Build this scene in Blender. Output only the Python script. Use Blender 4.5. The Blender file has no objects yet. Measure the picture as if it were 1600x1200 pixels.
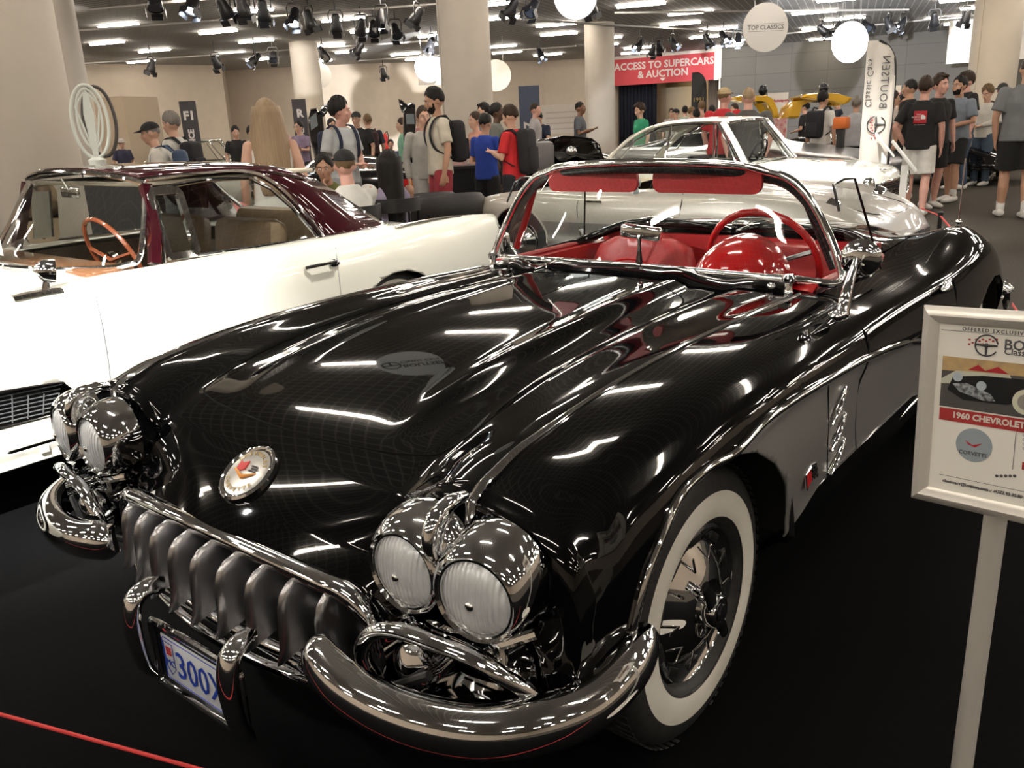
import bpy, bmesh, math, random
import numpy as np
from mathutils import Vector, Matrix
from mathutils.bvhtree import BVHTree
PI = math.pi
SC = bpy.context.scene
COL = SC.collection
rnd = random.Random(7)

# ------------------------------------------------------------------ camera, world, exposure
CAM = np.array([1.58305525, -1.59930929, 1.42988228])
YAW, PIT, ROL, FPX = -0.68972466, 0.29749083, 0.04611008, 1326.92
def cam_basis():
    f = np.array([math.sin(YAW)*math.cos(PIT), math.cos(YAW)*math.cos(PIT), -math.sin(PIT)])
    r = np.array([math.cos(YAW), -math.sin(YAW), 0]); d = np.cross(f, r)
    c, s = math.cos(ROL), math.sin(ROL)
    return c*r+s*d, -s*r+c*d, f
CR, CD, CF = cam_basis()
cam_data = bpy.data.cameras.new('camera'); cam = bpy.data.objects.new('camera', cam_data); COL.objects.link(cam)
M4 = Matrix([[CR[i], -CD[i], -CF[i], CAM[i]] for i in range(3)] + [[0, 0, 0, 1]])
cam.matrix_world = M4
cam_data.sensor_width = 36; cam_data.lens = FPX*36/1600
cam_data.clip_start = 0.05; cam_data.clip_end = 200
SC.camera = cam
SC.view_settings.view_transform = 'Standard'
try: SC.view_settings.look = 'None'
except Exception: pass
SC.view_settings.gamma = 1
SC.view_settings.use_curve_mapping = False
SC.view_settings.exposure = 0.0
W = bpy.data.worlds.new('world'); SC.world = W; W.use_nodes = True
W.node_tree.nodes['Background'].inputs[0].default_value = (0.75, 0.78, 0.85, 1)
W.node_tree.nodes['Background'].inputs[1].default_value = 0.12

def at(px, py, **k):
    """a place in the hall that was measured from the photo (bearing px,py; at distance D or on plane x/y/z)"""
    dr = CF + (px-800)/FPX*CR + (py-600)/FPX*CD
    a, v = list(k.items())[0]
    if a == 'D': t = v/math.hypot(dr[0], dr[1])
    else:
        i = 'xyz'.index(a); t = (v-CAM[i])/dr[i]
    return CAM + t*dr

# ------------------------------------------------------------------ materials
MATS = {}
def nt(m): return m.node_tree.nodes, m.node_tree.links
def mat(name, col=(.8, .8, .8), rough=.5, metal=0, coat=0, spec=.5, emit=None, estr=0, alpha=1, sheen=0, trans=0):
    if name in MATS: return MATS[name]
    m = bpy.data.materials.new(name); m.use_nodes = True
    b = m.node_tree.nodes['Principled BSDF']
    b.inputs['Base Color'].default_value = (*col, 1)
    b.inputs['Roughness'].default_value = rough
    b.inputs['Metallic'].default_value = metal
    b.inputs['Coat Weight'].default_value = coat
    b.inputs['Coat Roughness'].default_value = .03
    b.inputs['Specular IOR Level'].default_value = spec
    b.inputs['Transmission Weight'].default_value = trans
    if sheen: b.inputs['Sheen Weight'].default_value = sheen
    if emit:
        b.inputs['Emission Color'].default_value = (*emit, 1); b.inputs['Emission Strength'].default_value = estr
    MATS[name] = m
    return m
def noise_mat(name, c1, c2, scale=10, rough=.6, detail=3, bump=0, rough2=None, metal=0, coat=0, dim='Object'):
    if name in MATS: return MATS[name]
    m = mat(name, c1, rough, metal, coat); n, l = nt(m); b = n['Principled BSDF']
    tc = n.new('ShaderNodeTexCoord'); t = n.new('ShaderNodeTexNoise'); t.inputs['Scale'].default_value = scale; t.inputs['Detail'].default_value = detail
    r = n.new('ShaderNodeValToRGB'); r.color_ramp.elements[0].color = (*c1, 1); r.color_ramp.elements[1].color = (*c2, 1)
    r.color_ramp.elements[0].position = .35; r.color_ramp.elements[1].position = .65
    l.new(tc.outputs[dim], t.inputs['Vector']); l.new(t.outputs['Fac'], r.inputs['Fac']); l.new(r.outputs['Color'], b.inputs['Base Color'])
    if bump:
        bp = n.new('ShaderNodeBump'); bp.inputs['Strength'].default_value = bump; bp.inputs['Distance'].default_value = .01
        l.new(t.outputs['Fac'], bp.inputs['Height']); l.new(bp.outputs['Normal'], b.inputs['Normal'])
    return m
def glass_mat(name, tint=(1, 1, 1), refl=1.0, rough=0.0):
    if name in MATS: return MATS[name]
    m = bpy.data.materials.new(name); m.use_nodes = True; n, l = nt(m); n.clear()
    o = n.new('ShaderNodeOutputMaterial'); mx = n.new('ShaderNodeMixShader'); tr = n.new('ShaderNodeBsdfTransparent'); g = n.new('ShaderNodeBsdfGlossy')
    tr.inputs['Color'].default_value = (*tint, 1); g.inputs['Roughness'].default_value = rough
    ge = n.new('ShaderNodeNewGeometry'); dp = n.new('ShaderNodeVectorMath'); dp.operation = 'DOT_PRODUCT'
    l.new(ge.outputs['Normal'], dp.inputs[0]); l.new(ge.outputs['Incoming'], dp.inputs[1])
    def M_(op, a, b=None, v=None):
        q = n.new('ShaderNodeMath'); q.operation = op; l.new(a, q.inputs[0])
        if b is not None: l.new(b, q.inputs[1])
        if v is not None: q.inputs[1].default_value = v
        return q.outputs[0]
    ab = M_('ABSOLUTE', dp.outputs['Value']); iv = n.new('ShaderNodeMath'); iv.operation = 'SUBTRACT'; iv.inputs[0].default_value = 1; l.new(ab, iv.inputs[1])
    p5 = M_('POWER', iv.outputs[0], v=5.0); mu = M_('MULTIPLY', p5, v=.9); mm_ = M_('ADD', mu, v=.055); sc_ = M_('MULTIPLY', mm_, v=refl); mn = M_('MINIMUM', sc_, v=.9)
    l.new(mn, mx.inputs[0])
    l.new(tr.outputs[0], mx.inputs[1]); l.new(g.outputs[0], mx.inputs[2]); l.new(mx.outputs[0], o.inputs[0])
    MATS[name] = m
    return m
def emis(name, col, s):
    return mat(name, (0.8, .8, .8), .6, emit=col, estr=s)

BLACKP = mat('black_lacquer', (.0016, .0017, .0021), .3, coat=1, spec=0.0)
CHROME = mat('chrome', (.86, .87, .88), .035, metal=1)
CHROMEW = mat('chrome_worn', (.80, .80, .80), .13, metal=1)
SILVERP = mat('silver_grey_paint', (.36, .355, .34), .32, metal=.3, coat=.6)
WHITEP = mat('cream_white_lacquer', (.86, .85, .76), .16, coat=1)
MAROON = mat('maroon_lacquer', (.028, .003, .006), .05, coat=1)
RUBBER = noise_mat('tyre_rubber', (.012, .012, .012), (.022, .022, .022), 40, .62, bump=.1)
WHITEWALL = noise_mat('whitewall_rubber', (.80, .78, .70), (.74, .71, .62), 6, .5)
DARK = mat('dark_cavity', (.004, .004, .004), .9)
REDV = noise_mat('red_vinyl', (.36, .014, .016), (.31, .011, .012), 60, .38, bump=.05)
REDP = mat('red_enamel', (.42, .010, .012), .12, coat=1)
GLASS = glass_mat('clear_glass', (.93, .96, .95))
GLASSD = glass_mat('tinted_glass', (.62, .66, .66))
BLK = mat('black_plastic', (.012, .012, .013), .45)
BLKG = mat('black_gloss_plastic', (.01, .01, .012), .15)
STEEL = mat('brushed_steel', (.55, .56, .57), .3, metal=1)
ALU = mat('satin_aluminium', (.74, .71, .65), .36, metal=.35)

# ------------------------------------------------------------------ object helpers
def link(name, me, m=None, parent=None, smooth=True, mats=None):
    o = bpy.data.objects.new(name, me); COL.objects.link(o)
    if mats:
        for x in mats: me.materials.append(x)
    elif m is not None: me.materials.append(m)
    if parent is not None: o.parent = parent
    if smooth: me.polygons.foreach_set('use_smooth', [True]*len(me.polygons))
    return o
def obj(name, vf, m=None, parent=None, smooth=True, mats=None, sharp=40):
    """vf = (verts, faces) or bmesh"""
    me = bpy.data.meshes.new(name)
    if isinstance(vf, bmesh.types.BMesh): vf.to_mesh(me); vf.free()
    else:
        me.from_pydata([tuple(map(float, v)) for v in vf[0]], [], [tuple(int(i) for i in f) for f in vf[1]])
    me.validate(); me.update()
    o = link(name, me, m, parent, smooth, mats)
    if smooth and sharp:
        try: me.set_sharp_from_angle(angle=math.radians(sharp))
        except Exception: pass
    return o
def empty(name, loc=(0, 0, 0), rz=0, label=None, cat=None, group=None, rot=None):
    o = bpy.data.objects.new(name, None); COL.objects.link(o); o.location = tuple(map(float, loc))
    o.rotation_euler = rot if rot else (0, 0, rz); o.empty_display_size = .1
    if label: tag(o, label, cat, group)
    return o
def tag(o, label=None, cat=None, group=None, kind=None):
    if label: o['label'] = label
    if cat: o['category'] = cat
    if group: o['group'] = group
    if kind: o['kind'] = kind
    return o
def struct(o): o['kind'] = 'structure'; return o
def xf(vf, M=None, loc=None, rot=None, scale=None):
    v = np.array(vf[0], float)
    if scale is not None: v = v*np.array(scale)
    if rot is not None:
        R = np.array(Matrix.Rotation(rot[2], 3, 'Z') @ Matrix.Rotation(rot[1], 3, 'Y') @ Matrix.Rotation(rot[0], 3, 'X'))
        v = v @ R.T
    if M is not None: v = v @ np.array(M)[:3, :3].T + np.array(M)[:3, 3]
    if loc is not None: v = v+np.array(loc)
    return (v, vf[1])
def join(*parts):
    V = []; Fc = []; n = 0
    for v, f in parts:
        V.append(np.array(v, float).reshape(-1, 3)); Fc += [tuple(i+n for i in q) for q in f]; n += len(v)
    return (np.vstack(V), Fc)
def box(x0, x1, y0, y1, z0, z1):
    v = [(x, y, z) for x in (x0, x1) for y in (y0, y1) for z in (z0, z1)]
    return (np.array(v, float), [(0, 1, 3, 2), (4, 6, 7, 5), (0, 4, 5, 1), (2, 3, 7, 6), (0, 2, 6, 4), (1, 5, 7, 3)])
def cbox(c, s, b=0.0, rot=None, seg=2):
    """bevelled box centred at c, size s"""
    if b <= 0: vf = box(-s[0]/2, s[0]/2, -s[1]/2, s[1]/2, -s[2]/2, s[2]/2)
    else:
        bm = bmesh.new(); bmesh.ops.create_cube(bm, size=1)
        bmesh.ops.scale(bm, vec=s, verts=bm.verts)
        bmesh.ops.bevel(bm, geom=bm.edges[:], offset=min(b, min(s)*.49), segments=seg, affect='EDGES', profile=.5)
        bm.verts.index_update()
        vf = (np.array([v.co[:] for v in bm.verts]), [tuple(v.index for v in f.verts) for f in bm.faces]); bm.free()
    return xf(vf, rot=rot, loc=c)
def frames(P, closed=False, up=None):
    P = np.array(P, float); n = len(P)
    T = np.zeros_like(P)
    for i in range(n):
        a = P[(i-1) % n] if closed else P[max(i-1, 0)]
        b = P[(i+1) % n] if closed else P[min(i+1, n-1)]
        t = b-a; T[i] = t/(np.linalg.norm(t)+1e-12)
    N = np.zeros_like(P)
    if up is not None:
        for i in range(n):
            u = np.array(up[i] if np.ndim(up) == 2 else up, float); u = u-T[i]*(u@T[i]); N[i] = u/(np.linalg.norm(u)+1e-12)
    else:
        u = np.array([0, 0, 1.]) if abs(T[0][2]) < .9 else np.array([1., 0, 0])
        u = u-T[0]*(u@T[0]); N[0] = u/np.linalg.norm(u)
        for i in range(1, n):
            u = N[i-1]-T[i]*(N[i-1]@T[i]); N[i] = u/(np.linalg.norm(u)+1e-12)
    return T, N, np.cross(T, N)
def sweep(P, prof, closed=False, up=None, cap=True, scale=None, pclosed=True):
    """prof: list of (a,b): a along up(N), b along side(B)"""
    P = np.array(P, float); n = len(P); T, N, B = frames(P, closed, up)
    prof = np.array(prof, float); k = len(prof); V = []
    for i in range(n):
        s = 1 if scale is None else scale[i]
        s = np.array(s) if np.ndim(s) else np.array([s, s])
        V.append(P[i]+N[i]*(prof[:, :1]*s[0])+B[i]*(prof[:, 1:]*s[1]))
    V = np.vstack(V); Fc = []
    m = n if closed else n-1; kk = k if pclosed else k-1
    for i in range(m):
        for j in range(kk):
            a = i*k+j; b = i*k+(j+1) % k; c = ((i+1) % n)*k+(j+1) % k; d = ((i+1) % n)*k+j
            Fc.append((a, b, c, d))
    if cap and not closed and pclosed:
        Fc.append(tuple(range(k))[::-1]); Fc.append(tuple((n-1)*k+j for j in range(k)))
    return (V, Fc)
def circ(r, k=10, a0=0): return [(r*math.cos(a0+2*PI*i/k), r*math.sin(a0+2*PI*i/k)) for i in range(k)]
def tube(P, r, k=10, closed=False, cap=True, up=None):
    if np.ndim(r): return sweep(P, circ(1, k), closed, up, cap, scale=r)
    return sweep(P, circ(r, k), closed, up, cap)
def spline(K, n=8, closed=False):
    """Catmull-Rom (centripetal-ish) through K"""
    K = [np.array(k, float) for k in K]; m = len(K); out = []
    seg = m if closed else m-1
    for i in range(seg):
        p1, p2 = K[i], K[(i+1) % m]
        p0 = K[(i-1) % m] if (closed or i > 0) else 2*p1-p2
        p3 = K[(i+2) % m] if (closed or i+2 < m) else 2*p2-p1
        for j in range(n):
            t = j/n
            out.append(.5*((2*p1)+(-p0+p2)*t+(2*p0-5*p1+4*p2-p3)*t*t+(-p0+3*p1-3*p2+p3)*t**3))
    if not closed: out.append(K[-1])
    return np.array(out)
def lathe(prof, k=32, axis='z', cap=False):
    """prof: (r,h) list"""
    V = []; n = len(prof)
    for r, h in prof:
        for j in range(k):
            a = 2*PI*j/k; V.append((r*math.cos(a), r*math.sin(a), h))
    Fc = [(i*k+j, i*k+(j+1) % k, (i+1)*k+(j+1) % k, (i+1)*k+j) for i in range(n-1) for j in range(k)]
    if cap: Fc.append(tuple(range(k))[::-1]); Fc.append(tuple((n-1)*k+j for j in range(k)))
    V = np.array(V)
    if axis == 'x': V = V[:, [2, 0, 1]]
    if axis == 'y': V = V[:, [1, 2, 0]]
    return (V, Fc)
def cyl(a, b, r, k=12, r2=None):
    return tube([a, b], [r, r if r2 is None else r2], k)
def grid(G, closed_u=False):
    """G: array (n,m,3)"""
    G = np.array(G, float); n, m = G.shape[:2]
    Fc = [(i*m+j, i*m+(j+1) % m, (i+1)*m+(j+1) % m, (i+1)*m+j) for i in range(n-1) for j in range(m if closed_u else m-1)]
    return (G.reshape(-1, 3), Fc)
def ellipsoid(c, s, nu=16, nv=12):
    prof = [(max(1e-4, math.sin(PI*i/nv)), -math.cos(PI*i/nv)) for i in range(nv+1)]
    return xf(lathe(prof, nu), scale=s, loc=c)
def prism(poly, z0, z1):
    n = len(poly); V = [(x, y, z0) for x, y in poly]+[(x, y, z1) for x, y in poly]
    return (np.array(V, float), [tuple(range(n))[::-1], tuple(range(n, 2*n))]+[(i, (i+1) % n, n+(i+1) % n, n+i) for i in range(n)])
def rrect(w, h, r, n=4):
    pts = []
    for cx, cy, a0 in ((w/2-r, h/2-r, 0), (-w/2+r, h/2-r, 90), (-w/2+r, -h/2+r, 180), (w/2-r, -h/2+r, 270)):
        for i in range(n+1):
            a = math.radians(a0+90*i/n); pts.append((cx+r*math.cos(a), cy+r*math.sin(a)))
    return pts
def orient(z, y=None):
    """3x3 with local Z along z and local Y near y"""
    z = Vector(z).normalized(); y = Vector(y if y is not None else (0, 0, 1))
    x = y.cross(z).normalized(); y = z.cross(x)
    return Matrix((x, y, z)).transposed()
def place(vf, loc, z, y=None):
    M = orient(z, y).to_4x4(); M.translation = Vector(loc); return xf(vf, M=M)
def text_vf(s, size, ext=.001, align='CENTER', bold=0, res=2, space=1.0):
    cu = bpy.data.curves.new('t', 'FONT'); cu.body = s; cu.size = size; cu.extrude = ext; cu.align_x = align; cu.align_y = 'CENTER'
    cu.resolution_u = res; cu.offset = bold; cu.space_character = space
    o = bpy.data.objects.new('t', cu); COL.objects.link(o)
    dg = bpy.context.evaluated_depsgraph_get(); me = bpy.data.meshes.new_from_object(o.evaluated_get(dg))
    v = np.array([x.co[:] for x in me.vertices]).reshape(-1, 3); f = [tuple(p.vertices) for p in me.polygons]
    bpy.data.objects.remove(o); bpy.data.curves.remove(cu); bpy.data.meshes.remove(me)
    return (v, f)
def pchip(xk, yk, x):
    xk = np.array(xk, float); yk = np.array(yk, float); x = np.clip(np.array(x, float), xk[0], xk[-1])
    if len(xk) == 1: return np.full_like(x, yk[0])
    h = np.diff(xk); dl = np.diff(yk)/h; n = len(xk); m = np.zeros(n)
    for i in range(1, n-1):
        if dl[i-1]*dl[i] > 0:
            w1 = 2*h[i]+h[i-1]; w2 = h[i]+2*h[i-1]; m[i] = (w1+w2)/(w1/dl[i-1]+w2/dl[i])
    m[0] = dl[0]; m[-1] = dl[-1]
    k = np.clip(np.searchsorted(xk, x, side='right')-1, 0, n-2); t = (x-xk[k])/h[k]
    return ((2*t**3-3*t**2+1)*yk[k]+(t**3-2*t**2+t)*h[k]*m[k]+(-2*t**3+3*t**2)*yk[k+1]+(t**3-t**2)*h[k]*m[k+1])
def copy_tree(o, parent=None):
    c = o.copy(); COL.objects.link(c); c.parent = parent
    for ch in list(o.children): copy_tree(ch, c)
    return c
def cut_convex(bm, poly, ax, cond=None):
    """split faces along a convex polygon prism (poly in plane ax, e.g. (1,2)=y,z); returns faces inside"""
    a, b = ax
    inside = [f for f in bm.faces if cond is None or cond(f.calc_center_median())]
    n = len(poly); area = sum(poly[i][0]*poly[(i+1) % n][1]-poly[(i+1) % n][0]*poly[i][1] for i in range(n))
    sg = 1 if area > 0 else -1
    for i in range(n):
        p = poly[i]; q = poly[(i+1) % n]; e = (q[0]-p[0], q[1]-p[1]); nn = (e[1]*sg, -e[0]*sg)  # outward
        co = [0, 0, 0]; no = [0, 0, 0]; co[a] = p[0]; co[b] = p[1]; no[a] = nn[0]; no[b] = nn[1]
        geom = list({v for f in inside for v in f.verts})+list({e_ for f in inside for e_ in f.edges})+inside
        if not inside: return []
        fs = set(inside)
        r = bmesh.ops.bisect_plane(bm, geom=geom, plane_co=co, plane_no=no, dist=1e-6)
        for g in r['geom']:
            if isinstance(g, bmesh.types.BMFace): fs.add(g)
        co = Vector(co); no = Vector(no)
        inside = [f for f in fs if f.is_valid and (f.calc_center_median()-co).dot(no) < 0]
        if cond: inside = [f for f in inside if cond(f.calc_center_median())]
    return inside
def del_convex(bm, poly, ax, cond=None):
    f = cut_convex(bm, poly, ax, cond); bmesh.ops.delete(bm, geom=f, context='FACES')
# ------------------------------------------------------------------ the hall
CEIL = 4.2
BEIGE = noise_mat('beige_plaster', (.56, .48, .39), (.53, .455, .37), 3, .85)
COLM = noise_mat('column_plaster', (.50, .45, .385), (.47, .43, .365), 3, .7)
WHITEW = mat('white_panel', (.72, .69, .64), .6)
def concrete():
    m = noise_mat('grey_concrete', (.235, .22, .20), (.20, .19, .175), 2, .85); n, l = nt(m); b = n['Principled BSDF']
    tc = n.new('ShaderNodeTexCoord'); br = n.new('ShaderNodeTexBrick'); br.offset = 0
    br.inputs['Scale'].default_value = 1; br.inputs['Brick Width'].default_value = 1.5; br.inputs['Row Height'].default_value = .75; br.inputs['Mortar Size'].default_value = .008
    br.inputs['Color1'].default_value = (.125, .118, .105, 1); br.inputs['Color2'].default_value = (.112, .106, .095, 1); br.inputs['Mortar'].default_value = (.065, .06, .055, 1)
    mp = n.new('ShaderNodeMapping'); mp.inputs['Rotation'].default_value = (PI/2, 0, 0)
    l.new(tc.outputs['Object'], mp.inputs[0]); l.new(mp.outputs[0], br.inputs[0]); l.new(br.outputs[0], b.inputs['Base Color'])
    return m
CONC = concrete()
def ceil_mat():
    m = mat('ceiling_mesh', (.2, .19, .175), .7); n, l = nt(m); b = n['Principled BSDF']
    tc = n.new('ShaderNodeTexCoord'); mp = n.new('ShaderNodeMapping'); mp.inputs['Rotation'].default_value = (0, 0, -.31)
    br = n.new('ShaderNodeTexBrick'); br.offset = 0; br.inputs['Scale'].default_value = 1
    br.inputs['Brick Width'].default_value = .20; br.inputs['Row Height'].default_value = .20; br.inputs['Mortar Size'].default_value = .012
    br.inputs['Color1'].default_value = (.30, .295, .285, 1); br.inputs['Color2'].default_value = (.275, .27, .26, 1); br.inputs['Mortar'].default_value = (.70, .69, .66, 1)
    l.new(tc.outputs['Object'], mp.inputs[0]); l.new(mp.outputs[0], br.inputs[0]); l.new(br.outputs[0], b.inputs['Base Color'])
    return m
CEILM = ceil_mat()
CARPET = noise_mat('grey_brown_carpet', (.075, .066, .056), (.060, .053, .045), 60, .95)
STAGE = noise_mat('black_carpet', (.0042, .0042, .0046), (.0028, .0028, .0031), 90, .95)
for m_ in (CARPET, STAGE): m_.node_tree.nodes['Principled BSDF'].inputs['Specular IOR Level'].default_value = .05
struct(obj('floor', box(-46, 24, -16, 60, -.2, 0), CARPET, smooth=False))
struct(obj('floor_carpet', box(-8.0, 3.2, -5.5, 4.5, 0.0, .004), STAGE, smooth=False))
struct(obj('ceiling', box(-46, 24, -16, 60, CEIL, CEIL+.2), CEILM, smooth=False))
def wall(name, pts, m, z0=0, z1=CEIL, th=.25):
    """vertical wall along pts (x,y); thickness away from the hall (left side of travel)"""
    for a, b in zip(pts, pts[1:]):
        a = np.array(a[:2], float); b = np.array(b[:2], float); t = (b-a)/np.linalg.norm(b-a); n_ = np.array([-t[1], t[0]])
        L = np.linalg.norm(b-a)
        o = obj(name, box(0, L, 0, th, z0, z1), m, smooth=False); o.location = (a[0], a[1], 0); o.rotation_euler = (0, 0, math.atan2(t[1], t[0])); struct(o)
def C2(px, py): return at(px, py, z=CEIL)[:2]
W0 = C2(345, 102); W1 = C2(352, 110); W2 = C2(570, 99); W3 = C2(600, 98); W4 = C2(850, 95); W5 = C2(957, 89); W6 = C2(1128, 75); W7 = C2(1500, 45)
dirL = (W0-C2(130, 100)); dirL /= np.linalg.norm(dirL)
Wm = W0-dirL*26
wall('wall_left', [Wm, W0], BEIGE); wall('wall_left', [W0, W1, W2, W3], BEIGE)
wall('wall_back', [W3, W4, W5], BEIGE)
dR = (W7-W6)/np.linalg.norm(W7-W6)
wall('wall_back', [W5, W6], WHITEW, z0=2.95)
wall('wall_right', [W6, W6+dR*32], CONC)
Wr = W6+dR*32
wall('wall_front', [Wr, (19, -13), (-30, -15), Wm], BEIGE)
# recess beam on the left wall
a = at(165, 153, D=27); b = at(222, 155, D=29)
# columns
def column(px, dia, name='column'):
    Dm = dia[0]*FPX/dia[1]; c = at(px, 100, D=Dm); r = dia[0]/2
    prof = [(r, 0), (r, CEIL*.8), (r*1.0, CEIL)]
    o = obj(name, lathe(prof, 48), COLM); o.location = (c[0], c[1], 0); struct(o)
    s_ = obj('column_joint', box(-r-.004, -r+.004, -.004, .004, 0, CEIL), mat('joint', (.35, .29, .21), .8), o, smooth=False); s_.rotation_euler = (0, 0, 1.1)
    return c
column(-2, (.9, 150)); column(88, (.9, 68)); column(477, (.9, 40)); column(727.5, (.9, 75)); column(937, (.9, 43)); column(1552, (.9, 57))

# strip lights
STRIP = emis('strip_glow', (1.0, .90, .78), 66)
HOUS = mat('strip_housing', (.5, .48, .44), .5)
e1 = np.array([.952, .305]); e2 = np.array([-.305, .952]); O = np.array([-20.08, 10.05])
sl0 = None
for i in range(-5, 12):
    for j in range(-9, 11):
        p = O+e1*3.95*i+e2*2.72*j+e1*(.8 if j % 2 else 0)
        if not (-34 < p[0] < 16 and -12 < p[1] < 36): continue
        if p[0] < -30+max(0, (p[1]-20))*.6: continue
        if p[1] > 34+.2*(p[0]+20): continue
        if sl0 is None:
            sl0 = empty('ceiling_light', (0, 0, 0))
            obj('housing', box(-.66, .66, -.085, .085, -.012, 0), HOUS, sl0, smooth=False)
            obj('tube_diffuser', cbox((0, 0, -.04), (1.25, .09, .055), .02), STRIP, sl0)
            t = sl0
        else: t = copy_tree(sl0)
        ORD = 'first second third fourth fifth sixth seventh eighth ninth tenth eleventh twelfth thirteenth fourteenth fifteenth sixteenth seventeenth eighteenth nineteenth twentieth'.split()
        t.location = (p[0], p[1], CEIL-.005); t.rotation_euler = (0, 0, math.atan2(e1[1], e1[0]))
        tag(t, 'warm white ceiling strip, %s across from left wall, %s row away' % (ORD[i+5], ORD[j+9]), 'ceiling light', 'strip lights in the ceiling')
# conduits under the ceiling
PIPE = mat('grey_conduit', (.32, .30, .28), .5)
for k, (p0, p1) in enumerate([((120, 48), (700, 5)), ((120, 100), (700, 62)), ((560, 95), (900, 72)), ((800, 30), (1180, 52)), ((960, 20), (1420, 15)), ((1150, 60), (1540, 22)), ((140, 15), (420, -10))]):
    a = at(*p0, z=CEIL-.12); b = at(*p1, z=CEIL-.12)
    tag(obj('ceiling_conduit', tube([a, b], .03, 6), PIPE), 'thin grey conduit running under the ceiling, number', 'pipe')['label'] = [
        'grey conduit under the ceiling, running above the leftmost strip lights', 'grey conduit along the far left ceiling edge carrying spotlights', 'grey conduit left of the middle white column top',
        'grey conduit above the red access sign', 'grey conduit crossing above the round white name disc', 'grey lamp rail above the grey wall at right', 'grey conduit in the top left ceiling corner'][k]

# spotlights
SPB = mat('spot_black', (.012, .012, .014), .4)
SPL = emis('spot_glow', (.75, .85, 1.0), 45)
SPO = mat('spot_glass_off', (.05, .06, .08), .1)
def spot(px, py, lit, k, z=3.78, az=None, tilt=None):
    p = at(px, py, z=z); a = rnd.uniform(0, 2*PI) if az is None else az; ti = rnd.uniform(.3, .9) if tilt is None else tilt
    r = empty('spotlight', p, a)
    cap = 'lit' if lit else 'unlit'
    obj('lamp_body', xf(lathe([(.001, .16), (.05, .16), (.075, .12), (.08, .02), (.10, -.02), (.115, -.14), (.11, -.15)], 18), rot=(ti, 0, 0)), SPB, r)
    obj('lamp_lens', xf(lathe([(.001, -.125), (.105, -.13)], 18), rot=(ti, 0, 0)), SPL if lit else SPO, r)
    obj('yoke', tube([(-.125, 0, 0), (-.135, 0, .15), (-.10, 0, .22), (.10, 0, .22), (.135, 0, .15), (.125, 0, 0)], .012, 6), SPB, r)
    obj('hanger', tube([(0, 0, .22), (0, 0, (CEIL-p[2])/1.2)], .012, 6), SPB, r)
    for q in range(4):
        obj('barn_door', xf(cbox((0, .135, -.19), (.16, .006, .10), 0), rot=(0, 0, q*PI/2)), SPB, r, smooth=False).rotation_euler = (ti, 0, 0)
    r.scale = (1.2, 1.2, 1.2)
    return r
SPOTS = [(241, 0, 0), (302, 4, 1), (350, 12, 1), (379, 10, 0), (411, 16, 0), (460, 26, 1), (483, 30, 0), (525, 36, 0), (564, 42, 1), (584, 44, 0), (596, 28, 0), (618, 48, 0), (652, 24, 0), (674, 68, 0), (688, 64, 0), (237, 103, 0), (337, 97, 0), (399, 92, 1), (427, 88, 0), (504, 82, 0), (561, 76, 0), (599, 114, 1),
         (800, 12, 0), (832, 12, 0), (922, 8, 1), (844, 84, 1), (1000, 70, 1), (1020, 78, 0), (1030, 72, 0), (1051, 66, 1), (1105, 62, 1), (1130, 57, 1), (1153, 60, 1), (1285, 47, 1), (1310, 42, 0), (1333, 44, 1), (1353, 40, 0), (1388, 36, 0), (1411, 36, 1), (1460, 30, 1), (1510, 26, 1)]
cnt = {}
for k, (px, py, lit) in enumerate(SPOTS): pass
def region(px): return 'left of the big pale column' if px < 690 else ('between the two middle columns' if px < 957 else ('over the red access sign' if px < 1180 else 'in the row above the grey wall'))
ORD2 = 'leftmost|second from the left|third from the left|fourth from the left|fifth from the left|sixth from the left|seventh from the left|eighth from the left|ninth from the left|tenth from the left|eleventh from the left|twelfth from the left|thirteenth from the left|fourteenth from the left|fifteenth from the left|sixteenth from the left|seventeenth from the left'.split('|')
for k, (px, py, lit) in enumerate(sorted(SPOTS)):
    r = spot(px, py, lit, k, z=3.75 if py < 90 else 3.6); kk = (region(px), lit); cnt[kk] = cnt.get(kk, -1)+1
    tag(r, '%s %s black stage spotlight %s' % (ORD2[cnt[kk]], 'lit' if lit else 'dark', region(px)), 'spotlight', 'stage spotlights '+region(px))

# round hanging discs and the lamps that light them
DISC = mat('disc_white', (.86, .86, .84), .5)
def disc(px, py, Dm, r, face=None, name='hanging_disc', tilt=0):
    p = at(px, py, D=Dm); v = Vector(CAM-p); v.z = 0
    if face is not None: v.rotate(Matrix.Rotation(face, 3, 'Z'))
    o = obj(name, place(lathe([(.001, -.012), (r, -.012), (r, .012), (.001, .012)], 64), (0, 0, 0), v), DISC)
    o.location = tuple(p)
    h = obj('hanging_wire', join(*[tube([(x*.5*r*(-v.y/v.length), x*.5*r*v.x/v.length, r*.85), (x*.5*r*(-v.y/v.length), x*.5*r*v.x/v.length, CEIL-p[2])], .004, 4) for x in (-1, 1)]), STEEL, o)
    return o, p, v
def spotlight(loc, aim, power, size, blend=.3, col=(1, 1, 1), rad=.06, name='spot_beam'):
    L = bpy.data.lights.new(name, 'SPOT'); L.energy = power; L.spot_size = size; L.spot_blend = blend; L.color = col; L.shadow_soft_size = rad
    o = bpy.data.objects.new(name, L); COL.objects.link(o); o.location = tuple(loc)
    d = Vector(aim)-Vector(loc); o.rotation_euler = d.to_track_quat('-Z', 'Y').to_euler(); return o
o, p, v = disc(670, 105, 27.5, .42); tag(o, 'brightly lit white disc hanging just left of the big pale column', 'disc')
Ps = at(635, 133, D=32.5); L = p+(p-Ps)*1.0; L[2] = min(L[2], 4.08); spotlight(L, p, 15000, .42, .2)
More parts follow.
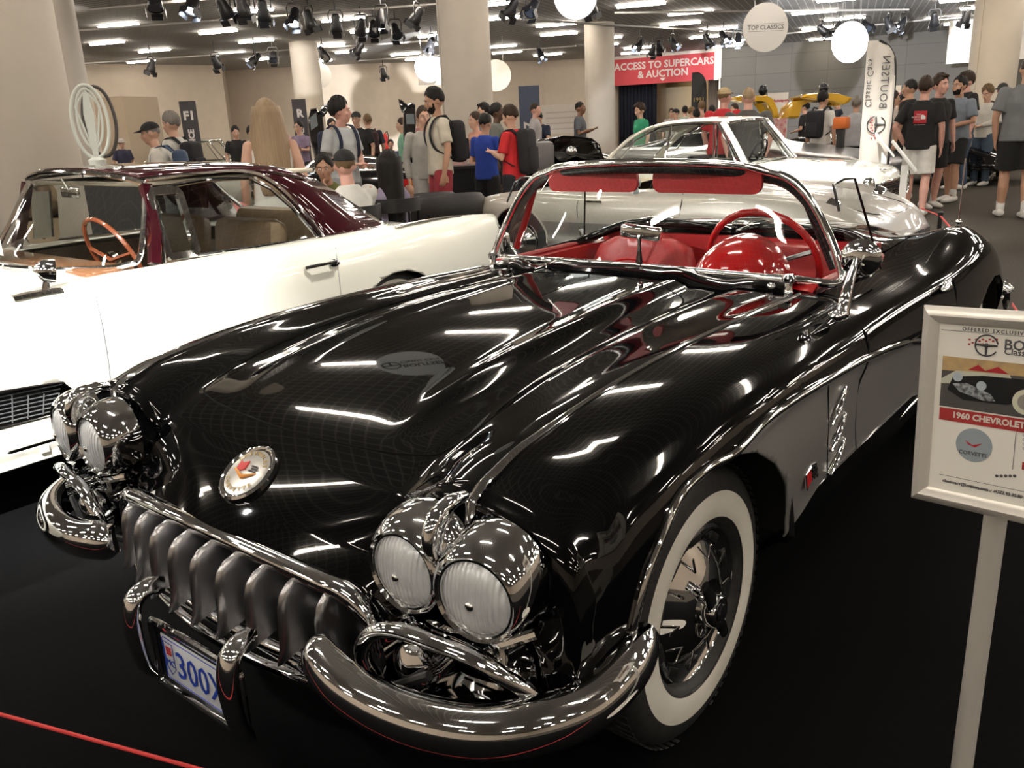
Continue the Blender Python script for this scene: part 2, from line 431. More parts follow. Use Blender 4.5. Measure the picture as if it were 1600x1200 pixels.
o, p, v = disc(498, 118, 31, .42); tag(o, 'white lit disc half hidden behind the slim round column', 'disc'); spotlight(p+np.array([4, -6, .4]), p, 900, .3, .3)
o, p, v = disc(1328, 66, 23, .46, .5); tag(o, 'overexposed white oval disc hanging before the grey wall', 'disc')
Ps = at(1300, 98, D=37); L = p+(p-Ps)*.55; L[2] = min(L[2], 4.1); spotlight(L, p, 22000, .5, .25, (.93, .96, 1))
o, p, v = disc(1196, 43, 19, .46, .35); o.data.materials.clear(); o.data.materials.append(mat('disc_unlit', (.55, .54, .52), .7)); tag(o, 'round white hanging sign reading TOP CLASSICS', 'sign')  # white disc hanging unlit: its shade is put into this grey colour
GREYL = mat('letter_grey', (.12, .12, .13), .6)
obj('disc_lettering', place(join(text_vf('TOP CLASSICS', .115, .002, bold=.002), xf(cbox((0, .07, 0), (.72, .006, .002)), loc=(0, 0, 0)), cbox((0, -.07, 0), (.72, .006, .002))), v.normalized()*.016, v), GREYL, o, smooth=False)
o, p, v = disc(899, -6, 17, .40, .2); tag(o, 'glaring white disc at the very top of the picture above the black roadster', 'disc')
spotlight(p+np.array([2.5, -3.5, .1]), p, 2600, .4, .3, (.85, .92, 1))
o, p, v = disc(775, 118, 30, .5); tag(o, 'white disc hidden behind the big pale column, right edge', 'disc')
# hall spots on the show cars
spotlight((-4.6, -3.2, 4.05), (-2.6, .4, .8), 1500, 1.0, .6, (1, .97, .92))
spotlight((.3, -2.2, 4.1), (-1.95, -.2, .50), 3600, .50, .9, (1, .98, .93))
spotlight((-.6, 1.6, 4.1), (-2.2, 1.6, .8), 500, .9, .8, (1, .95, .85))
spotlight((-1.4, 6.2, 4.0), (-2.0, 8.0, .9), 1100, 1.0, .6, (1, .97, .92))
spotlight((1.2, 9.5, 4.0), (-.6, 6.0, .6), 350, .9, .6, (.85, .92, 1))
spotlight((-3.5, 3.0, 4.0), (-3.2, 6.2, .6), 160, 1.1, .7, (1, .85, .65))
# warm wall washers
for px, py, Dm in ((180, 110, 24), (477, 100, 28), (300, 120, 28), (560, 120, 26), (800, 110, 30), (1540, 60, 19)):
    p = at(px, py, D=Dm); q = p.copy(); q[2] = 3.9; b_ = q+(CAM-q)*(.12 if Dm > 10 else .2); b_[2] = 3.95
    spotlight(b_, (p[0], p[1], 2.4), 220, 1.2, .8, (1, .78, .5), .1)
# ------------------------------------------------------------------ the black roadster
# body rows: centre line -> hood -> fender crest -> side -> sill ; each row is a list of (y, x, z)
CREST = [(-.66, .64, .64), (-.625, .64, .785), (-.58, .64, .80), (-.52, .64, .818), (-.45, .64, .842), (-.3, .64, .865), (-.1, .64, .885), (.2, .64, .898), (.5, .645, .898), (.8, .655, .888), (1.05, .67, .883), (1.4, .69, .872), (1.7, .705, .862), (1.9, .715, .868), (2.1, .73, .893), (2.33, .74, .935), (2.55, .745, .925), (2.85, .74, .85), (3.2, .70, .72), (3.5, .62, .60), (3.62, .5, .52)]
VR = [
 [(-.735, 0, .60), (-.70, 0, .64), (-.66, 0, .672), (-.62, 0, .70), (-.56, 0, .742), (-.5, 0, .775), (-.40, 0, .812), (-.22, 0, .858), (.08, 0, .898), (.45, 0, .918), (.98, 0, .935), (1.2, 0, .93), (1.6, 0, .925), (1.9, 0, .945), (2.1, 0, .955), (2.5, 0, .93), (3.0, 0, .84), (3.4, 0, .70), (3.62, 0, .56)],
 [(-.735, .15, .60), (-.70, .16, .638), (-.66, .16, .672), (-.62, .155, .70), (-.56, .15, .742), (-.5, .15, .773), (-.40, .15, .812), (-.22, .15, .861), (.08, .15, .902), (.45, .15, .920), (.98, .15, .933), (1.2, .15, .93), (1.9, .16, .945), (2.1, .16, .957), (2.5, .16, .93), (3.0, .16, .84), (3.4, .15, .70), (3.62, .12, .56)],
 [(-.735, .28, .598), (-.70, .29, .635), (-.66, .29, .67), (-.62, .29, .70), (-.56, .285, .738), (-.5, .285, .768), (-.43, .29, .793), (-.36, .29, .828), (-.22, .287, .875), (.08, .28, .914), (.45, .265, .922), (.98, .25, .925), (1.2, .28, .925), (1.9, .30, .94), (2.1, .30, .952), (2.5, .29, .922), (3.0, .29, .83), (3.4, .27, .69), (3.62, .22, .555)],
 [(-.735, .33, .595), (-.70, .34, .633), (-.66, .34, .668), (-.62, .335, .70), (-.56, .33, .737), (-.5, .33, .765), (-.44, .33, .778), (-.38, .33, .792), (-.27, .33, .828), (-.13, .33, .856), (.04, .325, .876), (.24, .32, .89), (.45, .31, .895), (.68, .31, .90), (.98, .33, .915), (1.2, .36, .92), (1.9, .38, .935), (2.1, .38, .945), (2.5, .36, .91), (3.0, .36, .82), (3.4, .34, .68), (3.62, .27, .55)],
 [(-.735, .38, .585), (-.70, .42, .628), (-.66, .42, .665), (-.62, .41, .70), (-.56, .39, .737), (-.5, .385, .768), (-.44, .385, .785), (-.38, .385, .797), (-.27, .385, .826), (-.13, .385, .850), (.04, .385, .868), (.24, .385, .884), (.6, .385, .895), (.98, .42, .905), (1.2, .45, .91), (1.9, .45, .925), (2.1, .45, .93), (2.5, .43, .88), (3.0, .43, .80), (3.4, .42, .67), (3.62, .32, .545)],
 [(-.735, .42, .57), (-.70, .50, .618), (-.66, .49, .66), (-.62, .47, .712), (-.56, .455, .745), (-.5, .455, .775), (-.40, .455, .805), (-.25, .455, .845), (-.03, .455, .877), (.2, .455, .893), (.6, .46, .905), (.98, .50, .90), (1.2, .53, .90), (1.9, .53, .91), (2.1, .53, .905), (2.5, .53, .865), (3.0, .52, .79), (3.4, .49, .65), (3.62, .36, .54)],
 [(-.735, .44, .55), (-.70, .57, .60), (-.66, .56, .65), (-.625, .53, .77), (-.58, .54, .787), (-.5, .55, .812), (-.40, .55, .838), (-.25, .55, .862), (0, .55, .886), (.3, .55, .898), (.8, .56, .893), (1.05, .59, .890), (1.4, .62, .882), (1.7, .63, .872), (2.1, .63, .895), (2.33, .64, .908), (2.55, .64, .895), (2.85, .64, .83), (3.2, .62, .72), (3.5, .53, .60), (3.62, .4, .535)],
 [(-.735, .45, .53), (-.70, .66, .575)]+CREST,
 [(-.735, .45, .51), (-.70, .75, .56), (-.66, .76, .61), (-.625, .75, .765), (-.58, .755, .780), (-.52, .755, .797), (-.45, .76, .818), (-.3, .765, .842), (-.1, .77, .862), (.2, .775, .873), (.5, .78, .872), (.8, .78, .865), (1.05, .785, .858), (1.4, .79, .845), (1.7, .80, .838), (2.1, .81, .865), (2.33, .82, .90), (2.55, .825, .89), (2.85, .81, .81), (3.2, .76, .68), (3.5, .66, .57), (3.62, .5, .51)],
 [(-.735, .45, .49), (-.70, .80, .53), (-.66, .835, .56), (-.625, .838, .70), (-.56, .845, .735), (-.5, .84, .74), (-.4, .845, .765), (-.25, .85, .79), (0, .855, .815), (.3, .86, .825), (.8, .86, .815), (1.4, .86, .80), (1.8, .865, .795), (2.1, .875, .81), (2.4, .885, .83), (2.7, .875, .79), (3.0, .84, .70), (3.3, .76, .60), (3.62, .5, .49)],
 [(-.735, .45, .47), (-.70, .81, .50), (-.66, .855, .53), (-.625, .868, .62), (-.56, .872, .66), (-.4, .878, .70), (-.2, .88, .735), (0, .882, .75), (.2, .884, .768), (.5, .884, .765), (.9, .884, .745), (1.3, .884, .70), (1.8, .89, .70), (2.2, .90, .72), (2.6, .90, .70), (3.0, .87, .62), (3.3, .79, .55), (3.62, .5, .47)],
 [(-.735, .445, .455), (-.70, .81, .47), (-.66, .865, .50), (-.62, .872, .56), (-.5, .88, .62), (-.3, .882, .66), (0, .882, .70), (.2, .880, .73), (.5, .874, .728), (.9, .866, .71), (1.3, .866, .665), (1.8, .885, .65), (2.2, .905, .66), (2.6, .905, .64), (3.0, .88, .58), (3.3, .80, .52), (3.62, .5, .455)],
 [(-.735, .43, .44), (-.70, .79, .43), (-.66, .86, .45), (-.5, .875, .50), (-.3, .878, .54), (0, .878, .57), (.3, .876, .59), (.55, .872, .58), (.74, .848, .57), (1.3, .848, .56), (1.75, .865, .55), (2.2, .895, .55), (2.6, .895, .53), (3.0, .87, .50), (3.3, .79, .47), (3.62, .48, .44)],
 [(-.735, .40, .43), (-.70, .73, .39), (-.66, .84, .40), (-.5, .862, .42), (-.2, .86, .42), (.3, .852, .42), (.6, .842, .42), (.8, .832, .42), (1.4, .832, .42), (1.75, .845, .42), (2.2, .87, .42), (2.6, .87, .42), (3.0, .85, .41), (3.3, .77, .42), (3.62, .45, .43)],
 [(-.735, .35, .425), (-.70, .68, .36), (-.66, .80, .35), (-.5, .84, .35), (-.2, .84, .345), (.3, .835, .345), (1.0, .825, .345), (1.8, .83, .345), (2.6, .84, .345), (3.0, .82, .36), (3.3, .74, .39), (3.62, .4, .42)],
 [(-.735, 0, .42), (-.70, 0, .35), (-.66, .3, .30), (-.5, .60, .27), (0, .70, .26), (1.0, .76, .26), (2.6, .74, .27), (3.2, .6, .33), (3.62, 0, .41)],
]
def body_net(rows, ys, nu=8, smooth=2.0, sub=3):
    """rows of (y,x,z) knots -> (len(ys), m, 3) half grid"""
    R = np.array([[pchip([k[0] for k in r], [k[1] for k in r], ys), pchip([k[0] for k in r], [k[2] for k in r], ys)] for r in rows])  # row,2,ys
    G = []
    for i, y in enumerate(ys):
        P = spline([(R[j, 0, i], R[j, 1, i], 0) for j in range(len(rows))], nu)
        G.append(np.c_[P[:, 0], np.full(len(P), y), P[:, 1]])
    G = np.array(G)
    if smooth:
        k = int(smooth*2)+1; w = np.exp(-.5*(np.arange(-k, k+1)/smooth)**2); w /= w.sum()
        A = np.concatenate([np.repeat(G[:1], k, 0), G, np.repeat(G[-1:], k, 0)])
        S = sum(w[j]*A[j:j+len(G)] for j in range(2*k+1)); S[:, :, 1] = G[:, :, 1]
        k2 = 24; w2 = np.exp(-.5*(np.arange(-k2, k2+1)/7.0)**2); w2 /= w2.sum()
        A2 = np.concatenate([np.repeat(S[:1], k2, 0), S, np.repeat(S[-1:], k2, 0)]); S2 = sum(w2[j]*A2[j:j+len(S)] for j in range(2*k2+1)); S2[:, :, 1] = G[:, :, 1]
        bl = np.clip((np.array(ys)+.47)/.12, 0, 1)[:, None, None]; G = S*(1-bl)+S2*bl
    return G
def mirror_grid(G):
    L = G[:, ::-1].copy(); L[:, :, 0] *= -1
    return np.concatenate([L[:, :-1], G], axis=1)

VET = empty('roadster_car', (0, 0, 0), 0, 'black two-seat convertible with silver side coves, red interior and toothed chrome grille, nearest the camera', 'car')
ys = np.concatenate([np.linspace(-.735, -.56, 36)[:-1], np.linspace(-.56, 1.0, 105)[:-1], np.linspace(1.0, 3.62, 120)])
G = body_net(VR, ys, 7, 1.6)
for i in range(len(ys)):                      # plan curvature of the nose
    w = np.clip((-.56-ys[i])/.12, 0, 1)
    G[i, :, 1] += w*.30*np.clip(np.abs(G[i, :, 0]), 0, .48)**2
def natspline(K, x):
    K = np.array(K, float); xk, yk = K[:, 0], K[:, 1]; n = len(xk); h = np.diff(xk); A = np.zeros((n, n)); r = np.zeros(n); A[0, 0] = A[-1, -1] = 1
    for i in range(1, n-1):
        A[i, i-1] = h[i-1]; A[i, i] = 2*(h[i-1]+h[i]); A[i, i+1] = h[i]; r[i] = 6*((yk[i+1]-yk[i])/h[i]-(yk[i]-yk[i-1])/h[i-1])
    M = np.linalg.solve(A, r); x = np.clip(x, xk[0], xk[-1]); k = np.clip(np.searchsorted(xk, x, side='right')-1, 0, n-2); a = xk[k+1]-x; b = x-xk[k]
    return (M[k]*a**3+M[k+1]*b**3)/(6*h[k])+(yk[k]/h[k]-M[k]*h[k]/6)*a+(yk[k+1]/h[k]-M[k+1]*h[k]/6)*b
sst = lambda a, b, v: (lambda t: t*t*(3-2*t))(np.clip((v-a)/(b-a), 0, 1))
ZC = natspline([(-.735, .60), (-.66, .672), (-.56, .742), (-.45, .797), (-.3, .843), (-.1, .879), (.15, .903), (.5, .919), (.98, .933)], ys)
Z5 = natspline([(-.735, .572), (-.66, .664), (-.56, .742), (-.45, .793), (-.3, .834), (-.1, .867), (.15, .889), (.5, .901), (.98, .903)], ys)
for i, y in enumerate(ys):
    if y > 1.12: continue
    x = np.abs(G[i, :, 0]); base = ZC[i]+(Z5[i]-ZC[i]-.004)*(x/.455)**2
    hh = .017*sst(-.47, -.22, y)*(1-.65*sst(.35, .85, y)); xr = .292-.035*sst(.1, .8, y)
    g_ = np.where(x < xr, np.exp(-((xr-x)/.040)**2), np.exp(-((x-xr)/.030)**2))
    zz = base+hh*.75*g_-.012*sst(-.45, -.2, y)*sst(xr, xr+.07, x)
    w = (1-sst(.405, .465, x))*(1-sst(.98, 1.12, y))
    G[i, :, 2] = np.where(np.arange(G.shape[1]) < 8*7, G[i, :, 2]*(1-w)+zz*w, G[i, :, 2])
Gm = mirror_grid(G)
vf = grid(Gm); nC = Gm.shape[1]
bm = bmesh.new()
vs = [bm.verts.new(v) for v in vf[0]]
for f in vf[1]: bm.faces.new([vs[i] for i in f][::-1])
bm.faces.new([vs[i] for i in range(nC)])     # nose cap
bmesh.ops.remove_doubles(bm, verts=bm.verts, dist=1e-5)
bmesh.ops.recalc_face_normals(bm, faces=bm.faces)
bm.faces.ensure_lookup_table()
BV = BVHTree.FromBMesh(bm)
def sz(x, y, off=0.0):
    h = BV.ray_cast(Vector((x, y, 2)), Vector((0, 0, -1))); return (h[0].z if h[0] else .9)+off
def sx(y, z, off=0.0):
    h = BV.ray_cast(Vector((2, y, z)), Vector((-1, 0, 0))); return (h[0].x if h[0] else .85)+off
def sn(x, y):
    h = BV.ray_cast(Vector((x, y, 2)), Vector((0, 0, -1))); return h[1] if h[0] else Vector((0, 0, 1))
# wheel arches
FA = [(-.45, .20), (-.455, .40), (-.44, .52), (-.39, .63), (-.28, .725), (-.15, .75), (-.02, .742), (.10, .705), (.22, .635), (.32, .54), (.385, .43), (.41, .34), (.42, .20)]
RA = [(2.18, .20), (2.18, .34), (2.21, .48), (2.29, .60), (2.42, .68), (2.58, .70), (2.74, .68), (2.88, .61), (2.97, .50), (3.0, .34), (3.0, .2)]
side = lambda c: abs(c.x) > .5
del_convex(bm, FA, (1, 2), side); del_convex(bm, RA, (1, 2), side)
# grille mouth, side nostrils
GR = [(x*1.0, z+.485) for x, z in rrect(.93, .215, .10, 6)]
del_convex(bm, GR, (0, 2), lambda c: c.y < -.5 and c.z < .66)
for s in (1, -1):
    NO = [(s*(.665+x), z+.505) for x, z in rrect(.30, .165, .075, 5)]
    del_convex(bm, NO, (0, 2), lambda c: c.y < -.55)
# cockpit
CKP = [(-.60, 1.03), (.60, 1.03), (.635, 1.2), (.645, 1.55), (.62, 1.75), (.55, 1.87), (.40, 1.92), (-.40, 1.92), (-.55, 1.87), (-.62, 1.75), (-.645, 1.55), (-.635, 1.2)]
del_convex(bm, CKP, (0, 1), lambda c: c.z > .8)
# side cove colour
CO = [(.0, .742), (.16, .766), (.42, .765), (.8, .745), (1.1, .715), (1.35, .675), (1.6, .615), (1.8, .545), (1.90, .475), (1.88, .435), (1.75, .395), (1.2, .362), (.8, .352), (.3, .35)]
for f in cut_convex(bm, CO, (1, 2), side): f.material_index = 1
body = obj('body', bm, parent=VET, mats=[BLACKP, SILVERP], sharp=0)
sm = body.modifiers.new('thick', 'SOLIDIFY'); sm.thickness = .006; sm.offset = -1

def well_vf(s, yc, r, xo, xi):
    A = np.linspace(.12, PI-.12, 26); rows = [[(s*x, yc+rr*math.cos(a), .30+rr*math.sin(a)) for a in A] for rr, x in ((r, xo), (r, xi), (.05, xi))]
    return grid(np.array(rows))
def strip(pts, w, h, name, m=CHROME, closed=False, parent=VET, up=None, scale=None):
    prof = [(-h*.5, -w/2), (h*.3, -w/2), (h*.8, -w/4), (h, 0), (h*.8, w/4), (h*.3, w/2), (-h*.5, w/2)]
    return obj(name, sweep(pts, prof, closed, up, scale=scale), m, parent)
for s in (1, -1):
    up = [(s*1, 0, .15)]
    A = [(-.447, .44)]+[(-.44, .52), (-.39, .63), (-.28, .725), (-.15, .752), (-.02, .748), (.16, .772), (.42, .769), (.8, .748), (1.1, .718), (1.35, .678), (1.6, .618), (1.8, .548), (1.905, .475), (1.88, .430), (1.75, .39), (1.2, .357), (.8, .347), (.43, .345)]
    P2 = spline([(a, b, 0) for a, b in A], 8)
    P3 = [(s*sx(p[0], p[1], .002), p[0], p[1]) for p in P2]
    strip(P3, .020, .009, 'cove_moulding', up=(s, 0, .1))
    # sill
    P3 = [(s*.838, y, .338) for y in np.linspace(.42, 2.18, 20)]
    obj('sill', sweep(P3, [(-.02, -.07), (.0, -.07), (.006, -.03), (.004, .01), (-.02, .012)], up=(s, 0, 0)), BLACKP, VET)
    # crest moulding
    P3 = [(s*.64, y, sz(.64, y, .001)) for y in np.linspace(-.615, .95, 50)]
    strip(P3, .013, .007, 'fender_crest_moulding', up=(0, 0, 1), scale=[1.9-1.0*min(1, i/12) for i in range(50)])
    # three vent spears behind the front wheel
    for k in range(3):
        z0 = .665-.095*k; y0 = .60+.05*k
        K = [(y0, z0-.045), (y0+.05, z0-.01), (y0+.115, z0+.022), (y0+.125, z0+.012), (y0+.09, z0-.035), (y0+.03, z0-.062)]
        Pk = spline([(s*sx(a, b, .004), a, b) for a, b in K], 5)
        strip(Pk, .009, .007, 'side_vent_spear', up=(s, 0, 0))
    # step edge of the cove panel, door cuts
    obj('cove_step', tube([(s*sx(y, z, -.001), y, z) for y, z in [(.565, .735), (.60, .64), (.64, .55), (.71, .44), (.73, .40)]], .0035, 6), DARK, VET)
    for K in ([(.92, .885), (.885, .82), (.87, .74), (.885, .64), (.93, .52), (1.0, .40)], [(1.88, .87), (1.90, .80), (1.90, .66), (1.88, .52)]):
        Pk = spline([(s*(sx(a, b, -.0015) if b < .80 else sx(a, b, -.001)), a, b) for a, b in K], 6)
        obj('door_gap', tube(Pk, .003, 6), DARK, VET)
    obj('door_handle', place(join(ellipsoid((0, 0, .012), (.055, .016, .014)), ellipsoid((.05, 0, .006), (.022, .022, .016))), (s*.877, 1.72, .79), (s, 0, .3), (0, 0, 1)), CHROME, VET)
    # wheel wells
    for yc, r in ((-.02, .445), (2.59, .42)):
        obj('wheel_well', well_vf(s, yc, r, .86, .46), DARK, VET)
obj('underbody', box(-.45, .45, -.62, 3.3, .20, .30), DARK, VET, smooth=False)

# hood seam
def hood_seam():
    K = [(-.44, .20), (-.45, -.1), (-.452, -.30), (-.44, -.42), (-.40, -.462), (-.25, -.488), (0, -.50), (.25, -.488), (.40, -.462), (.44, -.42), (.452, -.30), (.45, -.1), (.44, .20), (.42, .55), (.36, .72), (.2, .78), (0, .80), (-.2, .78), (-.36, .72), (-.42, .55)]
    return [(p[0], p[1], sz(p[0], p[1], -.0012)) for p in spline([(a, b, 0) for a, b in K], 8, True)]
obj('hood_gap', tube(hood_seam(), .0032, 6, closed=True), mat('gap_black', (.001, .001, .001), .8, spec=.1), VET)

# headlights
def lens_mat():
    m = mat('headlight_glass', (.82, .86, .88), .18, metal=.2, coat=1); n, l = nt(m); b = n['Principled BSDF']
    tc = n.new('ShaderNodeTexCoord'); mp = n.new('ShaderNodeMapping'); w = n.new('ShaderNodeTexWave'); w.inputs['Scale'].default_value = 34; w.bands_direction = 'X'
    l.new(tc.outputs['Object'], mp.inputs[0]); l.new(mp.outputs[0], w.inputs[0])
    w.inputs['Distortion'].default_value = 1.5
    bp = n.new('ShaderNodeBump'); bp.inputs['Strength'].default_value = .5; bp.inputs['Distance'].default_value = .004
    l.new(w.outputs['Fac'], bp.inputs['Height']); l.new(bp.outputs[0], b.inputs['Normal'])
    r = n.new('ShaderNodeValToRGB'); r.color_ramp.elements[0].color = (.55, .6, .62, 1); r.color_ramp.elements[1].color = (.97, .98, 1, 1)
    nz = n.new('ShaderNodeTexNoise'); nz.inputs['Scale'].default_value = 25; l.new(tc.outputs['Object'], nz.inputs[0]); l.new(nz.outputs[0], r.inputs[0]); l.new(r.outputs[0], b.inputs['Base Color'])
    return m
LENS = lens_mat()
for s in (1, -1):
    for (cx, cz, yaw) in ((.735, .686, .16), (.57, .683, .03)):
        c = np.array([s*cx, -.665, cz]); Rz = (0, 0, s*yaw)
        nA, K = 48, []
        prof = [(.071, -.025, 0), (.0725, -.037, 0), (.077, -.041, 0), (.082, -.036, .003), (.0875, -.022, .009), (.091, .0, .015), (.093, .03, .018), (.091, .055, .016)]
        V = []
        for r, h, ex in prof:
            for j in range(nA):
                a = 2*PI*j/nA; rr = r+ex*max(0, math.sin(a))**1.2
                V.append((rr*math.cos(a), h, rr*math.sin(a)))
        Fc = [(i*nA+j, i*nA+(j+1) % nA, (i+1)*nA+(j+1) % nA, (i+1)*nA+j) for i in range(len(prof)-1) for j in range(nA)]
        bz = obj('headlight_bezel', xf((np.array(V), Fc), rot=Rz, loc=c), CHROME, VET)
        lp = [(.0003, -.053), (.02, -.052), (.043, -.047), (.059, -.040), (.0675, -.031), (.072, -.022)]
        obj('headlight_lens', xf(lathe(lp, 40, 'y'), rot=Rz, loc=c), LENS, bz)
        obj('bulb_shield', xf(ellipsoid((0, -.054, -.004), (.0085, .004, .0085), 10, 8), rot=Rz, loc=c), CHROMEW, bz)
        obj('lens_rim', xf(tube([(.070*math.cos(a), -.033, .070*math.sin(a)) for a in np.linspace(0, 2*PI, 41)[:-1]], .0035, 6, closed=True), rot=Rz, loc=c), CHROMEW, bz)
    # spear between the lamps, running into the crest moulding
    P3 = [(s*.652, -.700, .735), (s*.65, -.705, .765), (s*.647, -.685, .80), (s*.643, -.64, .812), (s*.64, -.60, .808)]
    obj('headlight_spear', tube(spline(P3, 6), [.010+.006*math.sin(PI*i/24) for i in range(25)], 10), CHROME, VET)
    obj('headlight_web', ellipsoid((s*.652, -.655, .705), (.035, .04, .085)), CHROME, VET)
    obj('headlight_chin', tube(spline([(s*.50, -.66, .60), (s*.57, -.685, .584), (s*.655, -.69, .592), (s*.735, -.68, .583), (s*.82, -.64, .62)], 6), .010, 8), CHROME, VET)

# grille
GRx = [(x, z+.485) for x, z in rrect(.94, .225, .105, 8)]
def gy(x): return -.752+.30*min(abs(x), .48)**2
P3 = [(x, gy(x)-.0, z) for x, z in GRx]
obj('grille_surround', sweep(P3, [(.022*math.cos(a), .020*math.sin(a)) for a in np.linspace(0, 2*PI, 13)[:-1]], closed=True, up=(0, -1, 0)), CHROME, VET)
obj('grille_cavity', grid(np.array([[(x, gy(x)+d, z) for x, z in GRx+[GRx[0]]] for d in (0, .12, .22)]+[[(x*.02, gy(0)+.22, .485+(z-.485)*.02) for x, z in GRx+[GRx[0]]]])), DARK, VET)
obj('grille_bar', tube([(x, gy(x)+.075, .455) for x in np.linspace(-.44, .44, 30)], .02, 10), CHROME, VET)
obj('grille_bar', tube([(x, gy(x)+.02, .388) for x in np.linspace(-.42, .42, 30)], .016, 10), CHROME, VET)
obj('grille_lower_lip', tube(spline([(-.5, -.66, .40), (-.40, -.70, .365), (-.2, -.735, .347), (0, -.745, .342), (.2, -.735, .347), (.40, -.70, .365), (.5, -.66, .40)], 6), .014, 10), CHROME, VET)
CHROMET = mat('chrome_tooth', (.66, .66, .68), .24, metal=1)
def tooth():
    # prow-shaped blade: rounded leading edge, flat cheeks, pointed toe
    zz = np.array([-.078, -.068, -.055, -.03, 0, .03, .055, .070, .078]); yf = np.array([-.052, -.050, -.044, -.040, -.038, -.035, -.026, -.008, .02]); yb = np.array([-.040, -.01, .05, .08, .085, .085, .082, .076, .06])
    w_ = np.array([.002, .005, .007, .0085, .009, .009, .0085, .007, .004])
    R = []
    for z, a, b, w in zip(zz, yf, yb, w_):
        R.append([(-w*1.3, b, z), (-w, a+.02, z), (-w*.6, a+.006, z), (0, a, z), (w*.6, a+.006, z), (w, a+.02, z), (w*1.3, b, z)])
    vf = grid(np.array(R), True); vf[1].append(tuple(range(7))[::-1]); vf[1].append(tuple(8*7+j for j in range(7))); return vf
for k in range(9):
    x = (k-4)*.0925
    obj('grille_tooth', xf(tooth(), scale=(1.0, 1.0, 1.12), loc=(x, gy(x)-.008, .505)), CHROMET, VET, sharp=35)

# side nostrils, bumpers, guards
for s in (1, -1):
    K = [(.505, -.735, .455), (.497, -.745, .49), (.505, -.752, .535), (.54, -.752, .578), (.60, -.75, .602), (.68, -.742, .605), (.75, -.72, .588), (.80, -.69, .55), (.828, -.655, .50), (.835, -.63, .455)]
    obj('nostril_surround', sweep(spline([(s*a, b, c) for a, b, c in K], 6), [(.017*math.cos(a), .015*math.sin(a)) for a in np.linspace(0, 2*PI, 11)[:-1]], up=(0, -1, .3)), CHROME, VET)
    ng = np.array([[(s*(.665+x*k), -.71+dy+.3*(x+.1)**2, .51+z*k) for x, z in rrect(.31, .175, .08, 5)+[rrect(.31, .175, .08, 5)[0]]] for k, dy in ((1, 0), (.97, .05), (.85, .10), (.5, .13), (.02, .14))])
    obj('nostril_bowl', grid(ng), CHROME, VET)
    obj('nostril_lamp_pod', xf(lathe([(.045, .06), (.05, .0), (.042, -.03), (.02, -.045), (.001, -.048)], 28, 'y'), loc=(s*.60, -.70, .515)), CHROME, VET)
    obj('bumper_arm', tube([(s*.47, -.70, .44), (s*.56, -.76, .47), (s*.66, -.74, .53)], .009, 8), BLK, VET)
    # bumper blade
    K = [(.40, -.76, .493), (.425, -.785, .490), (.50, -.803, .482), (.60, -.803, .477), (.70, -.783, .475), (.785, -.742, .474), (.85, -.675, .476), (.888, -.59, .475), (.898, -.50, .485), (.892, -.43, .495), (.882, -.385, .502)]
    PB = spline([(s*a, b, c) for a, b, c in K], 6)
    T, N, B = frames(PB, up=(0, 0, 1)); nb = len(PB)
    sc = [(.72+.28*math.sin(min(1, i/6)*PI/2) if i < 6 else 1)*(1 if i < nb-14 else .55+.45*math.cos((i-nb+14)/14*PI/2)) for i in range(nb)]
    prof = [(-.056, -.016), (-.058, -.004), (-.053, .012), (-.040, .027), (-.02, .037), (0, .041), (.02, .037), (.040, .026), (.052, .010), (.056, -.006), (.052, -.018), (.03, -.008), (0, -.004), (-.03, -.008)]
    prof = [(a*.9, s*b) for a, b in prof]
    obj('bumper', sweep(PB, prof, up=(0, 0, 1), scale=sc), CHROME, VET)
    # guard
    K = [(.175, -.77, .445), (.183, -.80, .452), (.188, -.835, .435), (.19, -.85, .39), (.19, -.85, .33), (.19, -.842, .27), (.19, -.825, .235)]
    PG = spline([(s*a, b, c) for a, b, c in K], 6)
    obj('bumper_guard', sweep(PG, [(.018*math.cos(a), .026*math.sin(a)) for a in np.linspace(0, 2*PI, 15)[:-1]], up=(0, -1, .5), scale=[.8+.3*math.sin(PI*i/36) for i in range(37)]), CHROME, VET)
# licence plate
obj('plate_frame', sweep([(x, -.815, .295+z) for x, z in rrect(.35, .165, .012, 3)], circ(.009, 8), closed=True, up=(0, -1, 0)), CHROME, VET)
obj('plate_backing', cbox((0, -.806, .295), (.34, .008, .155), .003), BLKG, VET)
PLW = mat('plate_white', (.72, .76, .80), .35)
PLB = mat('plate_blue', (.02, .06, .42), .4)
PLR = mat('plate_red', (.6, .03, .03), .4)
pl = obj('number_plate', cbox((0, -.813, .293), (.285, .004, .118), .002), PLW, VET)
RX = (PI/2, 0, 0)
obj('plate_border', sweep([(x, -.8155, .293+z) for x, z in rrect(.275, .108, .01, 3)], circ(.0014, 4), closed=True, up=(0, -1, 0)), PLB, pl)
obj('plate_number', xf(text_vf('300X', .098, .0008, 'LEFT'), rot=RX, scale=(.92, 1, 1), loc=(-.088, -.8165, .289)), PLB, pl, smooth=False)
sh = [(-.015, .028), (.015, .028), (.015, -.015), (0, -.028), (-.015, -.015)]
obj('plate_crest', xf(join(*[cbox((-.0085+.0056*(i % 4), .022-.0075*(i//4), 0), (.0046, .0055, .001)) for i in range(12)]), rot=RX, loc=(-.113, -.8165, .301)), PLR, pl, smooth=False)
obj('crest_outline', xf(tube([(a*1.25, b*1.5, 0) for a, b in sh], .0009, 4, closed=True), rot=RX, loc=(-.113, -.8163, .295)), PLB, pl)
obj('country_letters', xf(text_vf('MC', .024, .0006), rot=RX, loc=(-.113, -.8165, .283)), PLB, pl, smooth=False)

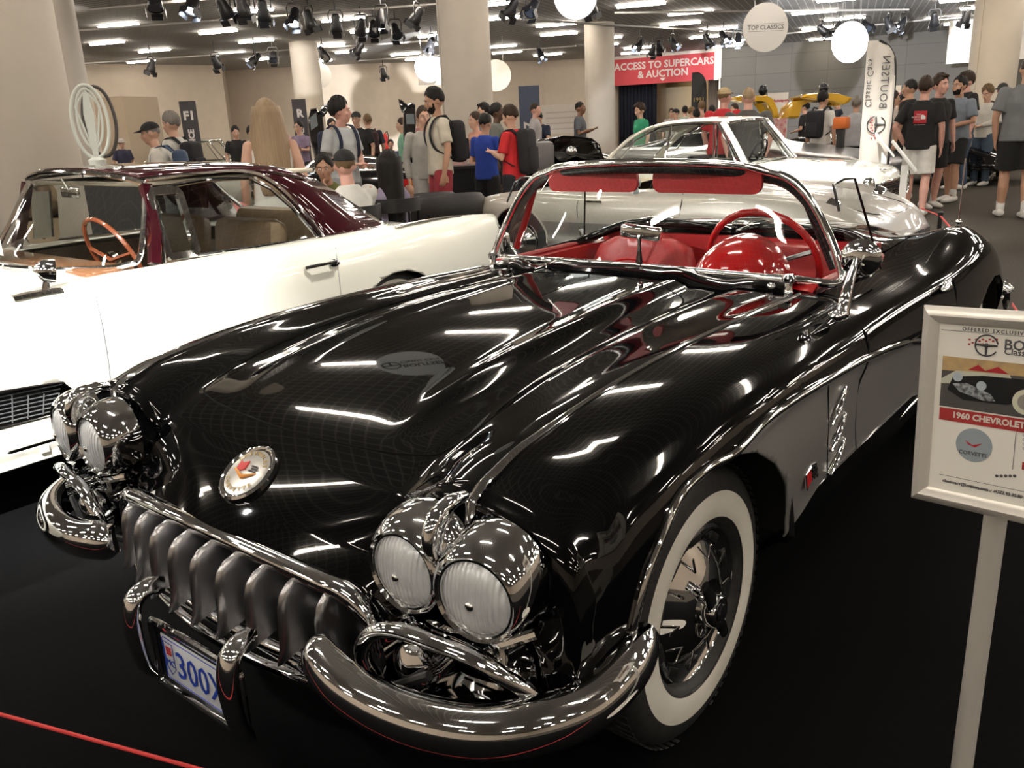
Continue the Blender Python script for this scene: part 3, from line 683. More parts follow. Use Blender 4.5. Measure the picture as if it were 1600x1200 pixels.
# nose emblem
en = sn(0, -.61); ec = Vector((0, -.617, sz(0, -.617)))
e0 = obj('nose_emblem', place(lathe([(.0001, .010), (.055, .009), (.061, .006), (.064, .010), (.069, .013), (.0735, .009), (.0765, -.012)], 48), ec, en), CHROME, VET)
obj('emblem_face', place(lathe([(.0001, .0115), (.05, .011), (.060, .009)], 40), ec, en), noise_mat('emblem_silver', (.75, .72, .66), (.62, .62, .60), 30, .25, metal=.6), e0)
GOLD = mat('gold_letters', (.35, .24, .07), .35, metal=.6); BLKL = mat('black_enamel', (.01, .01, .01), .3); REDE = mat('red_emblem', (.55, .02, .02), .3)
yl = Vector((0, 0, 1))
def arc_letters(s, r, a0, a1, size, inward=False):
    out = []
    for i, c in enumerate(s):
        a = a0+(a1-a0)*i/(len(s)-1); t = text_vf(c, size, .0006)
        rot = a-PI/2 if not inward else a+PI/2
        out.append(xf(t, rot=(0, 0, rot), loc=(r*math.cos(a), r*math.sin(a), .013)))
    return join(*out)
obj('emblem_lettering', place(arc_letters('CHEVROLET', .049, math.radians(150), math.radians(30), .015), ec, en, yl), GOLD, e0, smooth=False)
obj('emblem_lettering', place(arc_letters('CORVETTE', .049, math.radians(215), math.radians(325), .015, True), ec, en, yl), GOLD, e0, smooth=False)
fl = [(-.034, .002), (-.034, .024), (-.022, .020), (-.008, .026), (-.008, .004), (-.02, -.001)]
obj('emblem_red_flag', place(xf(prism(fl, .012, .0145), rot=(0, 0, .1)), ec, en, yl), REDE, e0, smooth=False)
obj('emblem_chequer_flag', place(join(*[cbox((.008+.006*i+.003*(j % 2), .004+.006*j, .0135), (.0045, .0045, .001)) for i in range(4) for j in range(3)]), ec, en, yl), BLKL, e0, smooth=False)
obj('emblem_bar', place(tube([(-.036, -.002, .014), (0, -.016, .015), (.036, .002, .014)], [.003, .005, .001], 6), ec, en, yl), mat('emblem_orange', (.75, .30, .04), .3), e0)
# flag badge on the left cove
BD = obj('cove_badge', join(*[xf(prism([(-.028, -.014), (-.002, -.010), (-.002, .018), (-.026, .014)], 0, .006), M=Matrix.Translation((sx(.50, .50, .002), .50, .50)) @ orient((1, 0, .05), (0, -.2, 1)).to_4x4() @ Matrix.Scale(1.3, 4))]), REDE, VET, smooth=False)
obj('badge_chrome', join(*[xf(tube([(-.03, -.016, .004), (0, -.011, .004), (.0, .021, .004), (-.028, .017, .004)], .0025, 5, closed=True), M=Matrix.Translation((sx(.50, .50, .002), .50, .50)) @ orient((1, 0, .05), (0, -.2, 1)).to_4x4() @ Matrix.Scale(1.3, 4)),
    xf(prism([(.004, -.008), (.034, -.018), (.034, .012), (.004, .022)], 0, .004), M=Matrix.Translation((sx(.50, .50, .002), .50, .50)) @ orient((1, 0, .05), (0, -.2, 1)).to_4x4() @ Matrix.Scale(1.3, 4))]), CHROME, BD, smooth=False)
obj('badge_chequers', xf(join(*[cbox((.008+.0074*i, .013-.0075*j-.0024*i, .005), (.0064, .0064, .002)) for i in range(4) for j in range(4) if (i+j) % 2 == 0]), M=Matrix.Translation((sx(.50, .50, .002), .50, .50)) @ orient((1, 0, .05), (0, -.2, 1)).to_4x4() @ Matrix.Scale(1.3, 4)), BLKL, BD, smooth=False)

# wheels
def wheel(parent, x, yc, s, R=.338, ww=(.215, .277), z0=None, white=True, simple=False, name='wheel'):
    z0 = R-.005 if z0 is None else z0
    w = empty(name, (x, yc, z0)); w.parent = parent
    tp = [(.19, -.07), (.215, -.082), (.25, -.088), (.29, -.088), (.315, -.080), (.330, -.066), (.337, -.04), (.338, 0), (.337, .04), (.330, .066), (.315, .080), (.30, .0865), (.277, .090), (.25, .093), (.215, .090), (.20, .078), (.19, .055)]
    tp = [(r*R/.338, h) for r, h in tp]
    tp = [(r, h*s) for r, h in tp]
    k = 72
    vf = lathe(tp, k, 'x'); me = obj('tyre', vf, parent=w, mats=[RUBBER, WHITEWALL if white else RUBBER])
    for p in me.data.polygons:
        c = p.center; rr = math.hypot(c.y, c.z)*.338/R
        if c.x*s > .05 and ww[0]-.002 < rr < ww[1]+.001: p.material_index = 1
    # tread
    if not simple:
        TR = []
        for j in range(72):
            a = 2*PI*j/72
            for h in (-.055, .0, .055): TR.append(xf(cbox((h, 0, R+.0005), (.042, .016, .0025), .001, seg=1), rot=(a, 0, 0)))
        obj('tread_blocks', join(*TR), RUBBER, me, smooth=False)
    rp = [(.212, .088), (.205, .072), (.200, .05), (.19, .045), (.17, .04)]
    obj('rim', lathe([(r*R/.338, h*s) for r, h in rp], 60, 'x'), BLKG, w)
    hp = [(.197, .060), (.194, .070), (.186, .073), (.178, .066), (.150, .058), (.146, .060), (.100, .088), (.075, .098), (.070, .100), (.066, .096), (.05, .092), (.040, .090), (.040, .125), (.036, .132), (.001, .134)]
    hc = obj('wheel_cover', lathe([(r*R/.338, h*s) for r, h in hp], 60, 'x'), CHROME, w)
    if not simple:
        for j in range(10): obj('cover_slot', xf(cbox((s*.0635, 0, .164), (.006, .052, .021), .003), rot=(2*PI*j/10, 0, 0)), mat('slot_black', (.004, .004, .004), .5), hc)
        fn = []
        for j in range(10):
            a = 2*PI*(j+.5)/10
            fn.append(xf(cbox((s*.082, 0, .125), (.004, .008, .05), .002), rot=(a, 0, 0)))
        obj('cover_rib', join(*fn), CHROME, hc)
        sp = []
        for j in range(2):
            a = PI*j+.55
            sp.append(xf(place(tube([(0, 0, .03), (0, .012*0, .06), (0, 0, .105)], [.024, .019, .014], 8), (0, 0, 0), (0, 0, 1), (0, 1, 0)), rot=(a, 0, 0), scale=(.55, 1, 1), loc=(s*.118, 0, 0)))
        obj('spinner', join(*sp), CHROME, hc)
        obj('spinner_cap', lathe([(.022, .134*s), (.02, .139*s), (.001, .141*s)], 24, 'x'), BLKG, hc)
    return w
wheel(VET, .715, .01, 1); wheel(VET, -.715, .01, -1); wheel(VET, .735, 2.591, 1); wheel(VET, -.735, 2.591, -1)

# windscreen
def ws_base(x): return (x, .965+.25*abs(x/.71)**2.0*.56, .945-.038*(abs(x)/.71)**1.7)
WSB = [(.71, 1.105, .905), (.60, 1.045, .915), (.45, 1.00, .923), (.25, .965, .932), (0, .952, .936)]
WST = [(.44, 1.13, 1.245), (.38, 1.115, 1.262), (.28, 1.095, 1.272), (.14, 1.075, 1.279), (0, 1.07, 1.281)]
def wsline(half): return spline([(-a, b, c) for a, b, c in half]+[(a, b, c) for a, b, c in half[::-1]][1:], 6)
SIDE = [(.44, 1.13, 1.245), (.50, 1.14, 1.228), (.55, 1.145, 1.195), (.60, 1.143, 1.14), (.65, 1.137, 1.06), (.69, 1.125, .985), (.71, 1.105, .905)]
loop = [(-a, b, c) for a, b, c in WST]+[(a, b, c) for a, b, c in WST[::-1]][1:]+SIDE[1:]
loopR = loop+[(a, b, c) for a, b, c in WSB][1:]+[(-a, b, c) for a, b, c in WSB[::-1]][1:]+[(-a, b, c) for a, b, c in SIDE[::-1]][1:-1]
LP = spline(loopR, 6, closed=True)
obj('windscreen_frame', sweep(LP, [(.014*math.cos(a), .013*math.sin(a)) for a in np.linspace(0, 2*PI, 13)[:-1]], closed=True, up=(0, 1, .2)), CHROME, VET)
inner = [(p[0]*.975, p[1]+.016, (p[2]-1.08)*.90+1.075) for p in LP]
i0 = min(range(len(inner)), key=lambda i: inner[i][2]); inner = inner[i0:]+inner[:i0]
obj('windscreen_header', sweep([p for p in inner if p[2] > 1.0], [(.010*math.cos(a), .017*math.sin(a)) for a in np.linspace(0, 2*PI, 13)[:-1]], up=(0, 1, .2)), BLKG, VET)
tA = spline([(-a, b, c) for a, b, c in ([SIDE[1]]+WST)]+[(a, b, c) for a, b, c in (WST[::-1]+[SIDE[1]])][1:], 6)
bA = spline([(-a, b, c) for a, b, c in WSB]+[(a, b, c) for a, b, c in WSB[::-1]][1:], 8)
def resamp(P, n):
    P = np.array(P); d = np.r_[0, np.cumsum(np.linalg.norm(np.diff(P, axis=0), axis=1))]; t = np.linspace(0, d[-1], n)
    return np.c_[[np.interp(t, d, P[:, i]) for i in range(3)]].T
tA = resamp(tA, 41); bA = resamp(bA, 41)
sdn = resamp(spline(SIDE[1:], 6), 13)
GG = []
for i in range(13):
    f = i/12; row = tA*(1-f)+bA*f
    e = sdn[i]; wd = row[-1][0]
    row = row.copy(); k = e[0]/wd; row[:, 0] *= k
    row[:, 2] += (e[2]-row[-1][2])*(np.abs(row[:, 0])/e[0])**3; row[:, 1] += (e[1]-row[-1][1])*(np.abs(row[:, 0])/e[0])**3
    GG.append(row)
obj('windscreen_glass', grid(np.array(GG)), GLASS, VET)
for s in (1, -1):   # header pad inner pillars, visors
    obj('windscreen_pillar_trim', tube([(s*.66, 1.19, .93), (s*.60, 1.19, 1.06), (s*.545, 1.18, 1.18)], .014, 8), REDV if s < 0 else BLKG, VET)
    vz = rrect(.40, .085, .032, 5)
    V = [(x, 0, z) for x, z in vz]; n = len(V)
    vf = (np.array([(s*.232+x, 1.115+.012*0+.10*(x*s+.2)**2*.5, 1.205+z+.010-.03*(max(0, s*x))**1.5) for x, z in vz]+[(s*.232+x, 1.13+.10*(x*s+.2)**2*.5, 1.205+z+.010-.03*(max(0, s*x))**1.5) for x, z in vz]), prism(vz, 0, 1)[1])
    obj('sun_visor', vf, REDV, VET)
    # side glass
    K = [(s*.735, 1.16, .905), (s*.675, 1.16, 1.12), (s*.645, 1.18, 1.20), (s*.66, 1.24, 1.213), (s*.672, 1.30, 1.210)]+([(s*.74, 1.43, .90)] if s > 0 else [(s*.65, 1.70, 1.19), (s*.73, 1.80, .90)])
    obj('side_window_glass', ([K[0], K[1], K[2], K[3], K[4], *K[5:]], [tuple(range(len(K)))]), GLASS, VET, smooth=False)
    obj('side_window_frame', tube(K[1:], .0045, 6), BLKG, VET)
    # cowl posts
    obj('windscreen_bolt', join(xf(lathe([(.016, 0), (.012, .012), (.012, .03), (.020, .036), (.022, .046), (.014, .056), (.001, .058)], 20), loc=(s*.60, .965, sz(.60, .965))), ellipsoid((s*.55, .95, sz(.55, .95)+.012), (.014, .014, .012))), CHROME, VET)
    obj('door_top_trim', tube([(s*.648, y, .893+.0*y) for y in np.linspace(1.05, 1.75, 12)], .012, 8), REDV, VET)
    obj('door_panel', box(min(s*.60, s*.645), max(s*.60, s*.645), 1.06, 1.80, .42, .885), REDV, VET, smooth=False)
    # wiper
    obj('wiper', tube([(s*.22-.1, .93, sz(.12, .93)+.018), (s*.22+.12, .93, sz(.34, .93)+.02)], .004, 6), CHROMEW, VET)
    obj('washer_nozzle', ellipsoid((s*.17, .88, sz(.17, .88)+.008), (.016, .012, .010)), CHROME, VET)
# cowl panel lip in front of the glass
obj('cowl_panel', grid(np.array([[(x, y0-.0+.12*(x/.6)**2, sz(x, min(1.0, y0+.12*(x/.6)**2))+h) for x in np.linspace(-.60, .60, 31)] for y0, h in ((.835, -.004), (.84, .010), (.87, .020), (.93, .022), (.96, .012))])), BLACKP, VET)

# dashboard, gauge dome, wheel, seats
DZ = lambda x: .90-.02*abs(x)
dash = grid(np.array([[(x, y, z) for x in np.linspace(-.66, .66, 24)] for y, z in ((1.0, .88), (1.06, .905), (1.14, .905), (1.20, .88), (1.22, .84), (1.20, .66), (1.12, .60))]))
obj('dashboard', dash, REDP, VET)
dm = []
for i in range(14):
    t = i/13; y = 1.0+.27*t; r = .155*math.sqrt(max(0, 1-(1-t)**2.2)) if t < .98 else .155
    dm.append([(.33+r*1.05*math.cos(a), y, .86+r*1.05*math.sin(a)) for a in np.linspace(-.2, PI+.2, 26)])
obj('gauge_dome', grid(np.array(dm)), REDP, VET)
obj('gauge_panel', place(lathe([(.001, 0), (.15, 0), (.155, -.01)], 30), (.33, 1.262, .86), (0, 1, .1)), BLKG, VET)
wc = Vector((.35, 1.36, .905)); wn = Vector((0, .93, .37)).normalized()
Mw = orient(wn, (0, 0, 1)).to_4x4(); Mw.translation = wc
ring = [(.205*math.cos(a), .205*math.sin(a), 0) for a in np.linspace(0, 2*PI, 73)[:-1]]
sw = obj('steering_wheel', xf(tube(ring, [.0125+.002*(i % 3 == 0) for i in range(72)], 10, closed=True), M=Mw), REDP, VET)
obj('steering_spoke', xf(join(*[tube([(0, 0, -.03), (.19*math.cos(a), .19*math.sin(a), 0)], .009, 6) for a in (.3, PI-.3, -PI/2)]), M=Mw), STEEL, sw)
obj('steering_hub', xf(lathe([(.001, .012), (.035, .008), (.045, -.01), (.03, -.05)], 24), M=Mw), CHROME, sw)
obj('steering_column', tube([wc-wn*.03, wc-wn*.30], .022, 10), REDP, VET)
for s in (1, -1):
    # seat: cushion + rounded back with a piping line
    def seatback():
        rows = []
        for t, dz, w_, dy in ((0, .42, .25, 0), (.15, .50, .26, .0), (.5, .66, .262, .03), (.8, .82, .255, .06), (.93, .89, .225, .075), (1.0, .925, .15, .08), (1.0, .93, .05, .085)):
            rows.append([(s*.325+w_*math.cos(a)*1.0, 1.60+dy+.06*abs(math.sin(a))**.7*(-1 if math.sin(a) > 0 else 1)*1.0, dz) for a in np.linspace(0, 2*PI, 29)[:-1]])
        vf = grid(np.array(rows), True); n = 28
        vf[1].append(tuple((len(rows)-1)*n+j for j in range(n))); return vf
    st = obj('seat_back', seatback(), REDV, VET)
    arc = [(s*.325+.185*math.cos(a)*1.0, 1.535+.05*0+.04*math.sin(a)**2, .68+.17*math.sin(a)) for a in np.linspace(-.5, PI+.5, 30)]
    obj('seat_piping', tube([(p[0], 1.572+(p[2]-.5)*.16-.06-.012+.00, p[2]) for p in arc], .005, 6), REDP, st)
    obj('seat_cushion', cbox((s*.325, 1.42, .43), (.50, .46, .14), .05), REDV, VET)
    # hump fairing behind the seat
    obj('cockpit_rim', tube(spline([(s*.02, 1.88, .935), (s*.10, 1.84, .962), (s*.22, 1.80, .975), (s*.36, 1.79, .975), (s*.50, 1.80, .96), (s*.60, 1.76, .925), (s*.655, 1.62, .895), (s*.665, 1.4, .888)], 6), .020, 10), BLACKP, VET)
    dk = []
    for y, k in ((1.80, 1.0), (1.86, 1.0), (1.95, .85), (2.08, .45), (2.25, .1), (2.4, 0)):
        dk.append([(s*x, y, sz(x, max(y, 1.93))+k*.04*max(0, math.sin(PI*np.clip((x-.03)/.58, 0, 1)))+.003) for x in np.linspace(.02, .62, 16)])
    obj('deck_hump', grid(np.array(dk)), BLACKP, VET)
obj('cockpit_tub', join(box(-.62, .62, 1.05, 1.85, .30, .34), box(-.62, .62, 1.80, 1.84, .30, .93), box(-.05, .05, 1.15, 1.8, .34, .50)), REDV, VET, smooth=False)
obj('gear_tunnel_panel', xf(cbox((0, 0, 0), (.20, .01, .06), .003), rot=(-.5, 0, 0), loc=(.42, 1.50, .62)), BLKG, VET)
obj('cover_latch', ellipsoid((0, 1.95, .965), (.05, .02, .015)), CHROME, VET)
# interior mirror
obj('interior_mirror', join(tube([(.055, .985, .935), (.052, .99, 1.0), (.045, 1.0, 1.035)], [.014, .006, .008], 8), cbox((.045, 1.015, 1.045), (.15, .03, .05), .012, rot=(0, .12, .25))), CHROME, VET)
# outside mirror on the left cowl
om = obj('door_mirror', xf(lathe([(.001, -.03), (.03, -.027), (.050, -.016), (.058, 0), (.056, .006), (.001, .006)], 36, 'y'), rot=(.1, 0, .27), loc=(.805, .985, 1.005)), CHROME, VET)
obj('mirror_stalk', tube(spline([(.795, .885, .855), (.797, .90, .91), (.80, .935, .97), (.80, .965, 1.015)], 5), [.022-.0010*i for i in range(16)], 10), CHROME, om)
obj('mirror_foot', ellipsoid((.79, .86, .862), (.025, .05, .010)), CHROME, om)
# aerial
obj('aerial', join(tube([(.735, 2.56, .925), (.735, 2.56, 1.20)], .003, 6), ellipsoid((.735, 2.56, .93), (.015, .015, .012))), CHROMEW, VET)
# rear bumper end
for s in (1, -1):
    obj('rear_bumper', xf(sweep(spline([(s*.45, 3.68, .46), (s*.62, 3.66, .46), (s*.78, 3.55, .46), (s*.86, 3.36, .46), (s*.875, 3.18, .47)], 6), [(-.05, 0), (-.035, .02), (0, .03), (.035, .02), (.05, 0), (0, -.005)], up=(0, 0, 1)), loc=(0, 0, 0)), CHROME, VET)
    obj('tail_lamp', ellipsoid((s*.66, 3.42, .63), (.05, .05, .05)), mat('lamp_red', (.5, .01, .01), .1, coat=1), VET)
obj('exhaust_tip', xf(lathe([(.03, 0), (.03, .1)], 16, 'y'), loc=(.7, 3.6, .35)), CHROME, VET)
# the round hanging sign mirrored in the bonnet
dr_ = Vector(CF+(642-800)/FPX*CR+(568-600)/FPX*CD).normalized(); hb = BV.ray_cast(Vector(CAM), dr_)
rf = dr_-2*dr_.dot(hb[1])*hb[1]; tt = (3.35-hb[0].z)/max(.05, rf.z); hp3 = hb[0]+rf*tt
print('HANG', hp3, rf)
hd_ = obj('hanging_sign', place(lathe([(.001, -.012), (.37, -.012), (.37, .012), (.001, .012)], 56), (0, 0, 0), (-rf.x, -rf.y, 0)), mat('disc_grey', (.62, .66, .68), .5)); hd_.location = hp3
tag(hd_, 'round white dealer sign mirrored in the black bonnet, hanging above the hall', 'sign')
obj('sign_wire', join(*[tube([(0, 0, .6), (x*.2, 0, 4.2-hp3.z)], .004, 4) for x in (-1, 1)]), STEEL, hd_)
MH = orient((-rf.x, -rf.y, 0), (0, 0, 1)).to_4x4() @ Matrix.Diagonal((.78, .78, 1.0, 1))
obj('sign_name', xf(xf(join(xf(text_vf('BOUTSEN', .15, .002, 'LEFT', .004), loc=(-.13, .06, .014)), xf(text_vf('Classic Cars', .115, .002, 'LEFT', .002), loc=(-.13, -.08, .014))), scale=(1, 1, 1)), M=MH), mat('logo_ink', (.08, .08, .09), .6), hd_, smooth=False)
obj('sign_logo', xf(join(tube([(-.28+.13*math.cos(a), .13*math.sin(a), .014) for a in np.linspace(0, 2*PI, 33)[:-1]], .012, 6, closed=True), *[tube([(-.28, 0, .014), (-.28+.12*math.cos(a), .12*math.sin(a), .014)], .014, 5) for a in (0, PI, -PI/2)]), M=MH), MATS['logo_ink'], hd_)
# ------------------------------------------------------------------ shared car builder
def shell(rows, ys, name, parent, mats, arches=(), cuts=(), colour=(), nu=6, smooth=1.5, front=True, thick=True, curv=0, cy=0):
    G = []
    R = np.array([[pchip([k[0] for k in r], [k[1] for k in r], ys), pchip([k[0] for k in r], [k[2] for k in r], ys)] for r in rows])
    for i, y in enumerate(ys):
        P = spline([(R[j, 0, i], R[j, 1, i], 0) for j in range(len(rows))], nu); G.append(np.c_[P[:, 0], np.full(len(P), y), P[:, 1]])
    G = np.array(G)
    if smooth:
        k = int(smooth*2)+1; w = np.exp(-.5*(np.arange(-k, k+1)/smooth)**2); w /= w.sum()
        A = np.concatenate([np.repeat(G[:1], k, 0), G, np.repeat(G[-1:], k, 0)]); S = sum(w[j]*A[j:j+len(G)] for j in range(2*k+1)); S[:, :, 1] = G[:, :, 1]; G = S
    for i in range(len(ys)):
        w = np.clip((ys[0]+.30-ys[i])/.30, 0, 1); G[i, :, 1] += w*curv*np.abs(G[i, :, 0])**2
        w = np.clip((ys[i]-ys[-1]+.30)/.30, 0, 1); G[i, :, 1] -= w*cy*np.abs(G[i, :, 0])**2
    Gm = mirror_grid(G); vf = grid(Gm); nC = Gm.shape[1]
    bm = bmesh.new(); vs = [bm.verts.new(v) for v in vf[0]]
    for f in vf[1]: bm.faces.new([vs[i] for i in f][::-1])
    bm.faces.new([vs[i] for i in range(nC)]); bm.faces.new([vs[len(vs)-nC+i] for i in range(nC)][::-1])
    bmesh.ops.remove_doubles(bm, verts=bm.verts, dist=1e-5); bmesh.ops.recalc_face_normals(bm, faces=bm.faces)
    bv = BVHTree.FromBMesh(bm)
    for poly in arches: del_convex(bm, poly, (1, 2), side)
    for poly, ax, cond in cuts: del_convex(bm, poly, ax, cond)
    for poly, ax, cond, mi in colour:
        for f in cut_convex(bm, poly, ax, cond): f.material_index = mi
    o = obj(name, bm, parent=parent, mats=mats, sharp=50)
    if thick: sm = o.modifiers.new('thick', 'SOLIDIFY'); sm.thickness = .006; sm.offset = -1
    return o, bv
def arch(y, z, r, n=16, k=1.0):
    return [(y+r*math.cos(a), z+r*k*math.sin(a)) for a in np.linspace(-.5, PI+.5, n)]
def hit_z(bv, x, y, off=0):
    h = bv.ray_cast(Vector((x, y, 3)), Vector((0, 0, -1))); return (h[0].z if h[0] else .9)+off
def hit_x(bv, y, z, s=1, off=0):
    h = bv.ray_cast(Vector((3*s, y, z)), Vector((-s, 0, 0))); return (h[0].x if h[0] else .9*s)+off*s
def loft(curves, n=24):
    return np.array([resamp(spline(c, 6) if len(c) > 2 else np.array(c, float), n) for c in curves])
def wells(parent, ys_, r=.40, hw=.86):
    for yc in ys_:
        for s in (1, -1): obj('wheel_well', well_vf(s, yc, r, hw-.03, .40), DARK, parent)
def steer(parent, c, n, r=.2, m=None, tilt=.35):
    Mw = orient(Vector(n).normalized(), (0, 0, 1)).to_4x4(); Mw.translation = Vector(c)
    ring = [(r*math.cos(a), r*math.sin(a), 0) for a in np.linspace(0, 2*PI, 49)[:-1]]
    o = obj('steering_wheel', xf(tube(ring, .011, 8, closed=True), M=Mw), m, parent)
    obj('steering_spoke', xf(join(*[tube([(0, 0, -.02), (r*math.cos(a), r*math.sin(a), 0)], .010, 6) for a in (.2, PI-.2, -PI/2)]), M=Mw), m, o)
    obj('steering_hub', xf(lathe([(.001, .01), (.035, .006), (.04, -.02)], 18), M=Mw), CHROMEW, o)
def greenhouse(P, roofm, g, trim=CHROME, glass=GLASS, vent=None, bpil=None):
    """g: dict of half-outline points (x,y,z), near and far side are mirrored"""
    mir = lambda pts: [(-a, b, c) for a, b, c in pts[::-1]]+list(pts[1:])
    # roof skin
    rows = []
    for (w, y, ze, zc) in g['roof']:
        rows.append([(w*math.sin(t*PI/2), y+g.get('bow', .05)*(t*t)*(1 if y < g['ymid'] else -1)*abs(y-g['ymid'])*.8, ze+(zc-ze)*(1-abs(t)**2.6)) for t in np.linspace(-1, 1, 31)])
    R = np.array(rows); R2 = np.array([spline(R[:, j], 6) for j in range(31)]).transpose(1, 0, 2)
    parts = [grid(R2)]
    for s in (1, -1):
        a = [(s*x, y, z) for x, y, z in g['sail_front']]; b = [(s*x, y, z) for x, y, z in g['sail_rear']]
        L = loft([a, b], 18); mid = (L[0]+L[1])/2; mid[:, 0] += s*.02; parts.append(grid(np.array([L[0], mid, L[1]])))
    o = obj('roof', join(*parts), roofm, P); sm = o.modifiers.new('thick', 'SOLIDIFY'); sm.thickness = .02; sm.offset = -1
    # glass
    obj('windscreen_glass', grid(loft([mir(g['ws_top']), mir(g['ws_bot'])], 33)) if 'ws_mid' not in g else grid(loft([mir(g['ws_top']), mir(g['ws_mid']), mir(g['ws_bot'])], 33)), glass, P)
    obj('windscreen_frame', tube(spline(mir(g['ws_top'])+mir(g['ws_bot'])[::-1], 5, closed=True), .013, 8, closed=True), trim, P)
    obj('rear_window_glass', grid(loft([mir(g['rw_top']), mir(g['rw_bot'])], 25)), glass, P)
    obj('rear_window_frame', tube(spline(mir(g['rw_top'])+mir(g['rw_bot'])[::-1], 5, closed=True), .012, 8, closed=True), trim, P)
    for s in (1, -1):
        K = [(s*x, y, z) for x, y, z in g['side']]
        obj('side_window_glass', (K, [tuple(range(len(K)))]), glass, P, smooth=False)
        KK = []
        for i, p in enumerate(K):
            q = K[(i+1) % len(K)]; KK += [np.array(p)*.97+np.array(q)*.03, np.array(p)*.5+np.array(q)*.5, np.array(p)*.03+np.array(q)*.97]
        obj('side_window_frame', tube(KK, .010, 8, closed=True), trim, P)
        if vent:
            V = [(s*x, y, z) for x, y, z in vent]
            obj('quarter_light', (V, [tuple(range(len(V)))]), GLASSD, P, smooth=False)
            obj('quarter_light_frame', sweep([np.array(V[i])*(1-t)+np.array(V[(i+1) % 4])*t for i in range(4) for t in (.05, .5, .95)], [(-.014, -.016), (.014, -.016), (.014, .016), (-.014, .016)], closed=True, up=(s, 0, .2)), trim, P)
        if bpil:
            obj('side_pillar', tube([(s*a, b, c) for a, b, c in bpil], .014, 8), trim, P)
def seat(P, c, w, m, depth=.5, h=.55, name='seat', headrest=False):
    o = obj(name, join(cbox((0, 0, 0), (w, depth, .16), .06), xf(cbox((0, depth*.5+.02, h*.5-.02), (w*.98, .14, h), .06), rot=(-.15, 0, 0))), m, P); o.location = c
    return o

# ------------------------------------------------------------------ the cream coupe with the maroon roof
CPE = empty('coupe_car', (-2.83, -1.0, 0), 0, 'cream white two-door coupe with dark maroon roof and wraparound windscreen, left of the black roadster', 'car')
AR = [
 [(-1.0, 0, .55), (-.95, 0, .66), (-.8, 0, .74), (-.4, 0, .80), (.2, 0, .845), (.8, 0, .875), (1.1, 0, .885), (2.4, 0, .90), (2.8, 0, .895), (3.2, 0, .86), (3.55, 0, .80), (3.68, 0, .70), (3.75, 0, .50)],
 [(-1.0, .3, .55), (-.95, .32, .66), (-.8, .35, .74), (-.4, .36, .80), (.2, .36, .845), (.8, .36, .872), (1.1, .36, .883), (2.4, .36, .90), (2.8, .36, .89), (3.2, .36, .855), (3.55, .36, .79), (3.68, .34, .69), (3.75, .3, .50)],
 [(-1.0, .5, .55), (-.95, .55, .66), (-.8, .60, .73), (-.4, .62, .785), (.2, .62, .83), (.8, .62, .855), (1.1, .63, .87), (2.4, .64, .885), (2.8, .62, .865), (3.2, .62, .83), (3.55, .62, .77), (3.68, .55, .68), (3.75, .5, .50)],
 [(-1.0, .6, .55), (-.95, .66, .65), (-.8, .73, .74), (-.4, .76, .80), (.2, .77, .835), (.8, .775, .865), (1.1, .78, .89), (2.3, .78, .895), (2.8, .80, .905), (3.2, .82, .90), (3.5, .84, .885), (3.68, .84, .86), (3.75, .75, .50)],
 [(-1.0, .65, .54), (-.95, .72, .62), (-.8, .80, .71), (-.4, .835, .775), (.2, .85, .815), (.8, .855, .84), (1.1, .855, .855), (2.3, .86, .85), (2.8, .865, .875), (3.2, .868, .885), (3.5, .87, .875), (3.68, .862, .845), (3.75, .78, .50)],
 [(-1.0, .66, .52), (-.95, .76, .57), (-.8, .86, .64), (-.4, .885, .70), (.2, .895, .73), (.8, .90, .75), (1.1, .90, .755), (2.3, .90, .75), (2.8, .905, .76), (3.2, .90, .77), (3.5, .885, .77), (3.68, .87, .76), (3.75, .78, .50)],
 [(-1.0, .66, .48), (-.95, .77, .50), (-.8, .87, .53), (-.4, .895, .56), (.2, .905, .57), (.8, .91, .57), (2.3, .91, .57), (2.8, .91, .57), (3.2, .90, .58), (3.5, .88, .59), (3.68, .86, .60), (3.75, .78, .48)],
 [(-1.0, .64, .42), (-.95, .75, .40), (-.8, .86, .40), (-.4, .89, .40), (.2, .905, .40), (2.3, .905, .40), (2.8, .90, .40), (3.2, .88, .42), (3.68, .82, .45), (3.75, .75, .44)],
 [(-1.0, .60, .36), (-.8, .82, .30), (-.4, .88, .27), (.5, .90, .255), (2.3, .90, .255), (2.8, .88, .27), (3.4, .82, .32), (3.75, .7, .40)],
 [(-1.0, .5, .34), (-.8, .7, .24), (-.4, .78, .21), (.5, .80, .20), (2.8, .80, .20), (3.4, .7, .28), (3.75, .5, .38)],
 [(-1.0, 0, .34), (-.8, 0, .22), (3.4, 0, .26), (3.75, 0, .38)],
]
ysA = np.linspace(-1.0, 3.75, 170)
VG = [(.30, .42), (.36, .395), (.72, .388), (.775, .42), (.83, .475), (.80, .512), (.735, .520), (.3, .560)]
SL = [(.54, .285), (.56, .278), (.85, .278), (.87, .285), (.85, .292), (.56, .292)]
cab = ([(-.62, 1.10), (.62, 1.10), (.68, 1.35), (.70, 1.6), (.70, 2.2), (.62, 2.62), (.4, 2.72), (-.4, 2.72), (-.62, 2.62), (-.70, 2.2), (-.70, 1.6), (-.68, 1.35)], (0, 1), lambda c: c.z > .8)
bodyA, bvA = shell(AR, ysA, 'body', CPE, [WHITEP], arches=[arch(0, .33, .39), arch(2.70, .33, .36, k=.92)], cuts=[cab, (VG, (1, 2), side), (SL, (1, 2), side)], curv=.12, cy=.04)
wells(CPE, (0, 2.7), .42, .87)
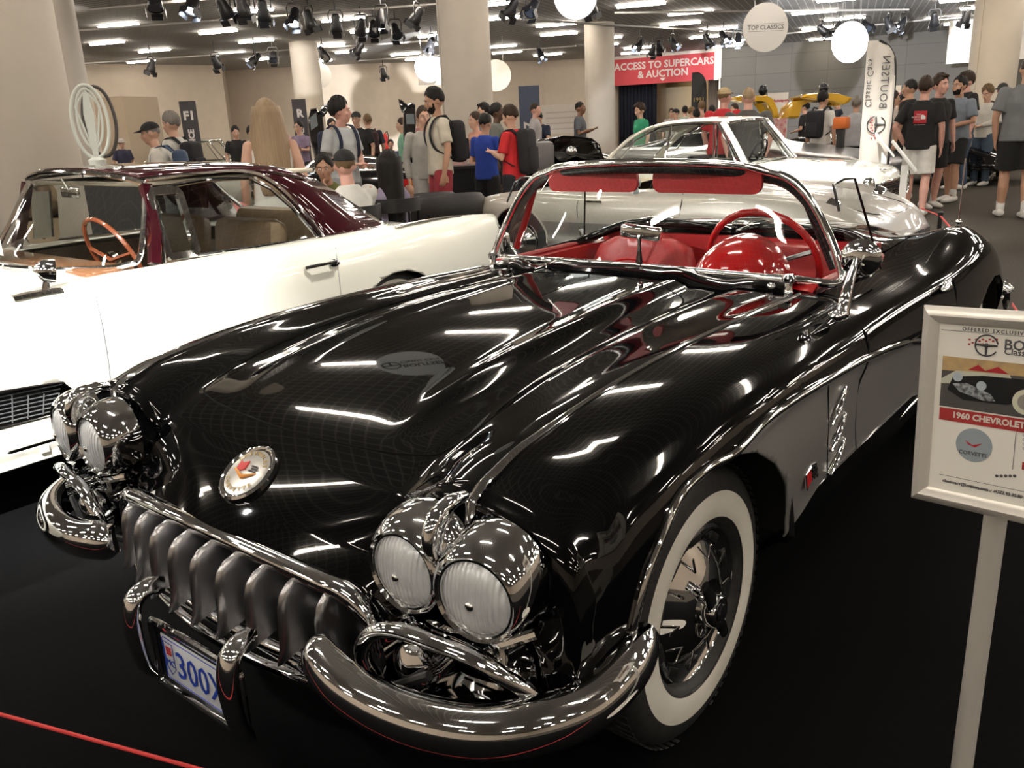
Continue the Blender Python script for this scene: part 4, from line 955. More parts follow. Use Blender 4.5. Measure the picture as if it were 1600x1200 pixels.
for s in (1, -1):
    for yc in (0, 2.7): wheel(CPE, s*.76, yc, s, simple=True)
    # side air outlet: dark box, bars, chrome lip
    obj('outlet_recess', box(min(s*.80, s*.84), max(s*.80, s*.84), .28, .90, .25, .57), DARK, CPE, smooth=False)
    bars = []
    for k in range(9):
        z = .40+.0165*k; y1 = .74+.085*(k/8)*1.0 if k < 7 else .80-.03*(k-7); bars.append(tube([(s*.885, .32, z+.018), (s*.885, y1, z-.002)], .0028, 5))
    for k in range(8):
        y = .36+.058*k; bars.append(tube([(s*.888, y, .395+(.02 if k > 6 else 0)), (s*.888, y+.02, .55-.012*k+(.01 if k < 4 else 0))], .0026, 5))
    obj('outlet_grille', join(*bars), mat('grille_alloy', (.55, .58, .62), .25, metal=.9), CPE)
    obj('outlet_frame', tube([(hit_x(bvA, y, z, s, .001), y, z) for y, z in [(a*(1-t)+c*t, b*(1-t)+d*t) for (a, b), (c, d) in zip(VG, VG[1:]+VG[:1]) for t in (0, .5)]], .004, 6, closed=True), CHROMEW, CPE)
    obj('jack_point', cbox((s*.906, .68, .262), (.012, .035, .035), .004), WHITEP, CPE)
    # door gaps, handle, mirror, belt trim
    for K in ([(1.03, .862), (1.005, .80), (1.0, .70), (.995, .55), (.985, .40), (.98, .28)], [(2.30, .845), (2.275, .78), (2.265, .65), (2.26, .45), (2.20, .30)]):
        obj('door_gap', tube(spline([(hit_x(bvA, a, b, s, -.0015), a, b) for a, b in K], 5), .003, 6), mat('gap_grey', (.12, .13, .15), .6), CPE)
    hz = hit_x(bvA, 2.2, .775, s)
    obj('door_handle', join(tube([(hz+s*.005, 2.26, .778), (hz+s*.035, 2.24, .785), (hz+s*.035, 2.10, .783), (hz+s*.01, 2.06, .778)], .009, 8), ellipsoid((hz+s*.008, 2.25, .775), (.014, .035, .022))), CHROME, CPE)
    obj('fin_moulding', sweep([(s*.84*1.0, y, hit_z(bvA, s*.84, y, .001)) for y in np.linspace(2.75, 3.66, 16)], [(-.002, -.022), (.006, -.015), (.006, .015), (-.002, .022)], up=(0, 0, 1)), CHROMEW, CPE)
    obj('tail_lamp', ellipsoid((s*.845, 3.72, .70), (.03, .04, .08)), CHROME, CPE)
    zf = hit_z(bvA, s*.82, .81)
    obj('wing_mirror', join(sweep([(s*.82, .71, zf+.004), (s*.82, .76, zf+.008), (s*.82, .86, zf+.008), (s*.82, .90, zf+.002)], [(-.008, -.03), (.006, -.022), (.01, 0), (.006, .022), (-.008, .03)], up=(0, 0, 1)), tube([(s*.82, .84, zf), (s*.825, .85, zf+.05)], [.018, .012], 8),
        xf(lathe([(.001, -.045), (.02, -.035), (.034, -.01), (.037, .03), (.034, .032), (.001, .03)], 20, 'y'), rot=(-.15, 0, s*-.2), loc=(s*.825, .855, zf+.088), scale=(1, 1, 1.35))), CHROME, CPE)
G_A = dict(ymid=1.95, bow=.10,
 roof=[(.56, 1.405, 1.262, 1.315), (.585, 1.50, 1.268, 1.318), (.60, 1.75, 1.272, 1.318), (.605, 2.0, 1.262, 1.312), (.60, 2.2, 1.235, 1.295), (.57, 2.38, 1.20, 1.26), (.53, 2.50, 1.165, 1.215)],
 sail_front=[(.60, 2.02, 1.262), (.635, 2.13, 1.19), (.68, 2.22, 1.07), (.72, 2.28, .96), (.755, 2.32, .885)],
 sail_rear=[(.53, 2.50, 1.165), (.56, 2.58, 1.11), (.60, 2.66, 1.03), (.66, 2.74, .95), (.72, 2.80, .895)],
 ws_top=[(0, 1.36, 1.302), (.25, 1.365, 1.296), (.48, 1.395, 1.272), (.585, 1.43, 1.25), (.62, 1.435, 1.21)],
 ws_bot=[(0, 1.02, .885), (.33, 1.07, .885), (.58, 1.18, .890), (.70, 1.25, .905), (.745, 1.30, .95)],
 rw_top=[(0, 2.55, 1.205), (.25, 2.54, 1.20), (.45, 2.52, 1.175), (.52, 2.52, 1.15)],
 rw_bot=[(0, 2.98, .905), (.3, 2.96, .905), (.52, 2.92, .90), (.62, 2.84, .91)],
 side=[(.735, 1.45, .905), (.645, 1.45, 1.215), (.615, 1.75, 1.235), (.61, 2.0, 1.225), (.64, 2.10, 1.165), (.68, 2.19, 1.06), (.755, 2.28, .895)])
greenhouse(CPE, MAROON, G_A, vent=[(.735, 1.435, .915), (.65, 1.435, 1.205), (.65, 1.58, 1.20), (.735, 1.46+.12, .912)])
for s in (1, -1):
    obj('windscreen_pillar', sweep([(s*.735, 1.36, .895), (s*.70, 1.40, 1.02), (s*.66, 1.425, 1.14), (s*.62, 1.44, 1.235)], [(-.022, -.022), (.022, -.022), (.022, .022), (-.022, .022)], up=(s, 0, .3)), MAROON, CPE)
    obj('pillar_moulding', tube([(s*.76, 1.395, .895), (s*.725, 1.43, 1.02), (s*.685, 1.445, 1.14), (s*.645, 1.455, 1.23)], .008, 6), CHROME, CPE)
    obj('roof_gutter', tube(spline([(s*.61, 1.45, 1.255), (s*.622, 1.75, 1.268), (s*.625, 2.0, 1.255), (s*.655, 2.12, 1.19), (s*.70, 2.22, 1.07), (s*.765, 2.31, .90)], 6), .008, 6), CHROME, CPE)
TAN = noise_mat('tan_leather', (.17, .115, .065), (.14, .095, .055), 20, .5)
BRN = noise_mat('brown_trim', (.10, .075, .055), (.08, .06, .045), 20, .7)
seat(CPE, (.36, 1.80, .52), .56, TAN); seat(CPE, (-.36, 1.80, .52), .56, TAN); seat(CPE, (0, 2.42, .55), 1.2, TAN, .45, .50, 'rear_seat')
obj('cabin_floor', box(-.72, .72, 1.1, 2.75, .28, .32), BRN, CPE, smooth=False)
obj('cabin_side', join(box(-.74, -.71, 1.1, 2.7, .3, .86), box(.71, .74, 1.1, 2.7, .3, .86), box(-.7, .7, 2.68, 2.72, .3, .88)), BRN, CPE, smooth=False)
obj('dashboard', join(cbox((0, 1.20, .86), (1.36, .22, .07), .03), cbox((0, 1.30, .76), (1.34, .04, .2), .01)), mat('dash_walnut', (.16, .07, .03), .3, coat=.6), CPE)
obj('headlining', cbox((0, 1.95, 1.235), (1.12, 1.0, .02), .008), mat('roof_lining', (.42, .38, .30), .9), CPE)
steer(CPE, (.38, 1.36, .90), (0, .93, .37), .205, mat('wood_rim', (.20, .05, .02), .2, coat=1))
obj('interior_mirror', join(cbox((0, 1.38, 1.20), (.18, .02, .055), .01), tube([(0, 1.38, 1.20), (0, 1.35, 1.27)], .006, 6)), CHROMEW, CPE)
obj('front_bumper', sweep(spline([(-.9, -.75, .42), (-.8, -1.0, .42), (-.4, -1.10, .42), (0, -1.12, .42), (.4, -1.10, .42), (.8, -1.0, .42), (.9, -.75, .42)], 5), [(-.06, 0), (0, .03), (.06, 0), (0, -.005)], up=(0, 0, 1)), CHROME, CPE)
obj('windscreen_note', box(-.45, -.15, 1.07, 1.072, .92, 1.10), mat('note_paper', (.75, .74, .70), .7), CPE, smooth=False)
# ------------------------------------------------------------------ silver sports roadster behind the black car, nose to the right
SILVER = mat('silver_metallic', (.40, .375, .335), .34, metal=.15, coat=.7)
def place_car(o, x, y, rz): o.location = (x, y, 0); o.rotation_euler = (0, 0, rz)
SLV = empty('silver_car', (-1.25, 5.80, 0), PI/2, 'low silver-beige open sports car with red tail lamp, seen side-on through the roadster windscreen', 'car')
# local: front -y, length x->world
BR_ = [
 [(-1.25, 0, .42), (-1.22, 0, .52), (-1.1, 0, .60), (-.8, 0, .70), (-.3, 0, .79), (.3, 0, .84), (.7, 0, .85), (1.6, 0, .84), (2.2, 0, .83), (2.7, 0, .76), (3.1, 0, .68), (3.25, 0, .58), (3.3, 0, .45)],
 [(-1.25, .2, .42), (-1.2, .25, .52), (-1.1, .27, .60), (-.8, .3, .695), (-.3, .3, .78), (.3, .3, .825), (.7, .3, .84), (1.6, .3, .83), (2.2, .3, .82), (2.7, .3, .755), (3.1, .3, .675), (3.25, .28, .58), (3.3, .2, .45)],
 [(-1.25, .3, .42), (-1.2, .4, .51), (-1.1, .45, .58), (-.8, .46, .66), (-.3, .47, .74), (.3, .5, .80), (.7, .5, .83), (1.6, .5, .82), (2.2, .5, .81), (2.7, .5, .75), (3.1, .48, .67), (3.25, .42, .57), (3.3, .3, .45)],
 [(-1.25, .35, .42), (-1.2, .48, .50), (-1.1, .56, .57), (-.8, .60, .69), (-.3, .63, .79), (.3, .65, .815), (.7, .66, .81), (1.6, .68, .79), (2.2, .66, .81), (2.7, .62, .77), (3.1, .58, .69), (3.25, .5, .57), (3.3, .35, .45)],
 [(-1.25, .38, .42), (-1.2, .53, .48), (-1.1, .64, .55), (-.8, .72, .66), (-.3, .745, .76), (.3, .76, .785), (.7, .765, .77), (1.6, .775, .75), (2.2, .765, .775), (2.7, .73, .74), (3.1, .66, .66), (3.25, .56, .56), (3.3, .38, .45)],
 [(-1.25, .38, .41), (-1.2, .55, .45), (-1.1, .68, .50), (-.8, .775, .58), (-.3, .80, .66), (.3, .81, .69), (.7, .815, .68), (1.6, .82, .67), (2.2, .82, .69), (2.7, .79, .66), (3.1, .72, .60), (3.25, .6, .53), (3.3, .38, .44)],
 [(-1.25, .38, .40), (-1.2, .55, .41), (-1.1, .69, .44), (-.8, .79, .50), (-.3, .82, .56), (.3, .83, .57), (1.6, .83, .56), (2.2, .84, .56), (2.7, .81, .55), (3.1, .74, .53), (3.25, .61, .50), (3.3, .38, .43)],
 [(-1.25, .36, .38), (-1.1, .67, .38), (-.8, .77, .40), (-.3, .80, .41), (1.6, .80, .41), (2.2, .82, .42), (2.7, .79, .42), (3.1, .72, .43), (3.25, .6, .44), (3.3, .36, .42)],
 [(-1.25, .3, .36), (-1.1, .6, .31), (-.8, .74, .28), (1.6, .76, .26), (2.4, .76, .28), (3.1, .66, .36), (3.3, .3, .41)],
 [(-1.25, 0, .35), (-1.1, 0, .27), (1.6, 0, .22), (3.1, 0, .32), (3.3, 0, .40)],
]
cabB = ([(-.50, .80), (.50, .80), (.58, 1.0), (.58, 1.75), (.48, 1.92), (-.48, 1.92), (-.58, 1.75), (-.58, 1.0)], (0, 1), lambda c: c.z > .7)
BR_ = [[(y*.84 if y < 0 else y, x, z) for y, x, z in r] for r in BR_]
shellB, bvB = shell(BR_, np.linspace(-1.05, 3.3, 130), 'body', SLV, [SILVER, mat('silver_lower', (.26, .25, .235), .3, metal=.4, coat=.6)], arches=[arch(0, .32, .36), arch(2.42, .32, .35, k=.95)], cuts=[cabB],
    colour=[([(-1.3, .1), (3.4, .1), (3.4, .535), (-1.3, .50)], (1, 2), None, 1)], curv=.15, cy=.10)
wells(SLV, (0, 2.42), .38, .78)
for s in (1, -1):
    for yc in (0, 2.42): wheel(SLV, s*.68, yc, s, R=.32, simple=True, white=False)
    # headlamp in the front wing
    obj('headlamp', join(xf(lathe([(.082, .07), (.085, .0), (.080, -.014), (.074, -.012)], 28, 'y'), rot=(.45, 0, 0), loc=(s*.60, -.56, .665))), CHROME, SLV)
    obj('headlamp_glass', xf(lathe([(.001, -.03), (.05, -.02), (.076, .0)], 28, 'y'), rot=(.45, 0, 0), loc=(s*.60, -.565, .665)), LENS, SLV)
    obj('tail_lamp', ellipsoid((s*.655, 3.08, .585), (.07, .16, .055)), mat('lamp_red', (.5, .01, .01), .1, coat=1), SLV)
    for K in ([(.68, .79), (.66, .74), (.66, .66), (.67, .54), (.68, .36)], [(1.70, .765), (1.72, .70), (1.71, .60), (1.70, .40)]):
        obj('door_gap', tube(spline([(hit_x(bvB, a, b, s, -.0015), a, b) for a, b in K], 5), .0045, 6), DARK, SLV)
    obj('door_handle', join(tube([(hit_x(bvB, 1.62, .70, s, .004), 1.64, .71), (hit_x(bvB, 1.62, .70, s, .035), 1.60, .72), (hit_x(bvB, 1.5, .70, s, .035), 1.50, .72), (hit_x(bvB, 1.5, .70, s, .003), 1.46, .715)], .011, 8)), CHROME, SLV)
    obj('wing_mirror', join(tube([(s*.71, 1.15, .79), (s*.72, 1.15, .84)], [.03, .018], 10), cbox((s*.72, 1.17, .875), (.10, .10, .07), .02)), mat('mirror_grey', (.30, .34, .36), .3, metal=.5), SLV)
    obj('arch_lip', tube([(hit_x(bvB, 2.42+.355*math.cos(a), .32+.34*math.sin(a), s, .004), 2.42+.355*math.cos(a), .32+.34*math.sin(a)) for a in np.linspace(0, PI, 20)], .010, 6), SILVER, SLV)
TRIMB = [(-.62, .78, .80), (-.5, .66, .83), (0, .58, .85), (.5, .66, .83), (.62, .78, .80)]
TOPB = [(-.52, .98, 1.08), (-.4, .93, 1.10), (0, .90, 1.11), (.4, .93, 1.10), (.52, .98, 1.08)]
obj('cockpit_trim', tube(spline([(-.60, 1.9, .80), (-.62, 1.3, .79), (-.62, .85, .80)]+TRIMB[1:-1]+[(.62, .85, .80), (.62, 1.3, .79), (.60, 1.9, .80)], 6), .012, 6), CHROME, SLV)
obj('tonneau', grid(np.array([[(x, y, .815+.045*math.cos(x/.6*PI/2)) for x in np.linspace(-.56, .56, 12)] for y in (1.35, 1.5, 1.7, 1.95)])), mat('tonneau_beige', (.50, .42, .30), .7), SLV)
obj('cabin', join(box(-.56, .56, .8, 1.9, .3, .34), box(-.58, -.56, .8, 1.9, .3, .78), box(.56, .58, .8, 1.9, .3, .78)), BRN, SLV, smooth=False)
obj('bonnet_seam', tube(spline([(s_*1.0, a, hit_z(bvB, s_, a, -.001)) for s_, a in ((-.52, .5), (-.52, -.2), (-.50, -.62), (-.38, -.84), (0, -.90), (.38, -.84), (.50, -.62), (.52, -.2), (.52, .5))], 6), .004, 6), DARK, SLV)
obj('nose_mouth', xf(ellipsoid((0, -1.02, .42), (.22, .05, .06)), loc=(0, 0, 0)), DARK, SLV)
steer(SLV, (-.32, 1.12, .82), (0, .9, .4), .19, BLK)

# ------------------------------------------------------------------ white bubble-roof coupe behind
def hatch_car(name, loc, rz, label, body_m, roof_m, white=False, cat='car'):
    P = empty(name, loc, rz, label, cat)
    Rr = [
     [(-.75, 0, .50), (-.72, 0, .66), (-.62, 0, .76), (-.2, 0, .84), (.5, 0, .90), (.9, 0, .92), (2.6, 0, .93), (3.2, 0, .88), (3.5, 0, .75), (3.55, 0, .5)],
     [(-.75, .3, .50), (-.72, .35, .66), (-.62, .38, .76), (-.2, .4, .835), (.5, .4, .89), (.9, .4, .91), (2.6, .4, .92), (3.2, .4, .87), (3.5, .36, .74), (3.55, .3, .5)],
     [(-.75, .55, .50), (-.72, .60, .66), (-.62, .64, .75), (-.2, .65, .81), (.5, .66, .86), (.9, .66, .88), (2.6, .66, .89), (3.2, .64, .84), (3.5, .55, .72), (3.55, .5, .5)],
     [(-.75, .62, .50), (-.72, .70, .63), (-.62, .76, .71), (-.2, .78, .77), (.5, .79, .82), (.9, .79, .84), (2.6, .79, .85), (3.2, .76, .80), (3.5, .65, .70), (3.55, .55, .5)],
     [(-.75, .64, .49), (-.72, .73, .57), (-.62, .80, .62), (-.2, .825, .68), (.5, .83, .72), (2.6, .83, .73), (3.2, .79, .70), (3.5, .68, .63), (3.55, .56, .48)],
     [(-.75, .64, .46), (-.72, .73, .50), (-.62, .81, .52), (-.2, .835, .54), (2.6, .84, .55), (3.2, .80, .54), (3.5, .68, .52), (3.55, .56, .46)],
     [(-.75, .62, .42), (-.62, .78, .40), (-.2, .82, .38), (2.6, .82, .38), (3.2, .77, .40), (3.55, .54, .42)],
     [(-.75, .55, .38), (-.62, .70, .30), (-.2, .76, .25), (2.6, .76, .25), (3.2, .7, .32), (3.55, .5, .40)],
     [(-.75, 0, .38), (-.62, 0, .28), (2.6, 0, .22), (3.55, 0, .40)]]
    Rr = [[(y*.55 if y < 0 else y, x, z) for y, x, z in r] for r in Rr]
    cabC = ([(-.58, .95), (.58, .95), (.66, 1.2), (.66, 2.3), (.5, 2.6), (-.5, 2.6), (-.66, 2.3), (-.66, 1.2)], (0, 1), lambda c: c.z > .78)
    o, bv = shell(Rr, np.linspace(-.4125, 3.55, 110), 'body', P, [body_m], arches=[arch(.30, .32, .36), arch(2.45, .32, .35)], cuts=[cabC], curv=.10, cy=.10)
    wells(P, (.30, 2.45), .38, .80)
    for s in (1, -1):
        for yc in (.30, 2.45): wheel(P, s*.70, yc, s, R=.32, simple=True, white=False)
    return P, bv
WHT, bvC = hatch_car('white_coupe_car', (-1.50, 8.15, 0), PI/2, 'white closed coupe with domed roof and black grille, behind the silver sports car', WHITEP, WHITEP)
G_C = dict(ymid=1.9, bow=.06,
 roof=[(.50, 1.20, 1.345, 1.37), (.56, 1.30, 1.35, 1.39), (.60, 1.6, 1.358, 1.40), (.60, 2.0, 1.335, 1.385), (.57, 2.30, 1.27, 1.33), (.55, 2.45, 1.22, 1.27)],
 sail_front=[(.585, 2.12, 1.325), (.62, 2.42, 1.18), (.66, 2.62, 1.03), (.69, 2.72, .90)],
 sail_rear=[(.55, 2.45, 1.22), (.58, 2.58, 1.12), (.61, 2.72, 1.0), (.66, 2.84, .89)],
 ws_top=[(0, 1.14, 1.355), (.3, 1.16, 1.35), (.50, 1.20, 1.325), (.555, 1.225, 1.30)],
 ws_bot=[(0, .72, .915), (.35, .76, .90), (.58, .84, .885), (.66, .90, .89)],
 rw_top=[(0, 2.50, 1.26), (.3, 2.49, 1.25), (.50, 2.47, 1.21)], rw_bot=[(0, 2.95, .92), (.35, 2.92, .91), (.60, 2.85, .89)],
 side=[(.70, 1.02, .87), (.60, 1.32, 1.325), (.60, 1.7, 1.335), (.60, 2.05, 1.31), (.63, 2.36, 1.17), (.685, 2.62, .88)])
greenhouse(WHT, WHITEP, G_C, bpil=[(.69, 1.95, .88), (.605, 1.90, 1.32)])
for s in (1, -1):
    obj('windscreen_pillar', sweep([(s*.70, .92, .87), (s*.64, 1.10, 1.13), (s*.575, 1.27, 1.34)], [(-.02, -.028), (.02, -.028), (.02, .028), (-.02, .028)], up=(s, 0, .3)), WHITEP, WHT)
    obj('pillar_moulding', tube([(s*.71, .99, .87), (s*.65, 1.16, 1.13), (s*.59, 1.31, 1.33)], .008, 6), CHROME, WHT)
    obj('quarter_light_bar', tube([(s*.69, 1.32, .88), (s*.61, 1.36, 1.325)], .010, 6), CHROME, WHT)
    obj('headlamp', join(xf(lathe([(.09, .04), (.095, -.01), (.085, -.03), (.04, -.045), (.001, -.05)], 24, 'y'), loc=(s*.64, -.37, .655))), CHROME, WHT)
obj('front_grille', join(box(-.50, .50, -.435, -.39, .52, .67), *[tube([(-.49, -.445, z), (.49, -.445, z)], .004, 5) for z in (.54, .565, .59, .615, .64)]), BLKG, WHT, smooth=False)
obj('grille_frame', tube([(x, -.445, .595+z) for x, z in rrect(1.04, .18, .07, 5)], .010, 6, closed=True), CHROME, WHT)
obj('side_grille', xf(join(box(.765, .79, -.30, -.12, .52, .64)), scale=(-1, 1, 1)), BLKG, WHT, smooth=False)
obj('bonnet_badge', ellipsoid((0, -.30, .785), (.03, .05, .008)), CHROMEW, WHT)
for s in (1, -1): seat(WHT, (s*.34, 1.7, .46), .5, BLK)
seat(WHT, (0, 2.35, .50), 1.1, BLK, .4, .4, 'rear_seat')
obj('cabin', join(box(-.66, .66, .95, 2.6, .28, .32), box(-.68, -.66, .95, 2.6, .3, .80), box(.66, .68, .95, 2.6, .3, .80), box(-.66, .66, .90, 1.1, .6, .87)), BLK, WHT, smooth=False)
steer(WHT, (.34, 1.25, .93), (0, .9, .4), .20, BLK)
for s in (1,): obj('wiper', join(tube([(-.2, .80, .93), (-.5, .86, .95)], .006, 5), tube([(.2, .80, .93), (-.1, .78, .95)], .006, 5)), BLK, WHT)
# ------------------------------------------------------------------ people
SKIN = {k: noise_mat('skin_'+k, c, tuple(x*.9 for x in c), 14, .55) for k, c in dict(fair=(.60, .36, .26), tan=(.48, .27, .18), brown=(.22, .11, .065), dark=(.10, .05, .03), pink=(.62, .34, .27)).items()}
def hair_mat(k, c):
    m = mat('hair_'+k, c, .55, spec=.25); n, l = nt(m); b = n['Principled BSDF']; tc = n.new('ShaderNodeTexCoord'); mp = n.new('ShaderNodeMapping'); mp.inputs['Scale'].default_value = (90, 90, 3)
    t = n.new('ShaderNodeTexNoise'); t.inputs['Scale'].default_value = 1; r = n.new('ShaderNodeValToRGB'); r.color_ramp.elements[0].color = (*[x*.62 for x in c], 1); r.color_ramp.elements[1].color = (*[min(1, x*1.15) for x in c], 1)
    l.new(tc.outputs['Object'], mp.inputs[0]); l.new(mp.outputs[0], t.inputs[0]); l.new(t.outputs[0], r.inputs[0]); l.new(r.outputs[0], b.inputs['Base Color']); return m
HAIR = {k: hair_mat(k, c) for k, c in dict(black=(.010, .008, .007), brown=(.035, .020, .012), light=(.16, .10, .05), blond=(.33, .235, .145), grey=(.20, .18, .16)).items()}
_cl = {}
def cloth(c, name=None):
    k = tuple(round(x, 3) for x in c)
    if k not in _cl: _cl[k] = noise_mat(name or 'cloth_%d' % len(_cl), c, tuple(x*.85 for x in c), 9, .85, bump=.25)
    return _cl[k]
EYEW = mat('eye_white', (.7, .68, .65), .3); EYEB = mat('eye_dark', (.02, .012, .01), .2); LIP = mat('lip', (.40, .15, .12), .5); BROW = mat('brow', (.03, .02, .015), .8)
def remesh(name, vf, vox, m, parent, smooth=4):
    me = bpy.data.meshes.new(name); me.from_pydata([tuple(map(float, v)) for v in vf[0]], [], [tuple(int(i) for i in f) for f in vf[1]]); me.update()
    o = bpy.data.objects.new(name, me); COL.objects.link(o)
    r = o.modifiers.new('r', 'REMESH'); r.mode = 'VOXEL'; r.voxel_size = vox; r.use_smooth_shade = True
    s = o.modifiers.new('s', 'SMOOTH'); s.iterations = smooth; s.factor = .5
    dg = bpy.context.evaluated_depsgraph_get(); m2 = bpy.data.meshes.new_from_object(o.evaluated_get(dg)); m2.name = name
    o.modifiers.clear(); o.data = m2; bpy.data.meshes.remove(me)
    m2.materials.clear(); m2.materials.append(m); o.parent = parent
    m2.polygons.foreach_set('use_smooth', [True]*len(m2.polygons))
    return o
def cap_tube(P, R, k=12, up=None):
    """closed tube with rounded ends; R scalars or (a,b) pairs"""
    P = [np.array(p, float) for p in P]; R = [np.array(r, float) if np.ndim(r) else np.array([r, r], float) for r in R]
    d0 = P[0]-P[1]; d0 /= np.linalg.norm(d0)+1e-9; d1 = P[-1]-P[-2]; d1 /= np.linalg.norm(d1)+1e-9
    PP = [P[0]+d0*R[0].mean()*.8, P[0]+d0*R[0].mean()*.5]+P+[P[-1]+d1*R[-1].mean()*.5, P[-1]+d1*R[-1].mean()*.8]
    RR = [R[0]*.25, R[0]*.8]+R+[R[-1]*.8, R[-1]*.25]
    return sweep(PP, circ(1, k), up=up, scale=RR)
def flat_tube(P, R, k=18, up=None, round_end=True):
    P = [np.array(p, float) for p in P]; R = [np.array(r, float) if np.ndim(r) else np.array([r, r], float) for r in R]
    if round_end:
        d1 = P[-1]-P[-2]; d1 /= np.linalg.norm(d1)+1e-9
        P = P+[P[-1]+d1*R[-1].mean()*.5]; R = R+[R[-1]*.5]
    return sweep(P, circ(1, k), up=up, scale=R)
def person(name, loc, rz, H, label, shirt=(.3, .3, .3), bottom=(.01, .01, .012), kind='shorts', hair='short', hc='brown', skin='fair', arms=('down', 'down'), group=None, bend=0, nod=0, turn=0, stride=0,
           sleeve='short', sit=False, shoe=(.7, .68, .65), sock=True, vox=.011, face=True, build=1.0, beard=False, glasses=False, capc=(.01, .01, .012), dress=False, hair_len=.45, hair_w=1.0):
    s = H/1.75
    root = empty('person', loc, rz, label, 'person', group)
    sk = SKIN[skin]; bl = math.radians(bend)
    hz = .46 if sit else .93
    def up(p):   # upper-body point: bend about the hip, drop when seated
        x, y, z = p; z0 = .93; yy = y*math.cos(bl)-(z-z0)*math.sin(bl); zz = (z-z0)*math.cos(bl)+y*math.sin(bl)
        return np.array([x, yy, hz+zz])*s
    b = build
    torso = [(0, 0, .93), (0, 0, 1.02), (0, -.005, 1.14), (0, -.005, 1.27), (0, .005, 1.36), (0, .01, 1.40)]
    tr = [(.112, .165*b), (.105, .150*b), (.108*b, .150*b), (.118*b, .170*b), (.095, .160*b), (.050, .08)]
    neck = [(0, .01, 1.42), (0, .0, 1.462), (0, -.012, 1.53)]
    parts = [cap_tube([up(p) for p in torso], [(a*s, c*s) for a, c in tr], 18, up=(0, -1, -.0)), cap_tube([up(p) for p in neck], [(.060*s, .075*s), (.056*s, .060*s), (.055*s, .056*s)], 14, up=(0, -1, 0))]
    # legs
    legs = {}
    for sd in (1, -1):
        if sit: hp, kn, an = (sd*.095, -.02, .50), (sd*.14, -.43, .50), (sd*.13, -.38, .09)
        else:
            st = sd*stride; hp, kn, an = (sd*.092, 0, .90), (sd*.105, -.025-st*.5, .50), (sd*.11, .02-st, .09)
        hp, kn, an = [np.array(q)*s for q in (hp, kn, an)]; legs[sd] = (hp, kn, an)
        m1 = hp*.5+kn*.5; m2 = kn*.62+an*.38+np.array([0, .015*s, 0])
        parts.append(cap_tube([hp, m1, kn, m2, an], [.092*s*b, .078*s*b, .055*s, .058*s, .038*s], 14))
        parts.append(cap_tube([an+np.array([0, .03, -.03])*s, an+np.array([0, -.07, -.055])*s, an+np.array([0, -.14, -.062])*s], [.038*s, .036*s, .028*s], 10))
    # arms
    AR_ = {'down': ((.245, .03, 1.13), (.25, -.03, .88)), 'front': ((.25, .01, 1.14), (.07, -.22, 1.08)), 'crossed': ((.25, -.07, 1.15), (-.05, -.20, 1.19)), 'phone': ((.235, -.04, 1.13), (.06, -.27, 1.20)),
           'pocket': ((.30, .07, 1.15), (.20, -.01, .93)), 'chin': ((.20, -.14, 1.18), (.05, -.16, 1.43)), 'lean': ((.22, -.17, 1.20), (.16, -.33, 1.04)), 'side': ((.27, .04, 1.14), (.30, -.10, .92))}
    armp = {}
    for sd, nm in zip((1, -1), arms):
        E_, W_ = AR_[nm]; S_ = up((sd*.175*b, .01, 1.405)); E_ = up((sd*E_[0]*max(1, b*.97), E_[1], E_[2])); W_ = up((sd*W_[0], W_[1], W_[2]))
        armp[sd] = (S_, E_, W_)
        parts.append(cap_tube([S_, S_*.5+E_*.5, E_, E_*.5+W_*.5, W_], [.050*s*b, .047*s*b, .038*s, .036*s, .026*s], 12))
        d = (W_-E_); d /= np.linalg.norm(d); sidev = np.cross(d, [0, 0, 1.]); sidev = sidev/(np.linalg.norm(sidev)+1e-6)
        if abs(d[2]) > .8: sidev = np.array([0, -1., 0])
        nrm = np.cross(d, sidev)
        pc = W_+d*.055*s
        parts.append(cap_tube([W_, pc, W_+d*.085*s], [(.018*s, .028*s), (.015*s, .040*s), (.013*s, .038*s)], 10, up=nrm))
        for i, (o_, L) in enumerate(((-.030, .062), (-.010, .074), (.010, .068), (.030, .052))):
            a0 = W_+d*.085*s+sidev*o_*s; a1 = a0+(d*.6+nrm*.18*sd)*L*s; a2 = a1+(d*.25+nrm*.35*sd)*L*.6*s
            parts.append(cap_tube([a0, a1, a2], [.0095*s, .0088*s, .0075*s], 7))
        t0 = W_+d*.03*s-sidev*.030*s; parts.append(cap_tube([t0, t0+(d*.6-sidev*.5)*.05*s, t0+(d*1.1-sidev*.45)*.065*s], [.012*s, .0105*s, .008*s], 7))
    # head
    Hc = up((0, -.02, 1.622)); Rh = Matrix.Rotation(math.radians(turn), 3, 'Z') @ Matrix.Rotation(math.radians(-bend*.5-nod)*-1, 3, 'X')
    def hd(vf): return xf(xf(vf, scale=(s*1.06, s*1.06, s*1.06)), M=Matrix.Translation(Vector(Hc)) @ Rh.to_4x4())
    hp_ = [hd(ellipsoid((0, .012, .025), (.076, .098, .098), 20, 14)), hd(ellipsoid((0, -.022, -.035), (.058, .072, .085), 18, 12)), hd(ellipsoid((0, -.058, -.082), (.030, .030, .026), 12, 8)),
           hd(cap_tube([(0, -.088, .020), (0, -.108, -.018), (0, -.100, -.028)], [.010, .015, .012], 8)), hd(ellipsoid((0, -.078, .035), (.050, .018, .012), 10, 8)), hd(ellipsoid((0, -.088, -.055), (.024, .012, .012), 10, 8))]
    for sd in (1, -1):
        hp_.append(hd(xf(ellipsoid((0, 0, 0), (.009, .020, .032), 8, 8), loc=(sd*.078, .012, -.005)))); hp_.append(hd(ellipsoid((sd*.042, -.062, -.022), (.024, .022, .022), 8, 8)))
    body = remesh('body', join(*parts, *hp_), vox*s, sk, root, 3)
    # hair
    hr = random.Random(int(abs(loc[0]*97+loc[1]*31))+7)
